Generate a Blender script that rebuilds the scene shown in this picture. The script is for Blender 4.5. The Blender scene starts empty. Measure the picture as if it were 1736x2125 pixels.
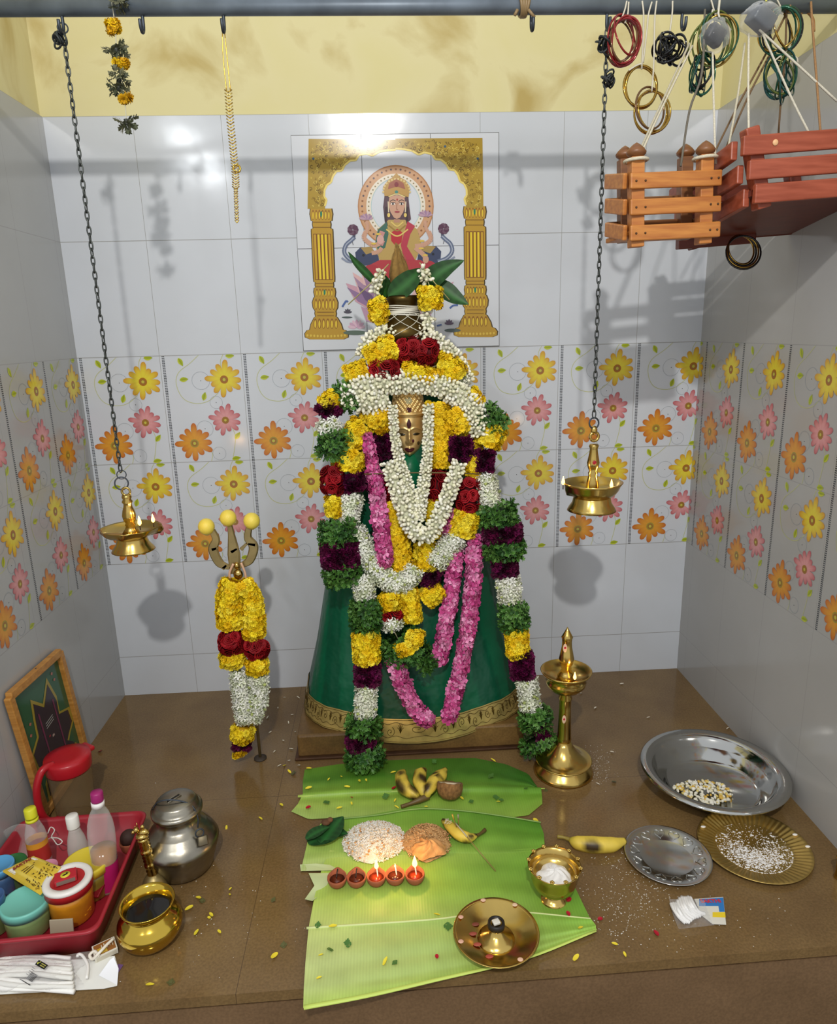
import bpy, math, random
import numpy as np
from mathutils import Vector, Matrix
from mathutils.geometry import tessellate_polygon
random.seed(7); rng = np.random.default_rng(7)
PI = math.pi
col = bpy.context.scene.collection
# ------------------------------------------------------------------ camera (solved from the wall tiles)
CAM = np.array([1.1145, -2.7229, 1.4484]); YAW, PIT, ROL, FPX = 0.04902, 0.25288, -0.02541, 1459.9
ZF, TH, TW, W = 0.575, 0.4021, 0.3, 2.353          # floral band bottom, tile height, tile width, alcove width
ZTOP = ZF + 4 * TH
def _axes():
    cy, sy, cp, sp, cr, sr = math.cos(YAW), math.sin(YAW), math.cos(PIT), math.sin(PIT), math.cos(ROL), math.sin(ROL)
    f = np.array([sy*cp, cy*cp, -sp]); r = np.array([cy, -sy, 0]); u = np.cross(r, f)
    return cr*r + sr*u, -sr*r + cr*u, f
AR, AU, AF = _axes()
def ray(a, b): return AF*FPX + AR*(a-868) + AU*(1062.5-b)
def atx(a, b, x): d = ray(a, b); return CAM + d*((x-CAM[0])/d[0])
def aty(a, b, y): d = ray(a, b); return CAM + d*((y-CAM[1])/d[1])
def atz(a, b, z=0.0): d = ray(a, b); return CAM + d*((z-CAM[2])/d[2])
def mpp(P): return float((np.asarray(P)-CAM) @ AF)/FPX       # metres per pixel at a point
cd = bpy.data.cameras.new('camera'); cam = bpy.data.objects.new('camera', cd); col.objects.link(cam)
cd.lens = FPX/2125*36; cd.sensor_width = 36; cd.sensor_fit = 'AUTO'; cd.clip_start = .05
cam.matrix_world = Matrix(((AR[0], AU[0], -AF[0], CAM[0]), (AR[1], AU[1], -AF[1], CAM[1]), (AR[2], AU[2], -AF[2], CAM[2]), (0, 0, 0, 1)))
bpy.context.scene.camera = cam
# ------------------------------------------------------------------ colours and materials
def lin(c):
    if isinstance(c, str): c = tuple(int(c[i:i+2], 16) for i in (0, 2, 4))
    return tuple(((v/255)/12.92 if v/255 <= .04045 else ((v/255+.055)/1.055)**2.4) for v in c)
MATS = {}
def mat(name, c=None, rough=.5, metal=0, noise=0, nscale=20, bump=0, bscale=60, trans=0, emit=0, spec=.5, coat=0, alpha=1, sub=0, ior=1.45, bdist=.004):
    """c None: colour comes from the mesh's Col attribute."""
    if name in MATS: return MATS[name]
    m = bpy.data.materials.new(name); m.use_nodes = True; nt = m.node_tree; N = nt.nodes; L = nt.links
    b = N['Principled BSDF']
    b.inputs['Roughness'].default_value = rough; b.inputs['Metallic'].default_value = metal
    b.inputs['Specular IOR Level'].default_value = spec; b.inputs['Transmission Weight'].default_value = trans
    b.inputs['Coat Weight'].default_value = coat; b.inputs['Alpha'].default_value = alpha; b.inputs['IOR'].default_value = ior
    b.inputs['Subsurface Weight'].default_value = sub
    if sub: b.inputs['Subsurface Radius'].default_value = (.006, .004, .002)
    if c is None:
        a = N.new('ShaderNodeAttribute'); a.attribute_name = 'Col'; src = a.outputs['Color']
    else:
        a = N.new('ShaderNodeRGB'); a.outputs[0].default_value = (*lin(c), 1); src = a.outputs[0]
    tc = N.new('ShaderNodeTexCoord')
    if noise:
        n = N.new('ShaderNodeTexNoise'); n.inputs['Scale'].default_value = nscale; n.inputs['Detail'].default_value = 5
        L.new(tc.outputs['Object'], n.inputs['Vector'])
        r = N.new('ShaderNodeMapRange'); r.inputs[1].default_value = .3; r.inputs[2].default_value = .7
        r.inputs[3].default_value = 1-noise; r.inputs[4].default_value = 1+noise*.6
        L.new(n.outputs[0], r.inputs[0])
        x = N.new('ShaderNodeVectorMath'); x.operation = 'SCALE'; L.new(src, x.inputs[0]); L.new(r.outputs[0], x.inputs['Scale']); src = x.outputs[0]
    L.new(src, b.inputs['Base Color'])
    if emit:
        L.new(src, b.inputs['Emission Color']); b.inputs['Emission Strength'].default_value = emit
    if bump:
        n = N.new('ShaderNodeTexNoise'); n.inputs['Scale'].default_value = bscale; n.inputs['Detail'].default_value = 4
        L.new(tc.outputs['Object'], n.inputs['Vector'])
        bp = N.new('ShaderNodeBump'); bp.inputs['Strength'].default_value = bump; bp.inputs['Distance'].default_value = bdist
        L.new(n.outputs[0], bp.inputs['Height']); L.new(bp.outputs[0], b.inputs['Normal'])
    MATS[name] = m; return m
def clear(name, c, rough=.05, alpha=.25):
    """thin clear plastic: mostly see-through with a glossy skin"""
    if name in MATS: return MATS[name]
    m = bpy.data.materials.new(name); m.use_nodes = True; nt = m.node_tree; N = nt.nodes; L = nt.links
    b = N['Principled BSDF']; b.inputs['Base Color'].default_value = (*lin(c), 1); b.inputs['Roughness'].default_value = rough
    t = N.new('ShaderNodeBsdfTransparent'); mx = N.new('ShaderNodeMixShader'); lw = N.new('ShaderNodeLayerWeight'); lw.inputs[0].default_value = .35
    r = N.new('ShaderNodeMapRange'); r.inputs[3].default_value = alpha; r.inputs[4].default_value = min(1, alpha+.42)
    L.new(lw.outputs['Facing'], r.inputs[0]); L.new(r.outputs[0], mx.inputs[0]); L.new(t.outputs[0], mx.inputs[1]); L.new(b.outputs[0], mx.inputs[2])
    L.new(mx.outputs[0], N['Material Output'].inputs[0]); MATS[name] = m; return m
# ------------------------------------------------------------------ mesh builder
ORG = {}
class MB:
    def __init__(s): s.V = []; s.C = []; s.Q = []; s.T = []; s.n = 0
    def add(s, v, faces, c='cccccc', mi=0, smooth=True):
        v = np.asarray(v, float).reshape(-1, 3); k = len(v)
        if isinstance(c, str) or (len(c) == 3 and not hasattr(c[0], '__len__') and not isinstance(c[0], str)):
            cc = np.tile(np.array(lin(c)), (k, 1))
        else: cc = np.array([lin(x) for x in c])
        s.raw(v, faces, cc, mi, smooth)
    def raw(s, v, faces, cc, mi=0, smooth=True):
        q = [f for f in faces if len(f) == 4]; t = [f for f in faces if len(f) == 3]
        for f in faces:
            if len(f) > 4: t += [(f[0], f[i], f[i+1]) for i in range(1, len(f)-1)]
        if len(q): s.Q.append((np.array(q, int)+s.n, mi, smooth))
        if len(t): s.T.append((np.array(t, int)+s.n, mi, smooth))
        s.V.append(v); s.C.append(cc); s.n += len(v)
    def inst(s, tp, locs, rots, scales, cols, mi=0, smooth=True):
        """many copies of a template petal/flower: tp=(verts, quads, tris, shade per vertex (0..1), tip colour mix)"""
        tv, tq, tt, sh, _ = tp; m = len(locs)
        if m == 0: return
        k = len(tv)
        locs = np.asarray(locs); rots = np.asarray(rots); scales = np.asarray(scales).reshape(m, 1, 1)
        v = np.einsum('mij,kj->mki', rots, tv)*scales + locs[:, None, :]
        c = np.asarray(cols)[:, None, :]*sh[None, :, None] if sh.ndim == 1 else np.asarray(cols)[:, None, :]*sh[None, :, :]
        off = (np.arange(m)*k)[:, None, None] + s.n
        if len(tq): s.Q.append(((tq[None]+off).reshape(-1, 4), mi, smooth))
        if len(tt): s.T.append(((tt[None]+off).reshape(-1, 3), mi, smooth))
        s.V.append(v.reshape(-1, 3)); s.C.append(np.clip(c, 0, 1).reshape(-1, 3)); s.n += m*k
    def build(s, name, mats, parent=None, org=None):
        if not isinstance(mats, (list, tuple)): mats = [mats]
        V = np.concatenate(s.V); C = np.concatenate(s.C)
        o0 = np.array(ORG[parent.name] if parent is not None else (org if org is not None else (0, 0, 0)), float)
        V = V-o0
        me = bpy.data.meshes.new(name); me.vertices.add(len(V)); me.vertices.foreach_set('co', V.ravel())
        li, ls, lt, mi, sm = [], [], [], [], []; pos = 0
        for arrs, kk in ((s.Q, 4), (s.T, 3)):
            for a, m_, g in arrs:
                li.append(a.ravel()); ls.append(pos+np.arange(len(a))*kk); lt.append(np.full(len(a), kk)); pos += a.size
                mi.append(np.full(len(a), m_)); sm.append(np.full(len(a), bool(g)))
        li = np.concatenate(li); ls = np.concatenate(ls); lt = np.concatenate(lt)
        me.loops.add(len(li)); me.loops.foreach_set('vertex_index', li.astype(np.int32))
        me.polygons.add(len(ls)); me.polygons.foreach_set('loop_start', ls.astype(np.int32)); me.polygons.foreach_set('loop_total', lt.astype(np.int32))
        me.polygons.foreach_set('material_index', np.concatenate(mi).astype(np.int32)); me.polygons.foreach_set('use_smooth', np.concatenate(sm))
        me.update(calc_edges=True); me.validate()
        at = me.color_attributes.new('Col', 'FLOAT_COLOR', 'POINT')
        at.data.foreach_set('color', np.concatenate([C, np.ones((len(C), 1))], 1).astype(np.float32).ravel())
        for m_ in mats: me.materials.append(m_)
        o = bpy.data.objects.new(name, me); col.objects.link(o)
        if parent is not None: o.parent = parent; ORG[o.name] = ORG[parent.name]
        else: o.location = o0; ORG[o.name] = tuple(o0)
        return o
def thing(name, label, cat, loc, group=None):
    o = bpy.data.objects.new(name, None); o.empty_display_size = .02; col.objects.link(o); o.location = loc
    ORG[o.name] = tuple(float(x) for x in loc); return tag(o, label, cat, group)
def sub(name, parent):
    o = bpy.data.objects.new(name, None); o.empty_display_size = .01; col.objects.link(o); o.parent = parent; ORG[o.name] = ORG[parent.name]; return o
def tag(o, label, cat, group=None, kind=None):
    if label: o['label'] = label
    if cat: o['category'] = cat
    if group: o['group'] = group
    if kind: o['kind'] = kind
    return o
def struct(o): o['kind'] = 'structure'; return o
def kids(o): return [c for c in bpy.data.objects if c.parent == o]
def copy_tree(o, parent=None):
    c = o.copy(); col.objects.link(c)
    if parent is not None: c.parent = parent
    for ch in kids(o): copy_tree(ch, c)
    return c
# ------------------------------------------------------------------ shapes -> (verts, faces)
def lathe(pr, n=32, c=(0, 0, 0), cap=True):
    v, f = [], []
    for r, z in pr:
        for i in range(n): a = 2*PI*i/n; v.append((c[0]+r*math.cos(a), c[1]+r*math.sin(a), c[2]+z))
    for j in range(len(pr)-1):
        for i in range(n): k = (i+1) % n; f.append((j*n+i, j*n+k, (j+1)*n+k, (j+1)*n+i))
    if cap:
        for j, up in ((0, 0), (len(pr)-1, 1)):
            if pr[j][0] > 1e-5:
                v.append((c[0], c[1], c[2]+pr[j][1])); q = len(v)-1
                for i in range(n): k = (i+1) % n; f.append((j*n+i, j*n+k, q) if up else (j*n+k, j*n+i, q))
    return v, f
def smoothpath(P, n=8):
    P = [np.asarray(p, float) for p in P]
    if len(P) < 3: return [P[0]+(P[-1]-P[0])*t/n for t in range(n+1)] if len(P) == 2 else P
    Q = [2*P[0]-P[1]]+P+[2*P[-1]-P[-2]]; out = []
    for i in range(1, len(Q)-2):
        a, b, c, d = Q[i-1:i+3]
        for k in range(n):
            t = k/n; out.append(.5*((2*b)+(c-a)*t+(2*a-5*b+4*c-d)*t*t+(3*b-a-3*c+d)*t**3))
    return out+[P[-1]]
def tube(P, r, n=8, cap=True, closed=False):
    P = [np.asarray(p, float) for p in P]; m = len(P); v, f = [], []; pu = None
    for i, p in enumerate(P):
        a = P[(i-1) % m] if (i or closed) else p; b = P[(i+1) % m] if (i < m-1 or closed) else p
        t = b-a; t = t/(np.linalg.norm(t)+1e-12)
        if pu is None: pu = np.array((0, 0, 1.)) if abs(t[2]) < .9 else np.array((1., 0, 0))
        u = pu-t*(pu@t); u /= np.linalg.norm(u)+1e-12; w = np.cross(t, u); pu = u
        rr = r[i] if hasattr(r, '__len__') else r
        for k in range(n): A = 2*PI*k/n; v.append(p+rr*(u*math.cos(A)+w*math.sin(A)))
    for i in range(m if closed else m-1):
        j = (i+1) % m
        for k in range(n): k2 = (k+1) % n; f.append((i*n+k, i*n+k2, j*n+k2, j*n+k))
    if cap and not closed:
        f.append(tuple(range(n-1, -1, -1))); f.append(tuple((m-1)*n+k for k in range(n)))
    return v, f
def ell(c, r, nu=12, nv=8, M=None):
    v, f = [], []
    if not hasattr(r, '__len__'): r = (r, r, r)
    for j in range(nv+1):
        b = -PI/2+PI*j/nv
        for i in range(nu):
            a = 2*PI*i/nu; p = np.array((r[0]*math.cos(b)*math.cos(a), r[1]*math.cos(b)*math.sin(a), r[2]*math.sin(b)))
            v.append((M@p if M is not None else p)+np.asarray(c))
    for j in range(nv):
        for i in range(nu): k = (i+1) % nu; f.append((j*nu+i, j*nu+k, (j+1)*nu+k, (j+1)*nu+i))
    return v, f
def rotz(a): c, s = math.cos(a), math.sin(a); return np.array(((c, -s, 0), (s, c, 0), (0, 0, 1)))
def rotx(a): c, s = math.cos(a), math.sin(a); return np.array(((1, 0, 0), (0, c, -s), (0, s, c)))
def roty(a): c, s = math.cos(a), math.sin(a); return np.array(((c, 0, s), (0, 1, 0), (-s, 0, c)))
def box(c, s, M=None, bev=.0):
    """box with chamfered edges"""
    hx, hy, hz = s[0]/2, s[1]/2, s[2]/2; b = min(bev, hx*.9, hy*.9, hz*.9)
    if b <= 0:
        p = [(x*hx, y*hy, z*hz) for z in (-1, 1) for y in (-1, 1) for x in (-1, 1)]
        f = [(0, 2, 3, 1), (4, 5, 7, 6), (0, 1, 5, 4), (2, 6, 7, 3), (0, 4, 6, 2), (1, 3, 7, 5)]
    else:
        import bmesh
        bm = bmesh.new(); bmesh.ops.create_cube(bm, size=1)
        for w in bm.verts: w.co = (w.co.x*2*hx, w.co.y*2*hy, w.co.z*2*hz)
        bmesh.ops.bevel(bm, geom=bm.edges[:], offset=b, segments=2, affect='EDGES', profile=.5)
        bm.verts.index_update(); p = [tuple(w.co) for w in bm.verts]; f = [tuple(w.index for w in g.verts) for g in bm.faces]; bm.free()
    p = np.array(p)
    if M is not None: p = p@np.asarray(M).T
    return p+np.asarray(c), f
def poly(P):
    """filled flat (possibly concave) polygon of 3-D points"""
    t = tessellate_polygon([[Vector(p) for p in P]]); return P, [tuple(x) for x in t]
def prism(P, d):
    """polygon extruded along vector d"""
    P = [np.asarray(p, float) for p in P]; d = np.asarray(d, float); n = len(P)
    t = [tuple(x) for x in tessellate_polygon([[Vector(p) for p in P]])]
    return P+[p+d for p in P], t+[tuple(i+n for i in reversed(x)) for x in t]+[(i, (i+1) % n, (i+1) % n+n, i+n) for i in range(n)]
def torus(c, R, r, M=None, n=36, k=8):
    P = [np.array((R*math.cos(2*PI*i/n), R*math.sin(2*PI*i/n), 0)) for i in range(n)]
    if M is not None: P = [M@p for p in P]
    return tube([p+np.asarray(c) for p in P], r, k, closed=True)
def frame_of(nrm, up=(0, 0, 1)):
    z = np.asarray(nrm, float); z = z/np.linalg.norm(z); u = np.asarray(up, float)
    if abs(u@z) > .95: u = np.array((1., 0, 0))
    x = np.cross(u, z); x /= np.linalg.norm(x); return np.stack([x, np.cross(z, x), z], 1)
def lathe_px(cx, prof, y, n=40, xc=None):
    """lathe from silhouette (half width px, y px) read at depth y; returns verts, faces, axis x"""
    xc = aty(cx, prof[0][1], y)[0] if xc is None else xc
    pr = []
    for hw, py in prof:
        P = aty(cx, py, y); pr.append((max(hw, .01)*mpp(P), P[2]))
    return (*lathe(pr, n, (xc, y, 0)), xc)
BRASS = mat('brass', 'c9ab60', .2, 1, noise=.15, nscale=9, bump=.04)
BRASSD = mat('aged_brass', 'a39060', .4, .75, noise=.3, nscale=14, bump=.08)
GOLD = mat('gilt', 'd8b04a', .28, 1, noise=.2, nscale=60)
STEEL = mat('steel', 'c4c4c0', .16, 1, noise=.08, nscale=12)
IRON = mat('iron', '4a5058', .5, .8, noise=.3, nscale=30)
WICK = mat('wick', '30261c', .9)
VCM = mat('painted', None, .45)
PETAL = mat('petals', None, .6, spec=.25, noise=.1, nscale=90)
LEAFM = mat('leaf_skin', None, .45, spec=.35)
def flame_mat():
    m = mat('flame', 'ffb45a', .5, emit=7)
    return m
FLAME = flame_mat()
def flame(base, h, name, parent):
    r = h*.2; pr = [(r*.35, 0), (r*.9, h*.16), (r, h*.3), (r*.8, h*.5), (r*.42, h*.76), (.0002, h)]
    b = MB(); v, f = lathe(pr, 12, base); cs = [('ffd9a0' if p[2]-base[2] > h*.2 else 'ff9a3c') for p in v]; b.add(v, f, cs)
    o = b.build(name, FLAME, parent)
    l = bpy.data.lights.new('flame_glow', 'POINT'); l.energy = .2*(h/.03); l.color = (1, .55, .2); l.shadow_soft_size = .006
    lo = bpy.data.objects.new('flame_glow', l); col.objects.link(lo); lo.location = (base[0], base[1], base[2]+h*1.3)
    return o
# ================================================================== SETTING
def tile_mat(name, axis, off, tw, base='ced2d8', rough=.14):
    m = bpy.data.materials.new(name); m.use_nodes = True; nt = m.node_tree; N = nt.nodes; L = nt.links; b = N['Principled BSDF']
    tc = N.new('ShaderNodeTexCoord'); sp = N.new('ShaderNodeSeparateXYZ'); L.new(tc.outputs['Object'], sp.inputs[0])
    def line(sock, off, size, w):
        a = N.new('ShaderNodeMath'); a.operation = 'SUBTRACT'; a.inputs[1].default_value = off-size/2; L.new(sock, a.inputs[0])
        d = N.new('ShaderNodeMath'); d.operation = 'DIVIDE'; d.inputs[1].default_value = size; L.new(a.outputs[0], d.inputs[0])
        f = N.new('ShaderNodeMath'); f.operation = 'FRACT'; L.new(d.outputs[0], f.inputs[0])
        s = N.new('ShaderNodeMath'); s.operation = 'SUBTRACT'; s.inputs[1].default_value = .5; L.new(f.outputs[0], s.inputs[0])
        ab = N.new('ShaderNodeMath'); ab.operation = 'ABSOLUTE'; L.new(s.outputs[0], ab.inputs[0])
        c = N.new('ShaderNodeMath'); c.operation = 'LESS_THAN'; c.inputs[1].default_value = w/size; L.new(ab.outputs[0], c.inputs[0]); return c.outputs[0]
    lx = line(sp.outputs[axis], off, tw, .0009); lz = line(sp.outputs[2], ZF, TH, .0013)
    mxx = N.new('ShaderNodeMath'); mxx.operation = 'MAXIMUM'; L.new(lx, mxx.inputs[0]); L.new(lz, mxx.inputs[1])
    n = N.new('ShaderNodeTexNoise'); n.inputs['Scale'].default_value = 2.2; n.inputs['Detail'].default_value = 6; L.new(tc.outputs['Object'], n.inputs['Vector'])
    r = N.new('ShaderNodeValToRGB'); r.color_ramp.elements[0].position = .3; r.color_ramp.elements[1].position = .7
    d = lin(base); r.color_ramp.elements[0].color = (d[0]*.9, d[1]*.9, d[2]*.89, 1); r.color_ramp.elements[1].color = (*d, 1)
    L.new(n.outputs[0], r.inputs[0])
    mx = N.new('ShaderNodeMix'); mx.data_type = 'RGBA'; L.new(mxx.outputs[0], mx.inputs[0]); L.new(r.outputs[0], mx.inputs[6]); mx.inputs[7].default_value = (*lin('9c9c9a'), 1)
    L.new(mx.outputs[2], b.inputs['Base Color']); b.inputs['Roughness'].default_value = rough; b.inputs['Specular IOR Level'].default_value = .5
    n2 = N.new('ShaderNodeTexNoise'); n2.inputs['Scale'].default_value = 7; L.new(tc.outputs['Object'], n2.inputs['Vector'])
    bp = N.new('ShaderNodeBump'); bp.inputs['Strength'].default_value = .06; bp.inputs['Distance'].default_value = .01; L.new(n2.outputs[0], bp.inputs['Height']); L.new(bp.outputs[0], b.inputs['Normal'])
    return m
def plaster():
    m = bpy.data.materials.new('yellow_plaster'); m.use_nodes = True; nt = m.node_tree; N = nt.nodes; L = nt.links; b = N['Principled BSDF']
    tc = N.new('ShaderNodeTexCoord'); n = N.new('ShaderNodeTexNoise'); n.inputs['Scale'].default_value = 3.2; n.inputs['Detail'].default_value = 9; n.inputs['Distortion'].default_value = .7
    L.new(tc.outputs['Object'], n.inputs['Vector'])
    r = N.new('ShaderNodeValToRGB'); e = r.color_ramp.elements; e[0].position = .28; e[0].color = (*lin('b59f5c'), 1); e[1].position = .46; e[1].color = (*lin('d9cf9c'), 1)
    x = e.new(.7); x.color = (*lin('d6cc92'), 1)
    L.new(n.outputs[0], r.inputs[0]); L.new(r.outputs[0], b.inputs['Base Color']); b.inputs['Roughness'].default_value = .7
    return m
def stone(name, c1, c2, rough, grid=True):
    m = bpy.data.materials.new(name); m.use_nodes = True; nt = m.node_tree; N = nt.nodes; L = nt.links; b = N['Principled BSDF']
    tc = N.new('ShaderNodeTexCoord'); n = N.new('ShaderNodeTexNoise'); n.inputs['Scale'].default_value = 5; n.inputs['Detail'].default_value = 8; L.new(tc.outputs['Object'], n.inputs['Vector'])
    r = N.new('ShaderNodeValToRGB'); e = r.color_ramp.elements; e[0].position = .32; e[0].color = (*lin(c1), 1); e[1].position = .68; e[1].color = (*lin(c2), 1); L.new(n.outputs[0], r.inputs[0])
    n2 = N.new('ShaderNodeTexNoise'); n2.inputs['Scale'].default_value = 160; n2.inputs['Detail'].default_value = 3; L.new(tc.outputs['Object'], n2.inputs['Vector'])
    r2 = N.new('ShaderNodeMapRange'); r2.inputs[1].default_value = .35; r2.inputs[2].default_value = .65; r2.inputs[3].default_value = .86; r2.inputs[4].default_value = 1.1; L.new(n2.outputs[0], r2.inputs[0])
    x = N.new('ShaderNodeVectorMath'); x.operation = 'SCALE'; L.new(r.outputs[0], x.inputs[0]); L.new(r2.outputs[0], x.inputs['Scale']); out = x.outputs[0]
    if grid:
        sp = N.new('ShaderNodeSeparateXYZ'); L.new(tc.outputs['Object'], sp.inputs[0]); masks = []
        for ax, off, size in ((0, .735, 1.7), (1, -.725, 1.3)):
            a = N.new('ShaderNodeMath'); a.operation = 'SUBTRACT'; a.inputs[1].default_value = off-size/2; L.new(sp.outputs[ax], a.inputs[0])
            d = N.new('ShaderNodeMath'); d.operation = 'DIVIDE'; d.inputs[1].default_value = size; L.new(a.outputs[0], d.inputs[0])
            f = N.new('ShaderNodeMath'); f.operation = 'FRACT'; L.new(d.outputs[0], f.inputs[0])
            s = N.new('ShaderNodeMath'); s.operation = 'SUBTRACT'; s.inputs[1].default_value = .5; L.new(f.outputs[0], s.inputs[0])
            ab = N.new('ShaderNodeMath'); ab.operation = 'ABSOLUTE'; L.new(s.outputs[0], ab.inputs[0])
            c = N.new('ShaderNodeMath'); c.operation = 'LESS_THAN'; c.inputs[1].default_value = .0009/size; L.new(ab.outputs[0], c.inputs[0]); masks.append(c.outputs[0])
        mxx = N.new('ShaderNodeMath'); mxx.operation = 'MAXIMUM'; L.new(masks[0], mxx.inputs[0]); L.new(masks[1], mxx.inputs[1])
        mx = N.new('ShaderNodeMix'); mx.data_type = 'RGBA'; L.new(mxx.outputs[0], mx.inputs[0]); L.new(out, mx.inputs[6]); mx.inputs[7].default_value = (*lin('57432c'), 1); out = mx.outputs[2]
    L.new(out, b.inputs['Base Color']); b.inputs['Roughness'].default_value = rough; b.inputs['Specular IOR Level'].default_value = .4
    return m
TB = tile_mat('tile_back', 0, 0, TW); TL = tile_mat('tile_left', 1, -.04, .28, 'adaeae', .14); TR = tile_mat('tile_right', 1, -.07, .27, 'aeadab', .14)  # side tiles greyer than the back: weaker grazing light put into their base colour
PL = plaster(); FL = stone('brown_floor_stone', '6c5434', '7c633e', .14); FR = stone('brown_front_stone', '6a5238', '785e42', .4, False)
HT = 3.0; YF = -1.43
def slab(name, m, lo, hi, parent=None):
    b = MB(); lo = np.array(lo); hi = np.array(hi); v, f = box((lo+hi)/2, hi-lo); b.add(v, f, smooth=False); return b.build(name, m, parent)
wb = struct(slab('wall_back', PL, (-.112, .012, -.75), (W+.112, .11, HT)))
wl = struct(slab('wall_left', PL, (-.11, -1.46, -.75), (-.012, .0119, HT)))
wr = struct(slab('wall_right', PL, (W+.012, -1.46, -.75), (W+.11, .0119, HT)))
slab('white_tiles', TB, (0, 0, 0), (W, .0119, ZTOP), wb)
slab('white_tiles', TL, (-.0119, -1.46, 0), (0, .0119, ZTOP), wl)
slab('white_tiles', TR, (W, -1.46, 0), (W+.0119, .0119, ZTOP), wr)
b = MB()
v, f = prism([(-.011, -1.437, -.028), (W+.011, -1.408, -.028), (W+.011, .011, -.028), (-.011, .011, -.028)], (0, 0, .028)); b.add(v, f, smooth=False)
struct(b.build('floor', FL))
b = MB(); v, f = prism([(-.011, -1.428, -.036), (W+.011, -1.40, -.036), (W+.011, -1.38, -.036), (-.011, -1.40, -.036)], (0, 0, .008)); b.add(v, f, smooth=False)
struct(b.build('trim_1', mat('red_brown_edge', '6e4630', .5, noise=.4, nscale=8)))
b = MB(); v, f = prism([(-.011, -1.433, -.75), (W+.011, -1.405, -.75), (W+.011, -1.36, -.75), (-.011, -1.36, -.75)], (0, 0, .714)); b.add(v, f, smooth=False)
struct(b.build('wall_front', FR))
struct(slab('ground', stone('dark_ground', '4c4038', '5e5046', .5), (-1.5, -4.6, -.8), (W+1.5, .1, -.751)))
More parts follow.
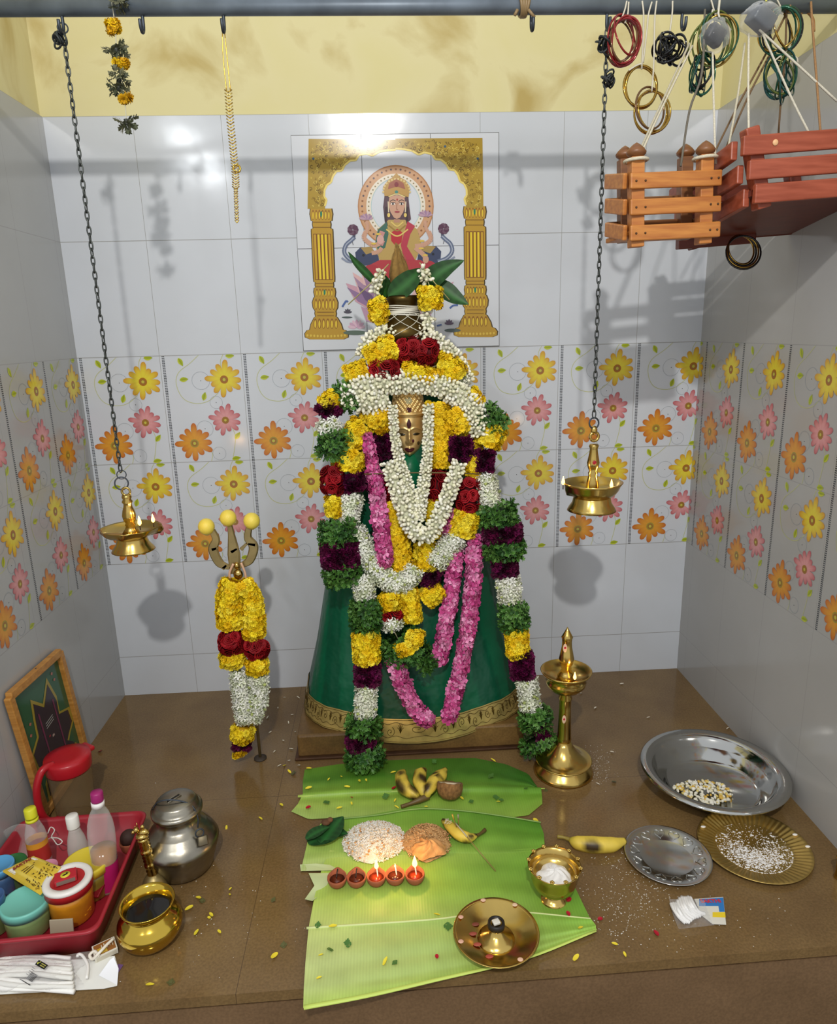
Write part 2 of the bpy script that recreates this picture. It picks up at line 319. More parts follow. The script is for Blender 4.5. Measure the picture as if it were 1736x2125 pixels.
# ------------------------------------------------------------------ painted flowers on the middle band of tiles
TILEVC = mat('tile_print', None, .12)
def mapw(s, z, e):
    if s < 0: return (e, s*.95, z)
    if s > W: return (W-e, -(s-W)*.93, z)
    return (s, -e, z)
def floral(bs, s0, z0):
    """one printed tile whose left edge is s0 (distance along the walls) and top z0"""
    def P(u, v, e): return mapw(s0+u*TW, z0-v*TH, e)
    def put(pts, c, e, smooth=False):
        side = [(-1 if q[0] < 0 else 1 if q[0] > W else 0) for q in pts]
        k = max(set(side), key=side.count)
        if z0-0 and all(s == k for s in side): b = bs[k]
        elif abs(sum(side)) and False: return
        else: b = bs[k]
        return b, k
    def quadpts(pts2, faces, cols, e):
        pts2 = [(u, min(max(v, .002), .998)) for u, v in pts2]
        ss = [s0+u*TW for u, v in pts2]; mid = sum(ss)/len(ss)
        k = -1 if mid < 0 else 1 if mid > W else 0
        def clampmap(s, z):
            if k == 0: return mapw(min(max(s, 0), W), z, e)
            if k == 1: return mapw(max(s, W+1e-6), z, e)
            return mapw(min(s, -1e-6), z, e)
        v = [clampmap(s, z0-vv*TH) for s, (u, vv) in zip(ss, pts2)]
        if all(abs(y) > 1.45 for _, y, _ in v): return
        bs[k].add(v, faces, cols, smooth=False)
    A = TH/TW
    def line(pts, w, c, e):
        pts = smoothpath([np.array((u, v*A)) for u, v in pts], 6)
        for p, q in zip(pts[:-1], pts[1:]):
            d = q-p; L = np.linalg.norm(d)+1e-9; n = np.array((-d[1], d[0]))/L*w/TW/2
            quadpts([(x[0], x[1]/A) for x in (p-n, q-n, q+n, p+n)], [(0, 1, 2, 3)], c, e)
    def ring(u, v, r, c, e=.0006):
        n = 18
        for i in range(n):
            a, a2 = 2*PI*i/n, 2*PI*(i+1)/n
            quadpts([(u+rr/TW*math.cos(t), v+rr/TH*math.sin(t)) for rr, t in ((r-.0006, a), (r-.0006, a2), (r+.0006, a2), (r+.0006, a))], [(0, 1, 2, 3)], c, e)
        quadpts([(u+.0016/TW*math.cos(t), v+.0016/TH*math.sin(t)) for t in np.linspace(0, 2*PI, 7)[:-1]], [(0, 1, 2, 3, 4, 5)], '202020', e)
    def leaf(u, v, ang, L=.034):
        n = 6; pts = []; w = L*.27
        ca, sa = math.cos(ang), math.sin(ang); cols = []
        for sd in (1, -1):
            for i in range(n+1):
                t = i/n; x = (t-.5)*L; y = sd*w*math.sin(PI*t**.85)
                pts.append((u+(x*ca-y*sa)/TW, v+(x*sa+y*ca)/TH)); cols.append('c9cf45' if sd > 0 else 'b4bf2e')
        for i in range(n+1): x = (i/n-.5)*L; pts.append((u+x*ca/TW, v+x*sa/TH)); cols.append('8c9a1e')
        f = [(i, i+1, 2*(n+1)+i+1, 2*(n+1)+i) for i in range(n)]+[(n+1+i, n+2+i, 2*(n+1)+i+1, 2*(n+1)+i) for i in range(n)]
        quadpts(pts, f, cols, .0009)
    def flower(u, v, R, tips, mids, disc, a0):
        for i in range(12):
            a = a0+2*PI*i/12+.05*math.sin(i*5); RR = R*(.9+.14*math.sin(i*2.3+a0)); ca, sa = math.cos(a), math.sin(a); pts, cols = [], []
            prof = ((.12, .3), (.4, .75), (.66, 1), (.86, .9), (.97, .5), (1.0, .0))
            for t, w in prof:
                for sd in (-1, 0, 1):
                    x, y = t*RR, sd*w*R*.155; pts.append((u+(x*ca-y*sa)/TW, v+(x*sa+y*ca)/TH))
                    k = max(0, (t-.5)/.5); m_ = lin(mids); t_ = lin(tips); kk = min(1, k*(1.0 if sd else .8)+(.12 if sd else 0))
                    cols.append(tuple(round(255*(((1-kk)*p+kk*q)**(1/2.2))) for p, q in zip(m_, t_)))
            f = []
            for j in range(5): f += [(j*3, j*3+1, j*3+4, j*3+3), (j*3+1, j*3+2, j*3+5, j*3+4)]
            quadpts(pts, f, cols, .0011+.0001*(i % 2))
        for rr, c, e in ((.22, disc, .0014), (.16, '9a6c30', .0016), (.08, 'c0b848', .0018)):
            quadpts([(u+(rr*R*math.cos(t))/TW, v+(rr*R*math.sin(t)+(.03*R if rr < .25 else 0))/TH) for t in np.linspace(0, 2*PI, 15)[:-1]], [tuple(range(14))], c, e)
    for i in range(66):
        v = (i+.5)/66
        for u in (.034, .052): quadpts([(u-.007, v-.004), (u+.007, v-.004), (u+.007, v+.004), (u-.007, v+.004)], [(0, 1, 2, 3)], '34363c', .0007)
    G = 'bcbf86'
    line([(.48, 0), (.37, .07), (.22, .15), (.17, .24), (.2, .35), (.28, .42), (.42, .445), (.56, .42), (.68, .35)], .0022, G, .0005)
    line([(.78, 0), (.74, .06), (.74, .13)], .0022, G, .0005); line([(.45, .86), (.53, .92), (.51, 1.0)], .0022, G, .0005); line([(.8, .66), (.84, .78), (.78, 1.0)], .0022, G, .0005)
    for u, v, r in ((.475, .235, .033), (.64, .44, .0235), (.47, .685, .0305), (.62, .925, .025)): ring(u, v, r, '9aa0a6')
    for u, v, a in ((.25, .06, 1.1), (.27, .22, -.1), (.5, .38, -1.25), (.86, .015, 0), (.87, .76, -.9), (.83, .978, -.15)): leaf(u, v, a)
    flower(.765, .225, .07, 'c98a2e', 'dfcf3c', 'a86a20', .1); flower(.735, .605, .062, 'b2545c', 'd89a9a', '9c7430', .25); flower(.32, .815, .073, 'b85c22', 'd99a30', 'a09038', .0)
bs = {-1: MB(), 0: MB(), 1: MB()}
for k in range(-5, 13):
    for r in (2, 1): floral(bs, k*TW, ZF+r*TH)
bs[0].build('floral_print', TILEVC, wb); bs[-1].build('floral_print', TILEVC, wl); bs[1].build('floral_print', TILEVC, wr)
# ------------------------------------------------------------------ tile mural let into the back wall
def zp(X, Y): return 590+X/3.543, 260+Y/3.543
mural = thing('tile_mural', 'printed tile mural of a crowned seated figure under a golden pillared arch', 'mural', aty(820, 500, -.002))
MUR = mat('mural_print', None, .15)
PK_ = [0]
def PY(pts, e): PK_[0] += 1; return [aty(*zp(X, Y), -.0036-e*.00035-(PK_[0] % 90)*3e-6) for X, Y in pts]
class Pan(MB):
    def pg(s, pts, c, e): v, f = poly(PY(pts, e)); s.add(v, f, c, smooth=False)
    def el(s, x, y, rx, ry, c, e, n=28, a=0):
        ca, sa = math.cos(a), math.sin(a)
        s.pg([(x+rx*math.cos(t)*ca-ry*math.sin(t)*sa, y+rx*math.cos(t)*sa+ry*math.sin(t)*ca) for t in np.linspace(0, 2*PI, n+1)[:-1]], c, e)
    def rg(s, x, y, rx, ry, w, c, e, n=40):
        for i in range(n):
            t, u = 2*PI*i/n, 2*PI*(i+1)/n
            s.pg([(x+(rx-k)*math.cos(q), y+(ry-k)*math.sin(q)) for k, q in ((0, t), (0, u), (w, u), (w, t))], c, e)
    def ln(s, pts, w, c, e, sm=5):
        P = smoothpath([np.array(p, float) for p in pts], sm)
        for p, q in zip(P[:-1], P[1:]):
            d = q-p; n = np.array((-d[1], d[0]))/(np.linalg.norm(d)+1e-9)*w/2
            s.pg([p-n, q-n, q+n, p+n], c, e)
b = Pan()
X0 = [45, 562, 1072, 1575]; xb = [140, 612, 1110, 1578]
for i in range(3):
    for (ya, yb_) in ((0, .527), (.527, 1)):
        def cr(i, t): return X0[i]+(xb[i]-X0[i])*t, (75-22*(X0[i]-45)/1530)+((1658-36*(xb[i]-140)/1438)-(75-22*(X0[i]-45)/1530))*t
        g = 2.2; p = [cr(i, ya), cr(i+1, ya), cr(i+1, yb_), cr(i, yb_)]
        p = [(p[0][0]+g, p[0][1]+g), (p[1][0]-g, p[1][1]+g), (p[2][0]-g, p[2][1]-g), (p[3][0]+g, p[3][1]-g)]
        v, f = prism(PY(p, 0), (0, .0034, 0)); b.add(v, f, 'd0d3d8', smooth=False)
b.build('mural_tiles', MUR, mural)
b = Pan(); p0 = [(45, 73), (1577, 50), (1580, 1626), (138, 1662)]; v, f = poly([aty(*zp(*q), -.0012) for q in p0]); b.add(v, f, '6c6c6a'); b.build('grout', VCM, mural)
# pillars and arch
def pillar(name, ct, cb, yb0):
    b = Pan(); k = lambda y: ct+(cb-ct)*(y-600)/960
    prof = [(600, 76), (640, 82), (690, 74), (692, 62), (715, 66), (745, 62), (752, 76), (770, 77), (1110, 76), (1140, 74), (1142, 64), (1165, 66), (1180, 62), (1185, 74), (1215, 78), (1250, 72), (1255, 80), (1290, 92), (1330, 88), (1350, 76), (1356, 74), (1372, 77), (1395, 72), (1400, 82), (1450, 110), (1490, 120), (1495, 140), (1520, 158), (1548, 155), (1562, 120)]
    for gr, c, e in ((9, '4a3a16', 1), (0, 'b8902c', 2)):
        L = [(k(y)-h-gr*.6, y+yb0) for y, h in prof]; R = [(k(y)+h+gr, y+yb0) for y, h in prof]; b.pg(L+R[::-1], c, e)
    for y0, y1, h in ((604, 690, 70), (1186, 1250, 66), (1257, 1350, 78), (1402, 1490, 92)):
        n = 6
        for i in range(n):
            u = (i+.5)/n*2-1; x = k(y0)+u*h; b.el(x, (y0+y1)/2+yb0, h/n*.8, (y1-y0)*.44, '8f5f1c', 3, 14); b.el(x, (y0+y1)/2+yb0+4, h/n*.5, (y1-y0)*.33, 'dcbc34', 4, 12)
    for i in range(5):
        u = (i-2)/5*2; x0, x1 = k(775)+u*66, k(1125)+u*66
        b.pg([(x0-13, 785+yb0), (x0+13, 785+yb0), (x1+13, 1125+yb0), (x1-13, 1125+yb0)], '7c4a18', 3); b.pg([(x0-8, 790+yb0), (x0+8, 790+yb0), (x1+8, 1120+yb0), (x1-8, 1120+yb0)], 'e0c22c' if i in (1, 2, 3) else 'c39a2a', 4)
    for y in (700, 738, 1150, 1174, 1362, 1388): b.ln([(k(y)-62, y+yb0), (k(y)+62, y+yb0)], 6, '8a6420', 4)
    for i in range(12): b.el(k(1540)-140+i*25, 1533+yb0+6*math.sin(i/11*PI), 8, 10, 'd8b848', 4, 8)
    b.el(k(640), 640+yb0, 8, 22, '2f7a58', 5, 10); b.el(k(1215), 1215+yb0, 8, 20, '2f7a58', 5, 10)
    return b.build(name, MUR, mural)
pillar('pillar', 268, 310, 12); pillar('pillar', 1397, 1404, -5)
R_ = [(815, 172), (870, 175), (935, 186), (985, 216), (1030, 200), (1085, 212), (1108, 250), (1150, 252), (1190, 285), (1210, 325), (1250, 330), (1275, 365), (1290, 412), (1320, 430), (1338, 470), (1340, 515), (1322, 540), (1335, 585), (1332, 606), (1462, 606), (1455, 92), (815, 98)]
b = Pan()
for sg in (1, -1):
    P = [((x if sg > 0 else 1632-x), y+(0 if sg > 0 else 8)) for x, y in R_]; b.pg(P, 'a88a2c', 2)
    edge = P[:18]
    for (x, y), (x2, y2) in zip(edge[:-1], edge[1:]): b.ln([(x, y), (x2, y2)], 14, 'e6cf70', 3)
    def inp(x, y):
        c_ = False; m_ = len(P)
        for i in range(m_):
            (x1, y1), (x2, y2) = P[i], P[i-1]
            if (y1 > y) != (y2 > y) and x < (x2-x1)*(y-y1)/(y2-y1)+x1: c_ = not c_
        return c_
    k_ = 0
    while k_ < 190:
        x, yy, r = random.uniform(820, 1450), random.uniform(105, 600), random.uniform(7, 17); x = x if sg > 0 else 1632-x
        if not all(inp(x+r*1.3*math.cos(q), yy+r*1.3*math.sin(q)) for q in (0, 1.57, 3.14, 4.71)): continue
        k_ += 1; a_ = random.uniform(0, 6.28); b.ln([(x+r*(1-.12*j)*math.cos(a_+j*.8), yy+r*(1-.12*j)*math.sin(a_+j*.8)) for j in range(7)], 4, random.choice(('dcc460', '6a5214', '846618', 'd2b84c')), 4, 2)
    for (x, y) in ((1420, 245), (1180, 155)): b.el(x if sg > 0 else 1632-x, y, 9, 9, '3c5a70', 5, 10)
b.build('arch', MUR, mural)
b = Pan()   # halo
b.rg(818, 595, 279, 303, 64, 'c89a72', 2); b.rg(818, 595, 217, 240, 34, 'e2d8c6', 2); b.rg(818, 595, 183, 205, 4, 'a8c8c8', 2); b.rg(818, 595, 279, 303, 8, 'b07a4a', 3)
for i in range(44):
    a = 2*PI*i/44; b.el(818+248*math.cos(a), 595+272*math.sin(a), 8, 8, '8c5a34' if i % 2 else '5a4a52', 3, 7); b.el(818+200*math.cos(a), 595+222*math.sin(a), 6, 6, '8a7a4c', 3, 7)
b.build('halo', MUR, mural)
b = Pan()   # lotus seat and pond flowers
for i, (tx, ty, c, c2) in enumerate(((450, 1160, 'c79aa8', '8f7296'), (500, 1080, 'd8b0ae', 'a4859e'), (560, 1040, 'dcb8b4', '9c7c98'), (1245, 1150, 'c79aa8', '8f7296'), (1180, 1080, 'd8b0ae', 'a4859e'), (1110, 1040, 'dcb8b4', '9c7c98'), (530, 1150, '8f7094', '6c5578'), (1150, 1160, '8f7094', '6c5578'))):
    cx = 830+(tx-830)*.25; n = np.array(((1400-ty), tx-cx)); n = n/np.linalg.norm(n)
    m1 = np.array(((tx*.62+cx*.38), ty*.62+1400*.38))
    b.pg([(tx, ty), tuple(m1+n*58), (cx+40*n[0], 1400), (cx-40*n[0], 1410), tuple(m1-n*58)], c, 3); b.pg([(tx+8*np.sign(830-tx), ty+30), tuple(m1+n*30+(0, 20)), (cx, 1400), tuple(m1-n*30+(0, 20))], c2, 4)
b.pg([(560, 1330), (830, 1440), (1100, 1330), (1060, 1440), (830, 1500), (600, 1440)], 'b891a8', 5)
b.el(520, 1525, 88, 17, '5c6c5e', 4); b.el(1235, 1508, 60, 13, '55625c', 4)
for i in range(7): a = -PI*(i+.5)/7; b.el(530+36*math.cos(a), 1492+34*math.sin(a), 30, 12, 'c8a0b6' if i % 2 else 'd8b6c4', 5, 10, a)
for i in range(5): a = -PI*(i+.5)/5; b.el(1210+16*math.cos(a), 1465+20*math.sin(a), 20, 8, '5c4a60', 5, 10, a); b.el(465+14*math.cos(a), 1380+16*math.sin(a), 18, 7, '4e4a56', 5, 10, a)
b.el(460, 1412, 40, 7, '4e5a58', 4); b.ln([(425, 1335), (440, 1310), (455, 1290), (465, 1300)], 14, '5068a0', 5); b.ln([(1215, 1345), (1240, 1325), (1275, 1322)], 13, '5068a0', 5); b.ln([(1120, 1475), (1155, 1465)], 12, '5068a0', 5)
b.build('lotus_seat', MUR, mural)
b = Pan()   # pair of blue elephants with raised trunks
for sg in (1, -1):
    b = Pan()
    F = lambda x, y: (x if sg > 0 else 1672-x, y-(0 if sg > 0 else 8))
    b.pg([F(*q) for q in ((520, 935), (560, 895), (640, 900), (690, 960), (700, 1030), (560, 1030), (525, 990))], '3c4460', 4); b.pg([F(*q) for q in ((560, 900), (640, 890), (660, 930), (600, 950))], 'a58a50', 5)
    b.ln([F(545, 1010), F(480, 985), F(440, 935), (F(452, 880)), F(490, 845), F(515, 820)], 30, '646e88', 5); b.ln([F(545, 1010), F(480, 985), F(440, 935), (F(452, 880)), F(490, 845), F(515, 820)], 8, 'a4acba', 6)
    b.ln([F(530, 1000), F(470, 1005), F(420, 975)], 14, '8890a4', 5); b.ln([F(512, 825), F(515, 790)], 16, '4c5064', 6); b.ln([F(505, 880), F(498, 850)], 5, '6a6a70', 4)
    for i in range(9): a = 2*PI*i/9; b.el(*F(503+22*math.cos(a), 768+24*math.sin(a)), 20, 18, '6c5060' if i % 2 else '57344a', 7, 9)
    b.el(*F(580, 955), 10, 10, '20242c', 6, 10)
    b.build('elephant', MUR, mural)
b = Pan()   # seated figure
SK = 'c79a80'
b.pg([(735, 520), (725, 600), (735, 690), (760, 730), (890, 730), (930, 690), (918, 600), (910, 520)], '584048', 4)
b.el(640, 1080, 72, 55, 'a8323c', 7); b.el(1055, 1050, 66, 55, 'a8323c', 7); b.pg([(600, 1040), (700, 990), (1000, 990), (1095, 1050), (1050, 1110), (650, 1130)], 'b03a40', 6)
b.pg([(690, 760), (765, 695), (885, 695), (975, 765), (1010, 880), (960, 1000), (700, 1000), (665, 870)], 'b89a58', 5)
b.pg([(685, 770), (750, 710), (765, 800), (740, 900), (690, 930), (668, 860)], '40685a', 6); b.pg([(905, 705), (960, 740), (925, 800), (900, 890), (960, 990), (880, 990), (855, 880), (880, 790)], 'b43a4a', 7)
b.pg([(780, 790), (830, 760), (870, 790), (860, 860), (820, 890), (785, 850)], 'b42c34', 7)
for y, r in ((720, 45), (745, 62), (775, 80)): b.ln([(828-r, y-10), (828, y+r*.5), (828+r, y-10)], 10, 'dcc06a' if r != 62 else '9c7c34', 8)
for s, P in ((1, [(600, 780), (585, 830), (650, 880), (700, 870)]), (-1, [(1060, 780), (1075, 840), (1020, 880), (960, 890)])): b.ln(P, 34, SK, 6)
b.ln([(600, 790), (612, 740), (600, 705)], 24, SK, 6); b.ln([(1058, 790), (1035, 740), (1035, 700)], 24, SK, 6)
for cx, cy in ((600, 690), (1035, 665)):
    for i in range(7): a = -PI*(i+.5)/7; b.el(cx+28*math.cos(a), cy+18*math.sin(a), 26, 10, '9c7c98' if i % 2 else 'b696a4', 8, 10, a)
b.ln([(720, 780), (700, 850), (730, 870)], 40, 'c48a84', 8); b.el(705, 840, 26, 34, 'd2a49a', 9); b.ln([(960, 900), (1020, 950), (1045, 990)], 34, SK, 8); b.el(1038, 985, 22, 30, SK, 9); b.ln([(640, 940), (690, 930), (715, 900)], 30, SK, 7)
for x, y in ((690, 800), (1005, 905), (1035, 955), (655, 870), (1010, 850)): b.el(x, y, 20, 8, 'd8b850', 10, 10)
b.pg([(770, 530), (765, 590), (780, 640), (805, 680), (825, 688), (848, 680), (872, 640), (888, 590), (882, 530), (850, 515), (800, 515)], SK, 8); b.ln([(826, 690), (826, 715)], 44, 'b4866c', 5)
b.pg([(735, 520), (725, 450), (760, 405), (790, 385), (822, 350), (855, 385), (890, 405), (920, 450), (912, 530), (885, 520), (850, 505), (826, 500), (795, 505), (765, 520)], 'b8904c', 9)
b.pg([(760, 470), (770, 425), (822, 395), (875, 425), (888, 470), (826, 450)], '9c5a44', 10); b.el(823, 435, 15, 18, '7c2028', 11); b.el(823, 490, 12, 12, '3c8078', 11)
for i in range(14): a = PI+PI*i/13; b.el(824+98*math.cos(a), 490+100*math.sin(a)*.95, 8, 8, 'd8c080', 10, 8)
b.ln([(765, 525), (826, 505), (888, 528)], 8, 'e0cc88', 11)
for sg, x in ((-1, 797), (1, 860)):
    b.el(x, 578, 16, 8, 'efe6dc', 10, 12); b.el(x, 578, 7, 8, '241c1c', 11, 10); b.ln([(x-20, 572), (x, 567), (x+20, 573)], 4, '2c2020', 11); b.ln([(x-22, 560), (x, 548), (x+20, 556)], 5, '3a2828', 11)
b.ln([(828, 570), (824, 615), (834, 618)], 5, '9c6c54', 10); b.el(828, 636, 20, 7, 'a0404a', 11, 12); b.el(828, 546, 5, 9, 'a01828', 11, 10)
for x in (766, 888): b.el(x, 660, 11, 16, 'e0c46c', 10, 10); b.ln([(x, 640), (x+np.sign(x-826)*4, 560)], 8, 'd8c8a8', 10)
for x in (748, 905): b.ln([(x, 600), (x-6, 680), (x+4, 740)], 16, '3c2c30', 6)
b.build('seated_figure', MUR, mural)
# ================================================================== FLOWER PIECES (petal templates)
def T_(v, q, t, sh): return (np.array(v, float), np.array(q, int).reshape(-1, 4), np.array(t, int).reshape(-1, 3), np.array(sh, float), None)
def petals(rings, bend=.3):
    """rings: (count, tilt from axis, length, width, z0, shade in, shade out, phase) -> quads"""
    v, q, sh = [], [], []
    for n, tilt, L, w, z0, s0, s1, ph in rings:
        for i in range(n):
            a = ph+2*PI*i/n; ca, sa = math.cos(a), math.sin(a); k = len(v)
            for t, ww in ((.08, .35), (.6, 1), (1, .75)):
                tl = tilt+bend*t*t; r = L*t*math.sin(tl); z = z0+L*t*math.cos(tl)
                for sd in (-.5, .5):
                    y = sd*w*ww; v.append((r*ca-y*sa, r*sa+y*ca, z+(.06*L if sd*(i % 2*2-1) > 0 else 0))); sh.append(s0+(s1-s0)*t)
            q += [(k, k+1, k+3, k+2), (k+2, k+3, k+5, k+4)]
    return T_(v, q, [], sh)
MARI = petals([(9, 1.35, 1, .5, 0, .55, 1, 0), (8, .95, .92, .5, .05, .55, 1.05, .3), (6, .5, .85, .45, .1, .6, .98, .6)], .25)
def rose_t():
    v, q, sh = [], [], []
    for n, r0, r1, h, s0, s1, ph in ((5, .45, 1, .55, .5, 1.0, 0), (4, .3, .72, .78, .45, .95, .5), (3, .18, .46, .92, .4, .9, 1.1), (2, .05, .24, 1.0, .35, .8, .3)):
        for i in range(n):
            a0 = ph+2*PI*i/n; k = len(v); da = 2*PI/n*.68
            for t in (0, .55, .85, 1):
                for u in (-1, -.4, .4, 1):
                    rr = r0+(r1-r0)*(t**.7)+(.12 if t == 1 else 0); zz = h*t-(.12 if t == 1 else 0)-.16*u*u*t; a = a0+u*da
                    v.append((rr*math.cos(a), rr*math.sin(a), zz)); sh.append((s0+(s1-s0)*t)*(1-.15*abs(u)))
            for j in range(3): q += [(k+j*4+i_, k+j*4+i_+1, k+j*4+i_+5, k+j*4+i_+4) for i_ in range(3)]
    return T_(v, q, [], sh)
ROSE = rose_t()
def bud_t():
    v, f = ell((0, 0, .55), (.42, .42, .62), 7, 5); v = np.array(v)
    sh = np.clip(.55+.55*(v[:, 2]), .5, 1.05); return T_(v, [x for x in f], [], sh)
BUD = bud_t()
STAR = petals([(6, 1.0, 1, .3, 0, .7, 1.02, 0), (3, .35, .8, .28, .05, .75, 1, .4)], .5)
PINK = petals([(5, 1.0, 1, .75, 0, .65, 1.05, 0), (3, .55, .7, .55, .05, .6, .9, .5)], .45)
def velvet_t():
    v, q, sh = [], [], []
    for i in range(7):
        a = i*.9; ca, sa = math.cos(a), math.sin(a); k = len(v); o = .3*math.sin(i*2.1)
        for j in range(6):
            t = j/5-.5; w = .18*math.sin(j*2.2+i)
            for z in (0, 1):
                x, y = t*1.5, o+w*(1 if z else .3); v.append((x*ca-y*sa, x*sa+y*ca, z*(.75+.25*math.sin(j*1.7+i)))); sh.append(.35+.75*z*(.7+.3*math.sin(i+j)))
        q += [(k+2*j, k+2*j+2, k+2*j+3, k+2*j+1) for j in range(5)]
    return T_(v, q, [], sh)
VELV = velvet_t()
def sprig_t():
    v, q, sh = [], [], []
    def lf(p, d, up, L, w, s):
        k = len(v); d = np.array(d, float); d /= np.linalg.norm(d); n = np.cross(d, up); n /= np.linalg.norm(n)+1e-9; p = np.array(p, float)
        for t, ww in ((0, .15), (.45, 1), (.8, .6), (1, .08)):
            for sd in (-1, 1): v.append(p+d*L*t+n*sd*w*ww/2+np.array(up)*(.1*L*math.sin(t*PI))); sh.append(s*(.75+.35*t))
        q.extend([(k, k+1, k+3, k+2), (k+2, k+3, k+5, k+4), (k+4, k+5, k+7, k+6)])
    for i in range(4):
        a = i*PI/2+.3; dz = (math.cos(a)*.75, math.sin(a)*.75, .7); p = np.array((0, 0, 0.)); dd = np.array(dz)
        lf(p+dd*.45, dz, (0, 0, 1), .75, .36, 1)
        for sg in (1, -1):
            for t in (.25, .55, .8): lf(p+dd*t, (dz[0]*.6-sg*dz[1]*.9, dz[1]*.6+sg*dz[0]*.9, .3), (0, 0, 1), .45, .24, .8+.1*t)
    return T_(v, q, [], sh)
SPRIG = sprig_t()
KINDS = {  # template, element size m, colours, spacing factor, tilt jitter, core colour
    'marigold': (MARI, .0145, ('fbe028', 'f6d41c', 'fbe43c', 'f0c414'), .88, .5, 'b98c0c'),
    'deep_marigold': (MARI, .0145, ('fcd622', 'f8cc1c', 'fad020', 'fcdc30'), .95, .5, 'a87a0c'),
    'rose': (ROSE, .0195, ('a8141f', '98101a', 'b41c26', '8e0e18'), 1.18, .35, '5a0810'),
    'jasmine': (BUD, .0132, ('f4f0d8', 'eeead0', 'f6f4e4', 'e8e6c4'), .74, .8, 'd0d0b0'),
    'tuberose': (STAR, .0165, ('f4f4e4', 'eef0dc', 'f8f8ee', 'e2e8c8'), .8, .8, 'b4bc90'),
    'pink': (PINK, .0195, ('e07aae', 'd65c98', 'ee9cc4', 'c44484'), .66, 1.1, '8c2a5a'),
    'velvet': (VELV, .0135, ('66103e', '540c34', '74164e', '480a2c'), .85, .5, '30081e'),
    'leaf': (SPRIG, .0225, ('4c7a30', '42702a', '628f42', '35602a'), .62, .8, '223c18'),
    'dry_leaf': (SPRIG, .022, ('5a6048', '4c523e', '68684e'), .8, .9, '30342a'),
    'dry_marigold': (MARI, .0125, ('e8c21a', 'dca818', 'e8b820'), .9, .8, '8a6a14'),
}
KNAME = {'marigold': 'marigold_band', 'deep_marigold': 'marigold_band', 'rose': 'rose_band', 'jasmine': 'jasmine_band', 'tuberose': 'tuberose_band', 'pink': 'pink_blossom_band', 'velvet': 'purple_flower_band', 'leaf': 'leaf_band', 'dry_leaf': 'dried_leaf_clump', 'dry_marigold': 'dried_marigold_clump'}
ROSES = [ROSE]
def band(kind, P, rad, parent, flat=.75, dens=1.0, ends=True, size=1.0):
    """a tube-shaped length of packed flowers along the 3-D points P; rad metres (scalar or list)"""
    tp, es, cs, spc, jit, core = KINDS[kind]; es *= size
    P = smoothpath(P, 6) if len(P) > 1 else P
    P = np.array(P); n = len(P); r = np.full(n, rad) if not hasattr(rad, '__len__') else np.interp(np.linspace(0, 1, n), np.linspace(0, 1, len(rad)), rad)
    b = MB(); T = np.gradient(P, axis=0) if n > 1 else np.array([(0, 0, 1.)]); T /= np.linalg.norm(T, axis=1)[:, None]+1e-12
    # dark core
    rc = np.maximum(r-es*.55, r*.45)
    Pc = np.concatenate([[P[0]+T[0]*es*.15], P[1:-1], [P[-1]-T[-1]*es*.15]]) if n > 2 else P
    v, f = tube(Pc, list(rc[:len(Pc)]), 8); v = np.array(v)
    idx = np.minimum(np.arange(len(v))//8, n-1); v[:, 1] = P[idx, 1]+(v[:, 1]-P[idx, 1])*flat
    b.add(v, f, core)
    seg = np.linalg.norm(np.diff(P, axis=0), axis=1); s = np.concatenate([[0], np.cumsum(seg)]); L = s[-1]
    step = es*spc*1.25/dens; rows = max(1, int(round(L/step))); locs, rots, scs, cols = [], [], [], []; rc_ = []
    lc = [np.array(lin(c)) for c in cs]
    for i in range(rows):
        t = (i+.5)*L/rows; j = min(np.searchsorted(s, t), n-1); c = np.array([np.interp(t, s, P[:, k]) for k in range(3)]); rr = np.interp(t, s, r)
        tt = T[j]; fr = np.array((0, -1., 0)); fr = fr-tt*(fr@tt); fr /= np.linalg.norm(fr); sd = np.cross(tt, fr)
        k = max(4, int(2*PI*rr*.9*dens/(es*spc*1.15)))
        for m in range(k):
            a = 2*PI*(m+.5*(i % 2)+rng.uniform(-.25, .25))/k
            nn = fr*math.cos(a)*flat+sd*math.sin(a)
            p = c+(fr*math.cos(a)*flat+sd*math.sin(a))*max(rr-es*.55, rr*.35)+tt*rng.uniform(-.3, .3)*step
            e = 0
            if ends and i == 0: e = -1
            if ends and i == rows-1: e = 1
            d = nn/np.linalg.norm(nn)+tt*(.55*e)+rng.normal(0, jit*.38, 3); F = frame_of(d, rng.normal(0, 1, 3))
            locs.append(p); rots.append(F); scs.append(es*rng.uniform(.85, 1.15)); cols.append(lc[rng.integers(len(lc))]*rng.uniform(.85, 1.08))
    if kind == 'rose':
        o = b.build(KNAME[kind], PETAL, parent)
        vis = [i for i in range(len(locs)) if rots[i][1, 2] < .35]
        for i in vis:
            rb = MB(); rb.inst(tp, [locs[i]], [rots[i]], [scs[i]], [cols[i]]); rb.build('rose', PETAL, o)
        return o
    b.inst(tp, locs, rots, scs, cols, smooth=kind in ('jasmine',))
    if kind in ('jasmine', 'tuberose'):   # green stems showing between the buds
        m = len(locs)//7
        if m: ii = rng.integers(0, len(locs), m); b.inst(BUD, np.array(locs)[ii], np.array(rots)[ii], np.array(scs)[ii]*.75, [np.array(lin('a9b46a'))*rng.uniform(.7, 1.1) for _ in range(m)])
    return b.build(KNAME[kind], LEAFM if 'leaf' in kind else PETAL, parent)
def ysheet(py, layer): return -(.405+.16*max(0, min(1, (py-800)/770)))-.022*layer
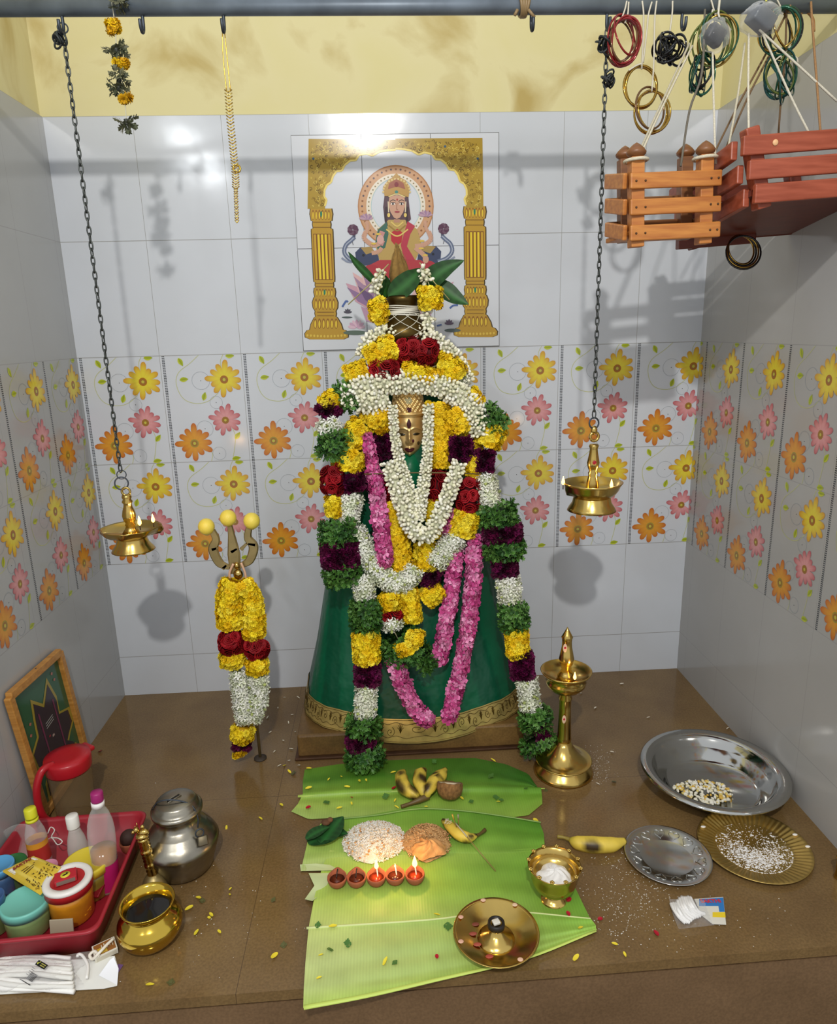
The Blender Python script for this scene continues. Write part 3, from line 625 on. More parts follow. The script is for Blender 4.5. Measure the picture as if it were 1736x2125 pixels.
def garland(name, label, layer, segs, group=None, yf=ysheet, cat='garland', loose=None):
    """segs: (kind, [(px,py)...], width px)"""
    a = segs[0][1][0]; root = thing(name, label, cat, aty(a[0], a[1], yf(a[1], layer)), group)
    allp = []
    for sg in segs:
        kind, pts, w = sg[:3]; w = [q*1.1 for q in w] if hasattr(w, '__len__') else w*1.12; kind, dl = (kind[:-1], 2.2) if kind[-1] == '+' else (kind, 0); P = [aty(x, y, yf(y, layer+dl)) for x, y in pts]; m = mpp(P[len(P)//2])
        if len(P) == 1: P = [P[0]+np.array((-.2*w*m, 0, 0)), P[0]+np.array((.2*w*m, 0, 0))]
        band(kind, P, [q*m/2 for q in w] if hasattr(w, '__len__') else w*m/2, root, *sg[3:])
        allp.append(P[0]); allp.append(P[-1])
    if loose is not False:
        b = MB(); k = 0
        for p, q in zip(allp[1:-1:2], allp[2::2]):
            if np.linalg.norm(q-p) < .04: b.add(*tube([p, q], .0016, 5), 'b8b08a'); k += 1
        if k: b.build('string', VCM, root)
    return root
# ================================================================== IDOL
IX, IY = 1.2, -.27
def body(z):  # half width, half depth
    a = np.interp(z, [0, .05, .3, .6, .9, 1.1, 1.3, 1.42], [.43, .42, .365, .305, .25, .2, .13, .09]); bb = np.interp(z, [0, .13, .5, .9, 1.2, 1.42], [.278, .262, .195, .155, .125, .075]); return a, bb
idol = thing('draped_idol', 'brass-faced idol wrapped in green silk, standing on the stone plinth', 'idol', (IX, IY, .11))
CLOTH = mat('green_silk', None, .36, noise=.18, nscale=7, spec=.4, bump=.8, bscale=5, bdist=.03)
def drape(z0, z1, nz, n, wav, colf, off=0):
    v, c = [], []
    for j in range(nz+1):
        z = z0+(z1-z0)*j/nz
        for i in range(n):
            t = 2*PI*i/n; a, bb = body(z); ct, st = math.cos(t), math.sin(t); e = .72
            k = 1+wav*(.5*math.sin(7*t+z*3)+.35*math.sin(13*t+1-z*5)+.2*math.sin(29*t+z*9))*max(0, 1-z/1.25)
            x = IX+(a+off)*k*math.copysign(abs(ct)**e, ct); y = IY+(bb+off)*k*math.copysign(abs(st)**e, st)
            zz = z
            if z0 < .2: zz += (.007*math.cos(t*2)-.006*math.sin(3*t))*max(0, 1-z/.35)+(.038*min(1, abs(ct)*1.7)-.004*abs(st))*max(0, 1-z/.4)
            v.append((x, y, zz)); c.append(colf(z, t))
    f = [(j*n+i, j*n+(i+1) % n, (j+1)*n+(i+1) % n, (j+1)*n+i) for j in range(nz) for i in range(n)]
    return v, f, c
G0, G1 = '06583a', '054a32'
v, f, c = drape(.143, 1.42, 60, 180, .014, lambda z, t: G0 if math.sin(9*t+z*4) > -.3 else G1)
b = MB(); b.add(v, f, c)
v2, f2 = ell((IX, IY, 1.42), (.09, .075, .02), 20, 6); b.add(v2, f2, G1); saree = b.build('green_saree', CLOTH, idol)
# fold creases on the cloth
b = MB()
for P, w in (([(1170, 1338), (1190, 1334)], 1), ):
    pass
ZARI = mat('gold_brocade', None, .32, .55, noise=.3, nscale=22)
v, f, c = drape(.062, .147, 10, 240, .014, lambda z, t: 'c6ae68', .002); b = MB(); b.add(v, f, c)
def onhem(t, z, e):
    a, bb = body(z); ct, st = math.cos(t), math.sin(t); k = 1+.014*(.5*math.sin(7*t+z*3)+.35*math.sin(13*t+1-z*5)+.2*math.sin(29*t+z*9))*max(0, 1-z/1.25)
    zz = z+(.007*math.cos(t*2)-.006*math.sin(3*t))*max(0, 1-z/.35)+(.038*min(1, abs(ct)*1.7)-.004*abs(st))*max(0, 1-z/.4)
    return (IX+(a+.002+e)*k*math.copysign(abs(ct)**.72, ct), IY+(bb+.002+e)*k*math.copysign(abs(st)**.72, st), zz)
def hemline(fn, n, r, c):
    v, f = tube([onhem(*fn(i/n), .0012) for i in range(n+1)], r, 4); b.add(v, f, c)
for k in range(23):
    tc_ = PI+.12+k*(PI-.24)/22; sg = 1 if k % 2 else -1
    hemline(lambda u: (tc_+.030*u*math.cos(u*10+k), .107+sg*.006+.019*u*math.sin(u*10+k)), 24, .0009, '5a471c')
    for q in range(6):
        a_ = -.9+q*.36
        hemline(lambda u: (tc_+.066+sg*.004+.022*u*math.sin(a_)*1.1, .098+.034*u*math.cos(a_)*(.6+.4*math.cos(a_))+.006*math.sin(u*3)), 3, .0009, '66501f')
hemline(lambda u: (PI*.97+u*PI*1.06, .084+.004*math.sin(u*190)), 420, .0008, '5a471c')
hemline(lambda u: (PI*.97+u*PI*1.06, .131+.004*math.sin(u*190)), 420, .0008, '5a471c')
for zz in (.067, .142): hemline(lambda u: (PI*.95+u*PI*1.1, zz), 120, .0012, '6e5a26')
b.build('saree_border', ZARI, idol)
# ---- brass face mask, a relief surface bulging towards the viewer
FX, FYb = aty(848, 880, -.40)[0]-.001, -.385
ZC, ZT = 1.046, 1.262
def relief(x, z):
    """x in -1..1 across the face, z metres"""
    t = (z-ZC)/(ZT-ZC); X = x*.054
    def g(cx, cz, sx, sz): return math.exp(-((X-cx)/sx)**2-((t-cz)/sz)**2)
    d = .045*math.sqrt(max(0, 1-x*x*.92))
    d -= .018*max(0, .1-t)*10*max(0, .1-t)*10*.6
    if t < .62:
        d += .013*g(0, .26, .0065, .07)+.005*g(0, .36, .0045, .1)+.006*g(-.008, .215, .005, .025)+.006*g(.008, .215, .005, .025)   # nose
        d += .006*g(0, .125, .016, .018)+.006*g(0, .085, .013, .014)-.002*g(0, .105, .017, .006)+.007*g(0, .02, .014, .035)     # lips, chin
        d += .004*g(-.03, .2, .016, .07)+.004*g(.03, .2, .016, .07)                                                          # cheeks
        for s in (-1, 1):
            d -= .006*g(s*.024, .335, .014, .035); d += .006*g(s*.024, .335, .009, .018)
            az = .43-.03*((X-s*.022)/.018)**2; d += .0035*math.exp(-((t-az)/.014)**2)*(1 if abs(X-s*.024) < .023 else 0)
        d += .004*g(0, .5, .03, .06)
    if t > .6:
        d += .008+.002*math.cos((t-.6)*160)*(t < .66) + .004*(.62 < t < .655)
        d += .003*math.sin(X*420)*math.sin(t*70)*(t > .67)
    return d
b = MB(); n, m = 70, 120; v, c = [], []
for j in range(m+1):
    z = ZC+(ZT-ZC)*j/m; t = j/m
    wd = .054*(np.interp(t, [0, .03, .1, .25, .4, .58, .62, .8, 1], [.22, .42, .7, .93, 1, .97, 1.03, .98, .86]))
    for i in range(n+1):
        x = -1+2*i/n; v.append((FX+x*wd, FYb-relief(x, z), z)); c.append('ffffff')
f = [(j*(n+1)+i, j*(n+1)+i+1, (j+1)*(n+1)+i+1, (j+1)*(n+1)+i) for j in range(m) for i in range(n)]
b.add(v, f, c); face = b.build('brass_face_mask', mat('face_brass', 'e8c684', .36, .7, noise=.12, nscale=25), idol)
def onface(X, t, e=.0008):
    z = ZC+(ZT-ZC)*t; wd = .054*(np.interp(t, [0, .03, .1, .25, .4, .58, .62, .8, 1], [.22, .42, .7, .93, 1, .97, 1.03, .98, .86])); return (FX+X, FYb-relief(X/wd, z)-e, z)
def blot(name, fn, c, rough=.6, e=.0012):
    b = MB(); n = 14; rr = [0, .5, 1]; v = [onface(*fn(0, 0), e)]
    for k in rr[1:]:
        for i in range(n): v.append(onface(*fn(k*math.cos(2*PI*i/n), k*math.sin(2*PI*i/n)), e if k < 1 else e*.3))
    f = [(0, 1+i, 1+(i+1) % n) for i in range(n)]+[(1+i, 1+n+i, 1+n+(i+1) % n, 1+(i+1) % n) for i in range(n)]
    b.add(v, f, c); return b.build(name, mat('kumkum_'+c, c, rough), face)
blot('forehead_mark', lambda p, q: (.0075*p*(1-.5*q*(q > 0)), .5+.075*q), '3e1018')
blot('crown_mark', lambda p, q: (.002+.009*p, .71+.04*q), '48141c'); blot('crown_disc', lambda p, q: (.000+.0125*p, .845+.055*q), 'a39a72')
blot('lips', lambda p, q: (.0165*p, .098+.036*q+.016*p*p), '4a1018', e=.002)
blot('cheek_mark', lambda p, q: (.0125+.004*p, .235+.026*q), '4a1018', e=.0015); blot('cheek_mark', lambda p, q: (.030+.0045*p, .195+.028*q), '4a3a1c')
for s in (-1, 1): blot('eye', lambda p, q: (s*.024+.012*p, .335+.022*q*(1-p*p*.5)), '2a2414', .3)
# neck cloth below the chin
b = MB(); v, f = tube([(FX, -.39, .9), (FX, -.385, 1.0), (FX+.002, -.375, 1.05)], [.055, .045, .036], 16); b.add(v, f, '0a7048'); b.build('neck_cloth', CLOTH, idol)
b = MB(); P = [aty(755+x, 984-3*math.sin(x/245*PI), ysheet(984, 3.4)) for x in range(0, 246, 15)]; v, f = tube(P, .0022, 6); b.add(v, f, '5a4a1c'); tag(b.build('twine', VCM), 'thin brown twine stretched across the garlands below the brass face', 'twine')
# stone plinth
pl = thing('stone_plinth', 'brown stone slab plinth with a metal edge under the draped idol', 'plinth', (IX, IY, 0))
b = MB(); v, f = box((1.178, -.285, .048), (.80, .478, .086), None, .008); b.add(v, f, '7c5a30', smooth=False); b.build('slab', stone('plinth_stone', '4a351d', '7c5e32', .35, False), pl)
b = MB(); v, f = box((1.178, -.285, .0055), (.82, .508, .01), None, .003); b.add(v, f, '4a3020', smooth=False); b.build('metal_edge', mat('rusty_edge', '4e3420', .4, .4, noise=.3), pl)
# ================================================================== GARLANDS ON THE IDOL
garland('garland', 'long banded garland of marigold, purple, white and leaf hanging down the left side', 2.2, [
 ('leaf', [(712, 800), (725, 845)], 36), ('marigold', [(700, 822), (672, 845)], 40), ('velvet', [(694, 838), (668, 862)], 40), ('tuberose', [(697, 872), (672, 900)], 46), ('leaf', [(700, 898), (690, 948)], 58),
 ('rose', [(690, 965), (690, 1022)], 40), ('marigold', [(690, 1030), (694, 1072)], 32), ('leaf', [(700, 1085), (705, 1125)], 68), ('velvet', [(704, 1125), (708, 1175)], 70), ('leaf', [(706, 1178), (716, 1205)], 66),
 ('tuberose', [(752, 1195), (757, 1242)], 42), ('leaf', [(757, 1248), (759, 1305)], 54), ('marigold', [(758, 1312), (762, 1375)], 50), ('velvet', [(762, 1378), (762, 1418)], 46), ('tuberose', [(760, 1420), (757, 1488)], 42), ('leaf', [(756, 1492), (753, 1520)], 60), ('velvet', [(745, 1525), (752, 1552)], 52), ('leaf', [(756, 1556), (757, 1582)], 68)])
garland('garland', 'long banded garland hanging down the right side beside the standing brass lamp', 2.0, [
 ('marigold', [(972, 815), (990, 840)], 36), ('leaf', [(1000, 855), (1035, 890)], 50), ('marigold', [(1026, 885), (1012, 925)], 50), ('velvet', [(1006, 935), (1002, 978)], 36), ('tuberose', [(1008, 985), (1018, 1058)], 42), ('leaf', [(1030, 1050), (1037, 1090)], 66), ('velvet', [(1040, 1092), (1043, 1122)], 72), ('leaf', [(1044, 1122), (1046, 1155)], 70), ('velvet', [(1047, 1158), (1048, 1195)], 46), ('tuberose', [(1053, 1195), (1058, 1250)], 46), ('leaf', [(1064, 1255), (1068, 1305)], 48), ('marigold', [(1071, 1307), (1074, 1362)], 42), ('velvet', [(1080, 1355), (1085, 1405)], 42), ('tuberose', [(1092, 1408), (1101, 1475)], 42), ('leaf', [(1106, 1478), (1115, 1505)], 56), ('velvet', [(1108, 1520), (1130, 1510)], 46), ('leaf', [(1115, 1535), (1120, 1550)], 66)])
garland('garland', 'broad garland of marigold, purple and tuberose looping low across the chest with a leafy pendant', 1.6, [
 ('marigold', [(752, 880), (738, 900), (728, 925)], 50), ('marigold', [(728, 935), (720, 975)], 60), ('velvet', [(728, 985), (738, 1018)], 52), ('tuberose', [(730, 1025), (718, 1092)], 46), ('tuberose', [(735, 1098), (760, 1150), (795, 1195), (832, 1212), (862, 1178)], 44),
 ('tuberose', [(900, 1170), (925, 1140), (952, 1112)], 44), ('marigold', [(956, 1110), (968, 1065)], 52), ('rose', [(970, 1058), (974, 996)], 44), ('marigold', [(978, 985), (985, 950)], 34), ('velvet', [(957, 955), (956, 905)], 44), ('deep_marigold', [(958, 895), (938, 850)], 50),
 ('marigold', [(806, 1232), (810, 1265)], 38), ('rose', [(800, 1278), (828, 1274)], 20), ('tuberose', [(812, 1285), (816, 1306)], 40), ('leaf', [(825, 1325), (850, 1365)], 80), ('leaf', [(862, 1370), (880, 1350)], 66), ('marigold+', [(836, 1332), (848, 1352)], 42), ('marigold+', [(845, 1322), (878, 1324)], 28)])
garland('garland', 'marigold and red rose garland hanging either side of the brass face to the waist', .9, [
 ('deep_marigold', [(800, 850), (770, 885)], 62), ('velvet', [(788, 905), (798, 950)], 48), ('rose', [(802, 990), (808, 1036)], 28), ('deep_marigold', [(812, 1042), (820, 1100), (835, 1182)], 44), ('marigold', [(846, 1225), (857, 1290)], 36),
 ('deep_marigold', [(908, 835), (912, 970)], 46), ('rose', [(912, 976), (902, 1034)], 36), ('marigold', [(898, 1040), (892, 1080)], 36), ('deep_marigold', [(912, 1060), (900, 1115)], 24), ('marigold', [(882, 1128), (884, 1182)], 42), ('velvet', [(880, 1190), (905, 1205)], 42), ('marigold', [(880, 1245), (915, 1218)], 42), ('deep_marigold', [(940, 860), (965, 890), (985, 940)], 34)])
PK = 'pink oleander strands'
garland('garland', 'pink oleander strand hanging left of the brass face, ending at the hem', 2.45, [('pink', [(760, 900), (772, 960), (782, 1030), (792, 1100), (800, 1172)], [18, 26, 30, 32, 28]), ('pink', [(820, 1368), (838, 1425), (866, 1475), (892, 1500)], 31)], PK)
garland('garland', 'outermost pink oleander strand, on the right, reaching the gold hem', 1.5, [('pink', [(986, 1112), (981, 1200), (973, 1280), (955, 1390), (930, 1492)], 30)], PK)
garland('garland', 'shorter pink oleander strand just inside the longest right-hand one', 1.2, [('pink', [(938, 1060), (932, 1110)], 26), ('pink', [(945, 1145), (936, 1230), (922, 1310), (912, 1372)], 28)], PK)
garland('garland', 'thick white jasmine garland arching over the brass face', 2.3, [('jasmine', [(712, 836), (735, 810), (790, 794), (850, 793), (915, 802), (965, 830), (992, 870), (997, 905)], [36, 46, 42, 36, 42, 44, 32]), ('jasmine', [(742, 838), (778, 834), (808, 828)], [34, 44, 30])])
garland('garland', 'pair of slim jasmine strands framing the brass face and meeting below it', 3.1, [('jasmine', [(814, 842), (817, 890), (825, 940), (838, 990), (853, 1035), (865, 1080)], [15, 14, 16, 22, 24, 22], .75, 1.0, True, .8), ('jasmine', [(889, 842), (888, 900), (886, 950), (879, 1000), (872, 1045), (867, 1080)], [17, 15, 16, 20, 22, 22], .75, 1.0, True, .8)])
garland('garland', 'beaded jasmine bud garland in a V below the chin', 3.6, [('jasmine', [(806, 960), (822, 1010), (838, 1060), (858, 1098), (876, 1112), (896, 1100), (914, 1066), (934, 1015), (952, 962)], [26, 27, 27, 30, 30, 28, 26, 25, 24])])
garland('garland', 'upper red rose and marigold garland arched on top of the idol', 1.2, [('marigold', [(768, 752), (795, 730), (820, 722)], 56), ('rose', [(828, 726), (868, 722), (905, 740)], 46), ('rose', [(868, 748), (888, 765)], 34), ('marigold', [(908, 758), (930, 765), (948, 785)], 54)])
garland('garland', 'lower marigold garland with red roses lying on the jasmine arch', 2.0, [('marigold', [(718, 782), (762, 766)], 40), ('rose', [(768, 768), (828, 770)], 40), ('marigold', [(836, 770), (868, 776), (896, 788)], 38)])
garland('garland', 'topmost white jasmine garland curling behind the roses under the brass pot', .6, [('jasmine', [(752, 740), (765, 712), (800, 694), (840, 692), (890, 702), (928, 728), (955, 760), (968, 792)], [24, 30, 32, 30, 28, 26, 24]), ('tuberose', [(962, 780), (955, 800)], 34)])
# ================================================================== KALASHA POT WITH COCONUT AND LEAVES
yk = -.36; pot = thing('ritual_pot', 'dark brass pot wound with white thread on top of the garlanded idol', 'pot', aty(838, 705, yk))
KB = mat('dark_brass', '54431f', .35, .9, noise=.3, nscale=12)
v, f, xk = lathe_px(838, [(45, 720), (58, 700), (60, 690), (54, 676), (42, 662), (34, 652), (33, 644), (35, 640), (34, 630), (36, 626), (37, 618), (34, 614), (30, 616), (28, 640)], yk); b = MB(); b.add(v, f); b.build('pot_body', KB, pot)
b = MB()
for i in range(7): y = 636+i*3.0; P = aty(838, y, yk); r = np.interp(y, [636, 645, 656], [35, 34, 38])*mpp(P); b.add(*tube([(xk+r*math.cos(t), yk+r*math.sin(t), P[2]+.002*math.sin(t*2+i)) for t in np.linspace(0, 2*PI, 30)[:-1]], .0022, 5, closed=True), 'd8d4c4')
for i in range(12):
    a0 = -2.6+i*.35; pts = []
    for t in np.linspace(0, 1, 12):
        y = 652+46*t; P = aty(838, y, yk); r = np.interp(y, [652, 662, 676, 690, 700], [36, 43, 55, 61, 59])*mpp(P); a = a0+(1.5 if i % 2 else -1.5)*t; pts.append((xk+r*math.cos(a), yk+r*math.sin(a), P[2]))
    b.add(*tube(pts, .0013, 5), 'c8c4b0')
b.build('thread', mat('cotton_thread', None, .85), pot)
# coconut
b = MB(); P0 = aty(832, 618, yk); P1 = aty(822, 506, yk); L = P1[2]-P0[2]; v, f = [], []
n = 24; prof = [(.012, -.02), (.024, .1), (.033, .3), (.034, .45), (.026, .62), (.014, .8), (.007, .92), (.0015, 1.0)]
for r, t in prof:
    for i in range(n): a = 2*PI*i/n; rr = r*(1+.1*math.cos(3*a)+.06*math.sin(17*a+t*9)); v.append((P0[0]+(P1[0]-P0[0])*t+rr*math.cos(a), yk+rr*math.sin(a), P0[2]+L*t))
f = [(j*n+i, j*n+(i+1) % n, (j+1)*n+(i+1) % n, (j+1)*n+i) for j in range(len(prof)-1) for i in range(n)]
b.add(v, f, ['8a6a34' if i % 3 else '745626' for i in range(len(v))])
for i in range(40):
    a = rng.uniform(0, 2*PI); r = .03; x0 = P0[0]-.003+r*math.cos(a); y0 = yk+r*math.sin(a); z0 = P0[2]+L*rng.uniform(.1, .5)
    b.add(*tube([(x0, y0, z0), (x0*.7+(P0[0]-.004)*.3, y0*.6+yk*.4-.004, z0+L*.3), (P1[0]+rng.normal(0, .004), yk+rng.normal(0, .004), P1[2]-L*rng.uniform(-.03, .15))], .0008, 4), '9c7c44')
tag(b.build('coconut', mat('husk', None, .9, noise=.3, nscale=80), None, P0), 'brown husked coconut standing point-up in the brass pot', 'coconut')
# leaves in the pot
def leafblade(P, w, c, up=(0, -1, .3), fold=.25, tip=1.6, n=14):
    P = np.array(smoothpath([np.asarray(p, float) for p in P], n)); T = np.gradient(P, axis=0); v, cc = [], []; m = len(P)
    for i, p in enumerate(P):
        t = i/(m-1); ww = w*(math.sin(PI*min(1, t**.75))**.8)*.5; tt = T[i]/np.linalg.norm(T[i]); s = np.cross(tt, up); s /= np.linalg.norm(s)+1e-9; u = np.cross(s, tt)
        for k in (-1, -.5, 0, .5, 1): v.append(p+s*ww*k+u*(abs(k)*ww*fold)); cc.append(tuple(min(255, q*(1.35 if k == 0 else .92+.08*math.sin(t*40))) for q in (int(c[0:2], 16), int(c[2:4], 16), int(c[4:6], 16))))
    f = [(j*5+i, j*5+i+1, j*5+i+6, j*5+i+5) for j in range(m-1) for i in range(4)]
    return v, f, cc
for (pts, w, lab) in (
 ([(880, 612), (850, 585), (832, 560), (808, 612)][1::1], 40, None),
 ([(805, 616), (830, 600), (858, 575), (872, 556)], 40, 'broad green mango leaf in front of the coconut'),
 ([(790, 600), (762, 570), (738, 545), (722, 522)], 15, 'narrow green mango leaf pointing up to the left of the coconut'),
 ([(868, 612), (895, 580), (925, 558), (963, 540)], 38, 'green mango leaf pointing up to the right of the coconut'),
 ([(880, 600), (915, 600), (945, 618), (972, 632)], 34, 'green mango leaf drooping to the lower right of the coconut'),
 ([(800, 618), (796, 600), (793, 580), (790, 566)], 30, 'short dark mango leaf at the left edge of the pot'),
 ([(868, 615), (878, 600), (885, 585), (892, 572)], 36, 'short broad mango leaf at the right edge of the pot')):
    if not lab: continue
    b = MB(); yy = yk-.03 if 'front' in lab else yk+(.01 if 'short' in lab else -.012); v, f, c = leafblade([aty(x, y, yy-.01*i) for i, (x, y) in enumerate(pts)], w*.00175, '214a1c'); b.add(v, f, c)
    tag(b.build('mango_leaf', LEAFM, None, v[0]), lab, 'leaf', 'mango leaves in the pot')
garland('garland', 'short jasmine and marigold garland hung around the brass pot', 2.4, [('jasmine', [(792, 560), (782, 585), (776, 610)], 14), ('marigold', [(780, 622), (786, 650), (782, 668)], 36), ('jasmine', [(790, 668), (796, 690)], 18),
  ('jasmine', [(872, 556), (880, 570), (888, 585)], 18), ('marigold', [(892, 598), (894, 640)], 44), ('jasmine', [(884, 648), (890, 668), (886, 685)], 18)], yf=lambda py, l: yk-.055)
for i, (pa, pb) in enumerate((((806, 548), (722, 632)), ((870, 545), (932, 622)), ((800, 565), (770, 640)))):
    b = MB(); v, f = tube([aty(*pa, yk-.06), (aty(*pa, yk-.06)+aty(*pb, yk-.06))/2+(0, 0, -.004), aty(*pb, yk-.06)], .0018, 6); b.add(v, f, 'a8a068')
    tag(b.build('grass_stalk', VCM, None, v[0]), ('dry stalk slanting down to the left of the pot leaves', 'dry stalk slanting down to the right of the pot leaves', 'pale green stalk against the left marigolds of the pot')[i], 'stalk')
# ================================================================== PIPE, CHAINS AND THINGS HUNG FROM IT
YP = -.7
def hang(px, py): return aty(px, py, YP)
pz = hang(868, 14)[2]; PR = .0185
pipe = thing('ceiling_pipe', 'grey painted steel pipe with welded hooks running from wall to wall', 'pipe', (1.18, YP, pz))
b = MB(); v, f = tube([(.001, YP, pz), (W-.001, YP, pz)], PR, 20); b.add(v, f); b.build('rod', mat('grey_paint', '68727c', .45, .3, noise=.35, nscale=9), pipe)
for hx in (128, 295, 463, 1102, 1259, 1415):
    x = hang(hx, 30)[0]; P = [(x, YP, pz-PR*.8), (x, YP, pz-PR-.022), (x, YP-.006, pz-PR-.036), (x, YP-.018, pz-PR-.04), (x, YP-.026, pz-PR-.03), (x, YP-.027, pz-PR-.016)]
    b = MB(); b.add(*tube(smoothpath(P, 5), .0042, 8), '4c463c'); b.build('hook', IRON, pipe)
b = MB()
for i in range(4): x = hang(1078+i*5, 15)[0]; b.add(*torus((x, YP, pz), PR+.004, .004, roty(PI/2+.12*(i-1.5)), 20, 6), '8c7450')
for q in ((1070, 28, 1064, 40), (1092, 28, 1105, 44)): b.add(*tube([hang(q[0], q[1])+(0, -.022, 0), hang(q[2], q[3])+(0, -.022, 0)], .004, 6), '8c7450')
tag(b.build('rope_tie', VCM, None, hang(1085, 16)), 'fraying brown rope tied round the pipe above the mural', 'rope')
def chain(name, label, px0, px1, rings):
    root = thing(name, label, 'chain', hang(*px0)); a, c = hang(*px0), hang(*px1); L = np.linalg.norm(c-a); n = int(L/.0185); b = MB(); d = (c-a)/L; F = frame_of(d, (0, 1, 0))
    for i in range(n):
        p = a+d*(i+.5)*L/n; R = F@rotz(PI/2*(i % 2)+.2*math.sin(i)); P = []
        for t in np.linspace(0, 2*PI, 15)[:-1]: P.append(p+R@np.array((.0048*math.cos(t), 0, .0128*math.sin(t)*(1+.0*t))))
        b.add(*tube(P, .0019, 6, closed=True), '4a4e52')
    b.build('chain_links', mat('chain_iron', '565a58', .42, .85, noise=.35, nscale=40), root)
    for (x, y, r, w, c) in rings: b = MB(); p = hang(x, y); b.add(*torus(p, r*mpp(p), w, frame_of((.25, -1, .1)), 24, 8), c); b.build('ring', IRON, root)
    return root
c1 = chain('hanging_chain', 'dark link chain hanging on the left, carrying the left brass lamp', (131, 68), (250, 978), [(130, 58, 10, .0018, '6c6a60'), (252, 985, 9, .0016, '8c8a80'), (252, 1003, 13, .0022, '3a3a38')])
c2 = chain('hanging_chain', 'dark link chain hanging on the right, carrying the right brass lamp', (1259, 62), (1232, 866), [(1232, 878, 11, .0024, '4a4640')])
def knot(px, py, s, par):
    b = MB(); p = hang(px, py)
    for i in range(9):
        M = frame_of(rng.normal(0, 1, 3)); b.add(*torus(p+rng.normal(0, s*.3, 3)+(0, -.006, 0), s*rng.uniform(.5, .9), .0026, M, 16, 5), ('24282a', '343a3a', '1c2022')[i % 3])
    return b.build('black_thread_knot', VCM, par)
knot(127, 85, .014, c1); knot(1252, 92, .022, c2); knot(1261, 168, .017, c2)
# ---- hanging lamps
def hang_lamp(label, cx, prof, foot, stem, spouts, flames, loop):
    y = YP; xc = hang(cx, stem[0][1])[0]; root = thing('hanging_oil_lamp', label, 'oil lamp', (xc, y, hang(cx, foot[-1][1])[2]), 'brass lamps hung on chains')
    v, f, _ = lathe_px(cx, prof, y, 48, xc); v = np.array(v); zr = hang(cx, prof[0][1])[2]
    for ang, ext, wd in spouts:     # pull the rim out into pouring spouts
        for i, p in enumerate(v):
            d = math.atan2(p[1]-y, p[0]-xc)-ang; d = (d+PI) % (2*PI)-PI; k = math.exp(-(d/wd)**2)*max(0, 1-abs(p[2]-zr)/.03); rr = np.hypot(p[0]-xc, p[1]-y)
            if rr > .05: v[i, 0] += ext*k*math.cos(ang); v[i, 1] += ext*k*math.sin(ang)
    b = MB(); b.add(v, f); b.build('oil_bowl', BRASS, root)
    v, f, _ = lathe_px(cx, foot, y, 40, xc); b = MB(); b.add(v, f); b.build('foot', BRASS, root)
    v, f, _ = lathe_px(cx, stem, y, 28, xc); b = MB(); b.add(v, f); st = b.build('stem', BRASS, root)
    p = np.array((xc, y, hang(cx, loop[0])[2])); b = MB(); b.add(*torus(p, loop[1]*mpp(p), loop[2], frame_of((.1, -1, 0)), 24, 8)); b.build('loop', BRASS, st)
    for fx, fy, h, dy in flames:
        p = aty(fx, fy, y+dy); b = MB(); b.add(*tube([p+(0, 0, -.014), p+(0, 0, .002)], .0016, 6)); b.build('wick', WICK, root); flame(tuple(p), h, 'flame', root)
    return root
hang_lamp('left hanging brass lamp with pointed spouts and two flames', 262, [(12, 1112), (40, 1111), (52, 1104), (57, 1096), (59, 1094), (56, 1096), (48, 1103), (12, 1106)], [(28, 1110), (30, 1118), (33, 1128), (41, 1138), (43, 1142), (38, 1142), (20, 1120)],
  [(1, 1026), (9, 1027), (10, 1032), (8, 1036), (11, 1041), (8, 1046), (9, 1052), (12, 1060), (14, 1070), (12, 1080), (9, 1085), (11, 1089), (9, 1092), (12, 1098), (18, 1106)], [(PI*1.02, .024, .22), (.22, .03, .22), (-PI/2, .014, .25), (PI/2, .014, .25), (-PI*.25, .008, .2), (-PI*.75, .008, .2)], [(290, 1090, .028, -.03), (318, 1084, .026, .0)], (1020, 8, .0035))
hang_lamp('right hanging brass lamp with a wide round bowl and two flames', 1232, [(14, 1030), (34, 1030), (45, 1026), (53, 1016), (58, 1005), (62, 1000), (59, 1000), (52, 1012), (14, 1022)], [(36, 1028), (38, 1032), (40, 1042), (47, 1052), (50, 1058), (46, 1058), (30, 1036)],
  [(2, 921), (9, 922), (10, 926), (8, 931), (9, 940), (11, 950), (13, 960), (11, 970), (8, 977), (10, 981), (9, 986), (10, 990), (13, 1002), (14, 1014), (16, 1024)], [(PI*.98, .016, .2), (0, .010, .25)], [(1168, 1006, .026, .0), (1268, 1012, .026, -.02)], (906, 9, .0045))
b = MB(); p = aty(1232, 893, YP); b.add(*ell(p, (.010, .009, .014), 12, 8)); tag(b.build('chain_bead', BRASS, None, p), 'small brass bead above the loop of the right hanging lamp', 'bead')
b = MB(); p = aty(1233, 960, YP-.021); b.add(*ell(p, (.006, .0015, .006), 10, 6), 'a01428'); 
o = b.build('kumkum_dot', VCM, bpy.data.objects['hanging_oil_lamp.001'])
# ---- gold chain, dried garland
gc = thing('gold_chain', 'long gold-coloured necklace chain hanging from a pipe hook', 'chain', hang(463, 60))
b = MB()
for s in (-1, 1): P = [hang(463+s*2, 58), hang(467+s*4, 120), hang(474+s*4, 190)]; b.add(*tube(smoothpath(P, 8), .0013, 5)); 
b.build('strand', GOLD, gc)
b = MB(); cpts = [hang(x, y) for x, y in ((474, 190), (478, 250), (484, 310), (489, 365), (490, 410), (492, 460))]; cp = smoothpath(cpts, 9)
for i, p in enumerate(cp):
    w = .0092 if i < len(cp)*.7 else .005
    for s in (-1, 1): b.add(*tube([p+(s*w, -.002, .0035), p+(0, -.006, -.0035)], .0016, 5), 'ecd078' if i % 2 else 'b8953c')
p = hang(491, 350); b.add(*torus(p, .009, .003, frame_of((.3, -1, 0)), 14, 5), 'c8a850'); b.build('braided_length', mat('gilt_links', None, .25, .9), gc)
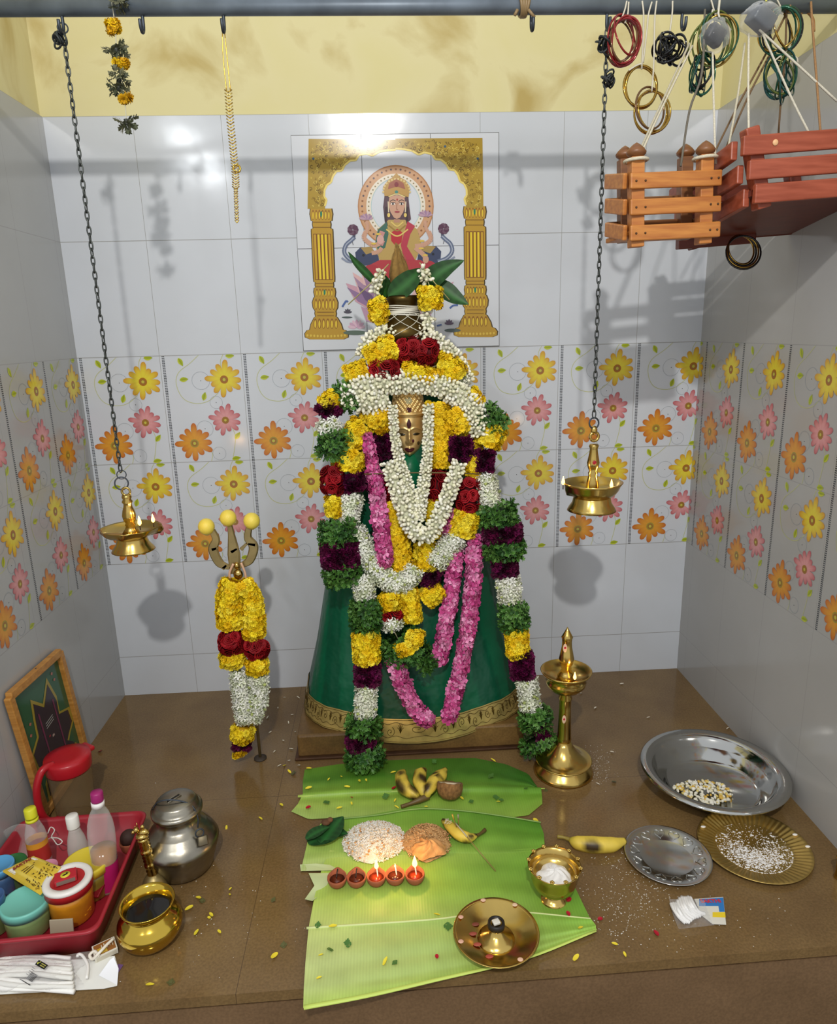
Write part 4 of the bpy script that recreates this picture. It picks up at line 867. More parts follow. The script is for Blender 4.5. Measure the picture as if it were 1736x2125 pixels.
dg = thing('dried_garland', 'withered garland of yellow marigolds and grey-green leaves tied to the pipe on the left', 'garland', hang(237, 30))
for kd, pts, w in (('dry_leaf', [(236, 3), (244, 6)], 22), ('dry_marigold', [(232, 42), (238, 66)], 26), ('dry_leaf', [(236, 92), (244, 112)], 34), ('dry_marigold', [(240, 130), (262, 134)], 18), ('dry_leaf', [(248, 155), (244, 192)], 22), ('dry_marigold', [(257, 196), (264, 214)], 28), ('dry_leaf', [(260, 244), (264, 262)], 20)):
    P = [aty(x, y, YP-.03) for x, y in pts]; band(kd, P, w*mpp(P[0])/2, dg)
b = MB(); b.add(*tube(smoothpath([hang(236, 2)+(0, -.02, 0)]+[aty(x, y, YP-.03) for x, y in ((237, 40), (242, 100), (250, 150), (258, 205), (263, 255))], 6), .0012, 5), 'c8c4ae'); b.build('string', VCM, dg)
# ---- bangles: each bunch hangs together
GL = {k: mat('glass_bangle_'+k, c, .12, .35 if k != 'gold' else 1, coat=.5) for k, c in dict(red='8a1a1c', gold='b8923c', black='14161a', green='12503a', olive='5c6a2a', teal='0e4a46', brown='6a4a2c').items()}
def bunch(label, px, py, rx, ry, kinds, n, strings, tilt=.25, spread=.012, wire=.0026):
    c = aty(px, py, YP-.02); root = thing('bangle_bunch', label, 'bangles', c, 'bangle bunches tied to the pipe'); m = mpp(c)
    for i in range(n):
        F = frame_of((math.sin(.5+i*.9)*tilt*2, -1, rng.normal(0, tilt))); R = (rx+ry)/2*m*rng.uniform(.92, 1.02); q = c+np.array((rng.normal(0, spread*.5), rng.uniform(-spread, spread), rng.normal(0, spread*.4)))
        b = MB(); v, f = torus((0, 0, 0), R, wire, F, 32, 6); v = np.array(v); v[:, 0] *= rx*m/R; v[:, 2] *= ry*m/R; b.add(v+q, f); b.build('bangle', GL[kinds[i % len(kinds)]], root)
    b = MB()
    for P in strings: b.add(*tube(smoothpath([aty(x, y, YP-.03) for x, y in P], 5), .0022, 5), 'cfc8b4')
    if strings: b.build('string', mat('cotton_string', None, .9), root)
    return root
bunch('bunch of red glass bangles tied beside the right chain', 1291, 82, 32, 42, ['red', 'red', 'brown'], 8, [[(1300, 2), (1296, 20), (1288, 42)], [(1304, 4), (1302, 30), (1296, 48)]], .32)
bunch('single thick gold bangle on a string, upper of the linked gold pair', 1330, 180, 36, 39, ['gold'], 2, [[(1332, 2), (1335, 40), (1331, 144)], [(1352, 4), (1345, 30), (1342, 60), (1334, 130)], [(1304, 146), (1320, 136), (1331, 132)]], .1, .004, .0034)
bunch('dark gold bangles threaded through the upper gold ring', 1351, 232, 38, 40, ['gold', 'brown', 'gold'], 4, [[(1362, 2), (1358, 40), (1356, 130), (1352, 190)]], .22, .008)
bunch('drooping bunch of small black rings', 1390, 106, 20, 22, ['black'], 14, [[(1395, 2), (1394, 30), (1388, 75)]], .8, .02, .0028)
bunch('bunch of olive and clear bangles with a plastic-wrapped block', 1480, 84, 38, 46, ['olive', 'green', 'gold', 'olive'], 8, [[(1475, 0), (1482, 25), (1488, 45)], [(1492, 0), (1488, 25), (1480, 50)]], .3)
bunch('dangling bunch of dark green bangles left of the plastic-wrapped block', 1453, 150, 22, 36, ['green', 'black', 'teal'], 10, [[(1478, 20), (1466, 90), (1452, 115)]], .8, .018)
bunch('large dark green and gold bangles at the top right by the clear bag', 1620, 62, 38, 42, ['green', 'gold', 'black', 'green'], 8, [[(1612, 0), (1618, 12), (1624, 30)]], .35)
bunch('cluster of teal green bangles hanging above the red-brown cradle', 1622, 160, 28, 40, ['teal', 'green', 'teal', 'olive'], 10, [[(1640, 95), (1630, 108), (1620, 122)], [(1608, 125), (1622, 116), (1650, 118), (1655, 130)]], .55, .015)
# plastic wrapped pieces
CLR = clear('clear_film', 'f4f6f8', .06, .07)
for px, py, s, c, lab in ((1482, 74, (.046, .03, .042), '181a20', 'dark square block wrapped in clear film among the olive bangles'), (1578, 40, (.062, .045, .04), '4a5058', 'grey bundle in a clear plastic bag tied to the pipe')):
    p = aty(px, py, YP-.055); r = thing('wrapped_bundle', lab, 'bundle', p); M = roty(.5)@rotz(.2); b = MB(); b.add(*box(p, s, M, .006), c); b.build('contents', VCM, r)
    v, f = ell(p, (s[0]*.82, s[1]*.95, s[2]*.9), 20, 14); v = np.array(v); v += (np.sin(v[:, [2, 0, 1]]*260)*.003); b = MB(); b.add(v, f, 'f0f0f0'); b.build('clear_film', CLR, r)
    b = MB(); b.add(*tube(smoothpath([p+(0, -.02, s[2]*.8), p+(.006, .0, .05), hang(px+3, 4)+(0, -.022, 0)], 5), .0025, 5), 'd8d46c' if px > 1500 else 'd8d2c0'); b.build('string', VCM, r)
# brown cord hook at the far right
b = MB(); b.add(*tube(smoothpath([hang(1655, 30), hang(1672, 24), hang(1686, 40), hang(1688, 66)], 6), .004, 6), '9a7040'); tag(b.build('cord_end', VCM, None, hang(1686, 40)), 'short curled end of brown cord beside the top right bangles', 'cord')
# ================================================================== TWO TOY CRADLES
def bar(b, p, q, w, h, up, c, bev=.003):
    p, q, up = np.asarray(p), np.asarray(q), np.asarray(up, float); d = q-p; L = np.linalg.norm(d); x = d/L; z = up-x*(up@x); z /= np.linalg.norm(z); y = np.cross(z, x)
    v, f = box((p+q)/2, (L, w, h), np.stack([x, y, z], 1), bev); b.add(v, f, c, smooth=False)
def woodmat(name, c, c2):
    if name in MATS: return MATS[name]
    m = bpy.data.materials.new(name); m.use_nodes = True; nt = m.node_tree; N = nt.nodes; L = nt.links; bs_ = N['Principled BSDF']; tc = N.new('ShaderNodeTexCoord'); mp = N.new('ShaderNodeMapping'); mp.inputs['Scale'].default_value = (6, 30, 60)
    L.new(tc.outputs['Object'], mp.inputs[0]); n = N.new('ShaderNodeTexNoise'); n.inputs['Scale'].default_value = 1.6; n.inputs['Detail'].default_value = 6; L.new(mp.outputs[0], n.inputs['Vector'])
    r = N.new('ShaderNodeValToRGB'); r.color_ramp.elements[0].position = .3; r.color_ramp.elements[1].position = .7; r.color_ramp.elements[0].color = (*lin(c), 1); r.color_ramp.elements[1].color = (*lin(c2), 1); L.new(n.outputs[0], r.inputs[0])
    L.new(r.outputs[0], bs_.inputs['Base Color']); bs_.inputs['Roughness'].default_value = .42; MATS[name] = m; return m
OW = woodmat('orange_wood', 'a8622a', 'c8843c'); OWD = woodmat('brown_wood', '6e4426', '85562e'); RW = woodmat('red_wood', '8a3c22', 'a8543a'); RWD = woodmat('dark_red_wood', '5a2012', '6e2c1a')
Yf = -.90
O = aty(1300, 376, Yf); E = aty(1487, 369, Yf+.02); ex = E-O; wl_ = np.linalg.norm(ex); ex /= wl_
ev = aty(1264, 377, -.75)-aty(1304, 376, Yf); dn = (aty(1300, 490, Yf)-O); sp_ = dn*.47; up = -dn/np.linalg.norm(dn); dpt = np.linalg.norm(ev); ed = ev/dpt
cr = thing('toy_cradle', 'small orange slatted wooden toy cradle roped to the pipe', 'cradle', O+dn, 'toy cradles hung from the pipe')
for k in range(3):
    o = O+sp_*k
    for nm, p, q, m_ in (('front_slat', o-ed*.0235, o+ex*wl_-ed*.0235, OW), ('back_slat', o+ev+ed*.012, o+ev+ex*wl_+ed*.012, OWD), ('side_slat', o-ex*.004, o+ev-ex*.004, OW), ('side_slat', o+ex*(wl_+.004), o+ev+ex*(wl_+.004), OWD)):
        b = MB(); bar(b, p, q, .011, .036, up, 'ffffff'); s_ = b.build(nm, m_, cr)
        if nm == 'front_slat':
            for u in (.06, .16, .88, .96): b = MB(); b.add(*ell(o+ex*wl_*u-ed*.0295, .0028, 8, 6), '4a3018'); b.build('nail', VCM, s_)
ROPE = mat('twisted_rope', None, .9, noise=.2, nscale=300)
for a, d_, m_ in ((.10, 0, OW), (.86, 0, OW), (.2, 1, OWD), (.92, 1, OWD)):
    p = O+ex*wl_*a+ev*d_; t = p+up*.052; bt = p+dn*1.22
    b = MB(); bar(b, bt, t, .032, .034, ed, 'ffffff', .002); ps = b.build('post', m_, cr)
    b = MB(); v, f = lathe([(.010, -.004), (.014, .0), (.022, .006), (.024, .012), (.018, .020), (.009, .028), (.0005, .033)], 16, t); b.add(v, f); b.build('knob', OWD, ps)
b = MB(); bar(b, O+dn*1.06+ev*.5, O+dn*1.06+ev*.5+ex*wl_, dpt, .012, up, 'ffffff'); b.build('bottom_board', OW, cr)
for P, c in (([(1318, 345), (1370, 230), (1436, 95)], 'c8c0a8'), ([(1310, 350), (1360, 240), (1430, 90)], 'b8b098'), ([(1484, 340), (1480, 200), (1478, 110)], 'cfc8b4'), ([(1412, 345), (1430, 230), (1456, 150), (1462, 20)], '6a6458')):
    b = MB(); b.add(*tube(smoothpath([aty(x, y, np.interp(y, [15, 345], [YP-.022, -.88])) for x, y in P], 5), .0028, 6), c); b.build('rope', ROPE, cr)
for a in (.10, .86): b = MB(); p = O+ex*wl_*a+up*.045; b.add(*torus(p, .027, .004, frame_of(up), 20, 6), 'd0c8b0'); b.build('rope_lashing', ROPE, cr)
# bigger red-brown cradle
Yf = -.95; O = aty(1527, 312, Yf); ex = aty(1736, 296, Yf)-O; ex /= np.linalg.norm(ex); wl_ = (2.335-O[0])/ex[0]
dn = aty(1552, 412, Yf)-O; ev = aty(1420, 500, -.56)-aty(1555, 425, Yf); up = np.array((0, -.05, 1.)); up /= np.linalg.norm(up); dpt = np.linalg.norm(ev); ed = ev/dpt
ov = -np.array((0, 0, 1.))
cr2 = thing('toy_cradle', 'larger red-brown slatted wooden cradle at upper right, seen from below', 'cradle', O+dn, 'toy cradles hung from the pipe')
for k in range(3):
    o = O+dn*k*.49
    for nm, p, q, m_ in (('front_slat', o-ed*.027, o+ex*wl_-ed*.027, RW), ('back_slat', o+ev+ed*.012, o+ev+ex*wl_+ed*.012, RWD), ('side_slat', o-ex*.004, o+ev-ex*.004, RW)):
        b = MB(); bar(b, p, q, .016, .042, up, 'ffffff'); b.build(nm, m_, cr2)
for a, d_ in ((.07, 0), (.95, 0), (.07, 1), (.95, 1)):
    p = O+ex*wl_*a+ev*d_; b = MB(); bar(b, p+dn*(1.24 if d_ == 0 else 1.36), p+up*.045, .034, .036, ed, 'ffffff', .004); b.build('post', RW if d_ == 0 else RWD, cr2)
f0, b0 = O+dn*.98-ed*.012, O+dn*1.16+ev*1.02; b = MB(); v, f = prism([f0, f0+ex*wl_, b0+ex*wl_, b0], (0, 0, .014)); b.add(v, f, smooth=False); b.build('bottom_board', RWD, cr2)
for d_ in (.97,):
    b = MB(); bar(b, O+dn*1.22+ev*d_-ex*.03, O+dn*1.22+ev*d_+ex*.2, .03, .03, up, 'ffffff'); b.build('base_rail', RW if d_ < .5 else RWD, cr2)
for P, c, dz in (([(1553, 285), (1552, 180), (1553, 70)], 'cfc8b4', 0), ([(1508, 320), (1530, 200), (1545, 90)], 'c8c0a8', .1), ([(1468, 345), (1530, 220), (1592, 105), (1640, 10)], '84694a', .3), ([(1490, 345), (1545, 215), (1598, 110)], '7c6448', .25), ([(1614, 285), (1620, 205), (1628, 120), (1632, 15)], '6e563c', .2), ([(1702, 280), (1694, 170), (1684, 40), (1682, 4)], '9a744c', 0), ([(1680, 280), (1640, 200), (1580, 66)], 'c8c2b0', 0), ([(1736, 210), (1655, 135), (1575, 62)], 'c8c2b0', 0)):
    b = MB(); b.add(*tube(smoothpath([aty(x, y, np.interp(y, [10, 300], [YP-.02, -.93+dz])) for x, y in P], 5), .0028, 6), c); b.build('rope', ROPE, cr2)
b = MB(); b.add(*ell(O+ex*.075-ed*.036+up*0, (.007, .003, .007), 12, 8), 'e0b080'); b.build('pale_dot', VCM, cr2)
c = aty(1542, 524, -.66); root = thing('bangle_bunch', 'dark gold bangles looped under the red-brown cradle', 'bangles', c, 'bangle bunches tied to the pipe')
for i in range(4):
    b = MB(); b.add(*torus(c+(0, .005*i, .003*i), .048-.002*i, .0028, frame_of((.1*i-.1, -1, .3)), 32, 6)); b.build('bangle', GL['gold' if i % 2 else 'black'], root)
# ================================================================== TRIDENT
ty = -.509; tr = thing('trident', 'brass trident standing on a thin rod left of the idol', 'trident', (aty(538, 1574, ty)[0], ty, 0))
b = MB(); b.add(*tube([atz(540, 1574, 0), aty(515, 1330, ty), aty(492, 1195, ty)], .0052, 10)); b.build('rod', BRASSD, tr)
b = MB(); b.add(*lathe([(.022, 0), (.022, .004), (.008, .008)], 16, atz(540, 1574, 0))); b.build('socket', mat('dark_socket', '3a3026', .7), tr)
def flatprong(pts, w, name):
    P = smoothpath([aty(x, y, ty) for x, y in pts], 8); b = MB(); n = len(P); v = []
    for i, p in enumerate(P):
        t = (P[min(i+1, n-1)]-P[max(i-1, 0)]); t /= np.linalg.norm(t); s = np.cross(t, (0, 1, 0)); ww = np.interp(i/(n-1), np.linspace(0, 1, len(w)), w)*mpp(p)/2
        for k, d in ((-1, -.002), (-.75, -.006), (.75, -.006), (1, -.002), (1, .004), (-1, .004)): v.append(p+s*ww*k+np.array((0, d, 0)))
    f = [(i*6+k, i*6+(k+1) % 6, (i+1)*6+(k+1) % 6, (i+1)*6+k) for i in range(n-1) for k in range(6)]+[(5, 4, 3, 2, 1, 0), tuple((n-1)*6+k for k in range(6))]
    b.add(v, f, smooth=False); return b.build(name, BRASSD, tr)
flatprong([(488, 1190), (485, 1150), (480, 1110), (475, 1082)], [22, 26, 14, 8], 'prong')
flatprong([(476, 1178), (455, 1168), (442, 1140), (448, 1120), (440, 1100)], [10, 18, 20, 16, 12], 'prong')
flatprong([(498, 1175), (518, 1162), (526, 1135), (514, 1115), (518, 1090)], [10, 18, 20, 16, 12], 'prong')
for pts in ([(462, 1180), (470, 1172)], [(440, 1140), (452, 1136)], [(530, 1130), (515, 1128)], [(480, 1145), (492, 1138)], [(500, 1140), (512, 1128)]): flatprong(pts, [8, 5], 'spur')
b = MB(); p = aty(494, 1192, ty-.006); b.add(*ell(p, (.016, .012, .018), 16, 10)); b.add(*ell(p+(-.002, 0, .03), (.01, .009, .012), 14, 8)); b.build('boss', BRASS, tr)
for s, pts in ((-1, [(484, 1170), (476, 1190), (478, 1212)]), (1, [(500, 1168), (508, 1188), (512, 1210)])):
    b = MB(); b.add(*tube(smoothpath([aty(x, y, ty-.016) for x, y in pts], 6), [.004]*13, 8), 'd0a888'); b.build('pink_cord', VCM, tr)
for x, y, lab in ((428, 1093, 'yellow lime stuck on the left prong of the trident'), (473, 1075, 'yellow lime stuck on the middle prong of the trident'), (522, 1081, 'yellow lime stuck on the right prong of the trident')):
    p = aty(x, y, ty); r = 17*mpp(p); b = MB(); v, f = ell((0, 0, 0), (r, r, r*1.03), 24, 16); v = np.array(v); v[:, 2] += np.where(v[:, 2] < -r*.96, -.002, 0); b.add(v+p, f, 'e6cf52')
    tag(b.build('lime', mat('citrus_skin', None, .35, bump=.25, bscale=420, noise=.08), None, p), lab, 'lime', 'limes on the trident')
YT = lambda py, l: ty-.035
garland('garland', 'marigold, rose and tuberose garland folded over the trident', 0, [
 ('marigold', [(486, 1208), (474, 1245), (478, 1302)], 46), ('rose', [(478, 1310), (482, 1352)], 42), ('marigold', [(480, 1356), (484, 1380)], 46), ('tuberose', [(494, 1392), (498, 1440), (508, 1500)], 34),
 ('marigold', [(500, 1210), (522, 1250), (528, 1322)], 42), ('rose', [(530, 1328), (533, 1360)], 42), ('marigold', [(534, 1368), (534, 1395)], 40), ('tuberose', [(536, 1402), (536, 1450), (522, 1495)], 38), ('marigold', [(505, 1508), (500, 1535)], 42), ('velvet', [(484, 1546), (518, 1546)], 18), ('marigold', [(494, 1558), (500, 1568)], 26)], yf=YT)
# ================================================================== STANDING LAMP
ly = -.676; cx = 1168; root = thing('standing_oil_lamp', 'tall brass oil lamp with pointed finial and one flame, standing right of the idol', 'oil lamp', (aty(cx, 1600, ly)[0], ly, 0)); lx = root.location.x
def LP(name, prof, par=root, m=BRASS, n=40):
    v, f, _ = lathe_px(cx, prof, ly, n, lx); b = MB(); b.add(v, f); return b.build(name, m, par)
LP('finial', [(.2, 1301), (4, 1308), (9, 1317), (12, 1322), (10.5, 1326), (10, 1332), (10.5, 1342), (13, 1354), (15.5, 1366), (14, 1376), (10, 1383), (11, 1386), (9.5, 1388), (14, 1396), (18, 1402), (18, 1408)])
LP('oil_bowl', [(14, 1436), (30, 1430), (40, 1420), (42, 1412), (38, 1405), (50, 1396), (53, 1391), (51, 1391), (44, 1400), (16, 1407)])
LP('column', [(13, 1434), (14, 1438), (12, 1443), (14, 1448), (12.5, 1452), (12, 1470), (13, 1500), (14, 1528), (15, 1532), (14, 1535), (15, 1560), (15, 1566)])
v, f = lathe([(.098, 0), (.099, .006), (.094, .016), (.078, .03), (.074, .036), (.09, .042), (.094, .048), (.09, .048), (.07, .052), (.045, .075), (.028, .1), (.023, .115)], 48, (lx, ly, 0)); b = MB(); b.add(v, f); b.build('base', BRASS, root)
for px, py, rr in ((1172, 1345, 8), (1170, 1493, 8)):
    p = aty(px, py, ly-.0235); b = MB(); b.add(*ell(p, (.007, .0012, .015), 12, 8), 'd8b494'); b.add(*ell(p+(0, -.0006, .001), (.004, .0014, .0045), 10, 6), 'b01830'); b.build('paste_mark', VCM, root)
p = aty(1192, 1410, ly-.045); b = MB(); b.add(*tube([p+(0, 0, -.006), p+(0, 0, .002)], .0018, 6)); b.build('wick', WICK, root); flame(tuple(p), .026, 'flame', root)
# ================================================================== BANANA LEAVES
def leafmat(name, c1, c2, vein):
    m = bpy.data.materials.new(name); m.use_nodes = True; nt = m.node_tree; N = nt.nodes; L = nt.links; b = N['Principled BSDF']
    a = N.new('ShaderNodeAttribute'); a.attribute_name = 'Col'
    uv = N.new('ShaderNodeTexCoord'); mp = N.new('ShaderNodeMapping'); mp.inputs['Rotation'].default_value = (0, 0, vein); L.new(uv.outputs['Object'], mp.inputs[0])
    w = N.new('ShaderNodeTexWave'); w.bands_direction = 'X'; w.inputs['Scale'].default_value = 42; w.inputs['Distortion'].default_value = .8; w.inputs['Detail'].default_value = 2; L.new(mp.outputs[0], w.inputs['Vector'])
    n = N.new('ShaderNodeTexNoise'); n.inputs['Scale'].default_value = 9; n.inputs['Detail'].default_value = 5; L.new(uv.outputs['Object'], n.inputs['Vector'])
    r = N.new('ShaderNodeMapRange'); r.inputs[3].default_value = .95; r.inputs[4].default_value = 1.03; L.new(w.outputs[0], r.inputs[0])
    r2 = N.new('ShaderNodeMapRange'); r2.inputs[1].default_value = .3; r2.inputs[2].default_value = .7; r2.inputs[3].default_value = .86; r2.inputs[4].default_value = 1.12; L.new(n.outputs[0], r2.inputs[0])
    mu = N.new('ShaderNodeMath'); mu.operation = 'MULTIPLY'; L.new(r.outputs[0], mu.inputs[0]); L.new(r2.outputs[0], mu.inputs[1])
    x = N.new('ShaderNodeVectorMath'); x.operation = 'SCALE'; L.new(a.outputs['Color'], x.inputs[0]); L.new(mu.outputs[0], x.inputs['Scale']); L.new(x.outputs[0], b.inputs['Base Color'])
    b.inputs['Roughness'].default_value = .42; b.inputs['Specular IOR Level'].default_value = .35
    bp = N.new('ShaderNodeBump'); bp.inputs['Strength'].default_value = .12; bp.inputs['Distance'].default_value = .0015; L.new(w.outputs[0], bp.inputs['Height']); L.new(bp.outputs[0], b.inputs['Normal'])
    return m
BL = leafmat('banana_leaf_skin', 0, 0, 0)
def resample(P, n):
    P = np.array(P, float); s = np.concatenate([[0], np.cumsum(np.linalg.norm(np.diff(P, axis=0), axis=1))]); t = np.linspace(0, s[-1], n); return np.stack([np.interp(t, s, P[:, k]) for k in range(2)], 1)
def mixc(a, b, t): a, b = lin(a), lin(b); return tuple(x+(y-x)*t for x, y in zip(a, b))
def bleaf(name, label, rows, cols, z0, wav=.004, n=60, midrow=None, rib=None):
    """rows: list of pixel polylines from the far edge to the near edge; cols: per row (left, right) colours"""
    R_ = [resample(r, n) for r in rows]; v, c = [], []; sub_ = 6; K = (len(rows)-1)*sub_+1
    for k in range(K):
        a = min(k//sub_, len(rows)-2); t = (k-a*sub_)/sub_
        for i in range(n):
            x, y = R_[a][i]*(1-t)+R_[a+1][i]*t; u = i/(n-1)
            z = z0+wav*(.5+.5*math.sin(k*1.1+2*math.sin(u*4)))*math.sin(PI*min(1, max(0, k/(K-1))))+.001
            if midrow is not None: z += .006*math.exp(-((k-midrow*sub_)/1.3)**2)
            p = atz(x, y, z)
            if p[1] < -1.43+.0: p = atz(x, y, z+.002-(min(p[1]+1.43, 0)**2)*2)
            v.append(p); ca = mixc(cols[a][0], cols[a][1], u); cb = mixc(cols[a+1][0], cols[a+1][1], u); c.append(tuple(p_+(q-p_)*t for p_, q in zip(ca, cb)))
    f = [(k*n+i, k*n+i+1, (k+1)*n+i+1, (k+1)*n+i) for k in range(K-1) for i in range(n-1)]
    root = thing(name, label, 'banana leaf', v[K//2*n+n//2], 'banana leaves laid on the platform')
    b = MB(); b.raw(np.array(v), f, np.array(c)); b.build('leaf_blade', BL, root)
    if rib:
        pts, rad, cc = rib; P = [atz(x, y, z0+.006) for x, y in pts]; b = MB(); v, f = tube(smoothpath(P, 6), list(np.linspace(rad[0], rad[1], 6*(len(P)-1)+1)), 8); v = np.array(v); zc = z0+.004; v[:, 2] = zc+(v[:, 2]-zc)*.6; b.add(v, f, cc); b.build('midrib', LEAFM, root)
    return root
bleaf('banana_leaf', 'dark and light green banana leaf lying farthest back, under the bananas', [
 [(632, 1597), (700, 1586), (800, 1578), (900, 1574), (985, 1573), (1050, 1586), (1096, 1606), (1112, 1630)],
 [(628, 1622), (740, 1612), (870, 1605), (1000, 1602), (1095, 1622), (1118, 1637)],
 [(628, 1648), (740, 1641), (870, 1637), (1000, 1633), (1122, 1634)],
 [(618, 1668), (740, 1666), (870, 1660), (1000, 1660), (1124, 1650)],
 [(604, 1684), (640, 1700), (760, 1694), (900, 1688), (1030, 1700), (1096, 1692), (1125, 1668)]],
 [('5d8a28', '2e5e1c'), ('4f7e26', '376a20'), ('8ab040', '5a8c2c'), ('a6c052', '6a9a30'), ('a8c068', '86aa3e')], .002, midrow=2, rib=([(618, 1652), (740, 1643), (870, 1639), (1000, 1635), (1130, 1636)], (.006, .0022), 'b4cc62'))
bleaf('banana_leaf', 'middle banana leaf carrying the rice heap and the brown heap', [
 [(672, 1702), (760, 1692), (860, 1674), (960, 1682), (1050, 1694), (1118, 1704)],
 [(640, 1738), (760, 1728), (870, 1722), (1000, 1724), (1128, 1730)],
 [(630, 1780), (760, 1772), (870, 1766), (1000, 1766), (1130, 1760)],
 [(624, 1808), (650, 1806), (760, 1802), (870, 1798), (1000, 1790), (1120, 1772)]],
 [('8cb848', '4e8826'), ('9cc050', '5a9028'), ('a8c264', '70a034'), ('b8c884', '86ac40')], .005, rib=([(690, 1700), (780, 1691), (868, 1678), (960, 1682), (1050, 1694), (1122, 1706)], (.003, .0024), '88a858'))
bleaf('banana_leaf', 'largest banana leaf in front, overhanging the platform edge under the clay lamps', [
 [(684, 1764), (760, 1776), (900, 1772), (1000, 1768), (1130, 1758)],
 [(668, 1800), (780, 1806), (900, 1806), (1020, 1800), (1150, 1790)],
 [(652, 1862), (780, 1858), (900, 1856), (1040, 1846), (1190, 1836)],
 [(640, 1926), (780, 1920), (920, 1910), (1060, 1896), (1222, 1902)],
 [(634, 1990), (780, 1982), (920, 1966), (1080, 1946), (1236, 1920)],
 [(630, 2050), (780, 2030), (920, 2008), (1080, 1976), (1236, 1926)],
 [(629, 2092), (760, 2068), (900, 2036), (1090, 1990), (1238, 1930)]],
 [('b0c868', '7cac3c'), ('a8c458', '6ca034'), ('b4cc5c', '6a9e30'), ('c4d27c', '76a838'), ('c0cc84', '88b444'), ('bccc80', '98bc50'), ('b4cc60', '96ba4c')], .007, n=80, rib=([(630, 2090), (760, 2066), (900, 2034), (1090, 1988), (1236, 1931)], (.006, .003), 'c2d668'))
b = MB(); P = [atz(x, y, .012) for x, y in ((636, 1926), (760, 1918), (900, 1908), (1050, 1892), (1225, 1906))]; b.add(*tube(smoothpath(P, 6), list(np.linspace(.0035, .0018, 25)), 6), 'd0da96')
b.build('fold_line', LEAFM, bpy.data.objects['banana_leaf.002'])
for pts, lab in (([(640, 1812), (690, 1812), (672, 1850), (648, 1870), (632, 1866), (652, 1838)], 'torn pale strip of banana leaf curling at the left of the clay lamps'), ([(622, 1794), (655, 1792), (700, 1796), (690, 1806), (624, 1808)], 'torn pale scrap of banana leaf beside the front left edge of the middle leaf')):
    Q = [atz(x, y, .004+.012*(i % 2)) for i, (x, y) in enumerate(pts)]; b = MB(); v, f = poly(Q); b.add(v, f, 'c4cf96'); tag(b.build('leaf_scrap', LEAFM, None, Q[0]), lab, 'leaf')
# ================================================================== OFFERINGS ON THE LEAVES
def blade_tube(P, R, n=10, flat=1.0, ridge=.08, sides=5):
    P = smoothpath(P, 6); m = len(P); rr = np.interp(np.linspace(0, 1, m), np.linspace(0, 1, len(R)), R); v, f = tube(P, list(rr), n); v = np.array(v)
    for i in range(m):
        for k in range(n): q = v[i*n+k]-P[i]; v[i*n+k] = P[i]+q*(1+ridge*math.cos(sides*2*PI*k/n))
    return v, f, m
BAN = mat('banana_skin', None, .45, noise=.12, nscale=30)
def banana(b_, P, R, dark, seed):
    v, f, m = blade_tube(P, R, 12); c = []; r_ = random.Random(seed)
    sp = [(r_.random(), r_.random()*2*PI, r_.uniform(.05, .17)) for _ in range(dark*2)]
    for i in range(len(v)):
        t = (i//12)/(m-1); a = 2*PI*(i % 12)/12; d = 0
        for st, sa, sr in sp: d = max(d, 1-math.hypot((t-st)*1.0, ((a-sa+PI) % (2*PI)-PI)*.12)/sr)
        base = mixc('dcc04a', '8a8a2e', max(0, .3-t)*2.4); base = tuple(x+(y-x)*max(0, min(1, d*2)) for x, y in zip(base, lin('3c2c14')))
        if t > .96 or t < .04: base = lin('3a2c18')
        c.append(base)
    b_.raw(v, f if False else [q for q in f], np.array(c)) if all(len(q) == 4 for q in f) else b_.raw(v, f, np.array(c))
    return b_
hb = thing('banana_bunch', 'bunch of three spotted yellow bananas on a dark stalk on the back leaf', 'bananas', atz(865, 1650, .01))
for i, P in enumerate(([(868, 1655, .02), (858, 1648, .032), (838, 1632, .038), (832, 1612, .034), (838, 1600, .03)], [(880, 1655, .02), (876, 1640, .036), (870, 1622, .042), (872, 1606, .04), (882, 1597, .034)], [(886, 1656, .02), (888, 1642, .036), (900, 1624, .042), (914, 1610, .04), (924, 1596, .034)])):
    b = MB(); banana(b, [atz(x, y, z) for x, y, z in P], [.007, .016, .0225, .021, .007], 6, i+3); b.build('banana', BAN, hb)
b = MB(); v, f, m = blade_tube([atz(888, 1652, .022), atz(870, 1660, .02), atz(850, 1668, .014), atz(832, 1674, .012)], [.012, .01, .006, .0065], 9); b.add(v, f, '5c4a22'); b.build('stalk', BAN, hb)
def bowl_shell(c, prof, n=40, M=None, jag=0):
    v, f = lathe(prof, n, (0, 0, 0), True); v = np.array(v)
    if jag:
        zt = max(p[1] for p in prof)
        for i, p in enumerate(v):
            if p[2] > zt*.7: v[i, 2] += jag*math.sin(math.atan2(p[1], p[0])*5)+jag*.6*math.sin(math.atan2(p[1], p[0])*11+1)
    return (v@M.T if M is not None else v)+np.asarray(c), f
cc = atz(932, 1660, .014); nut = thing('coconut_half', 'half coconut shell with brown husk resting beside the bananas', 'coconut', cc)
b = MB(); v, f = bowl_shell(cc, [(.004, 0), (.022, .004), (.036, .017), (.041, .034), (.0405, .05), (.038, .052), (.036, .05), (.03, .03), (.001, .02)], 40, roty(.12)@rotx(-.5), .0012); b.add(v, f, ['8a6438' if (i*7) % 3 else '76522c' for i in range(len(v))]); b.build('shell', mat('coir', None, .9, noise=.35, nscale=90, bump=.5, bscale=160), nut)
b = MB(); v, f = bowl_shell(cc, [(.0385, .051), (.033, .05), (.028, .036), (.012, .022), (.001, .02)], 40, roty(.12)@rotx(-.5), .001); b.add(v, f, 'e0cdae'); b.build('white_flesh', VCM, nut)
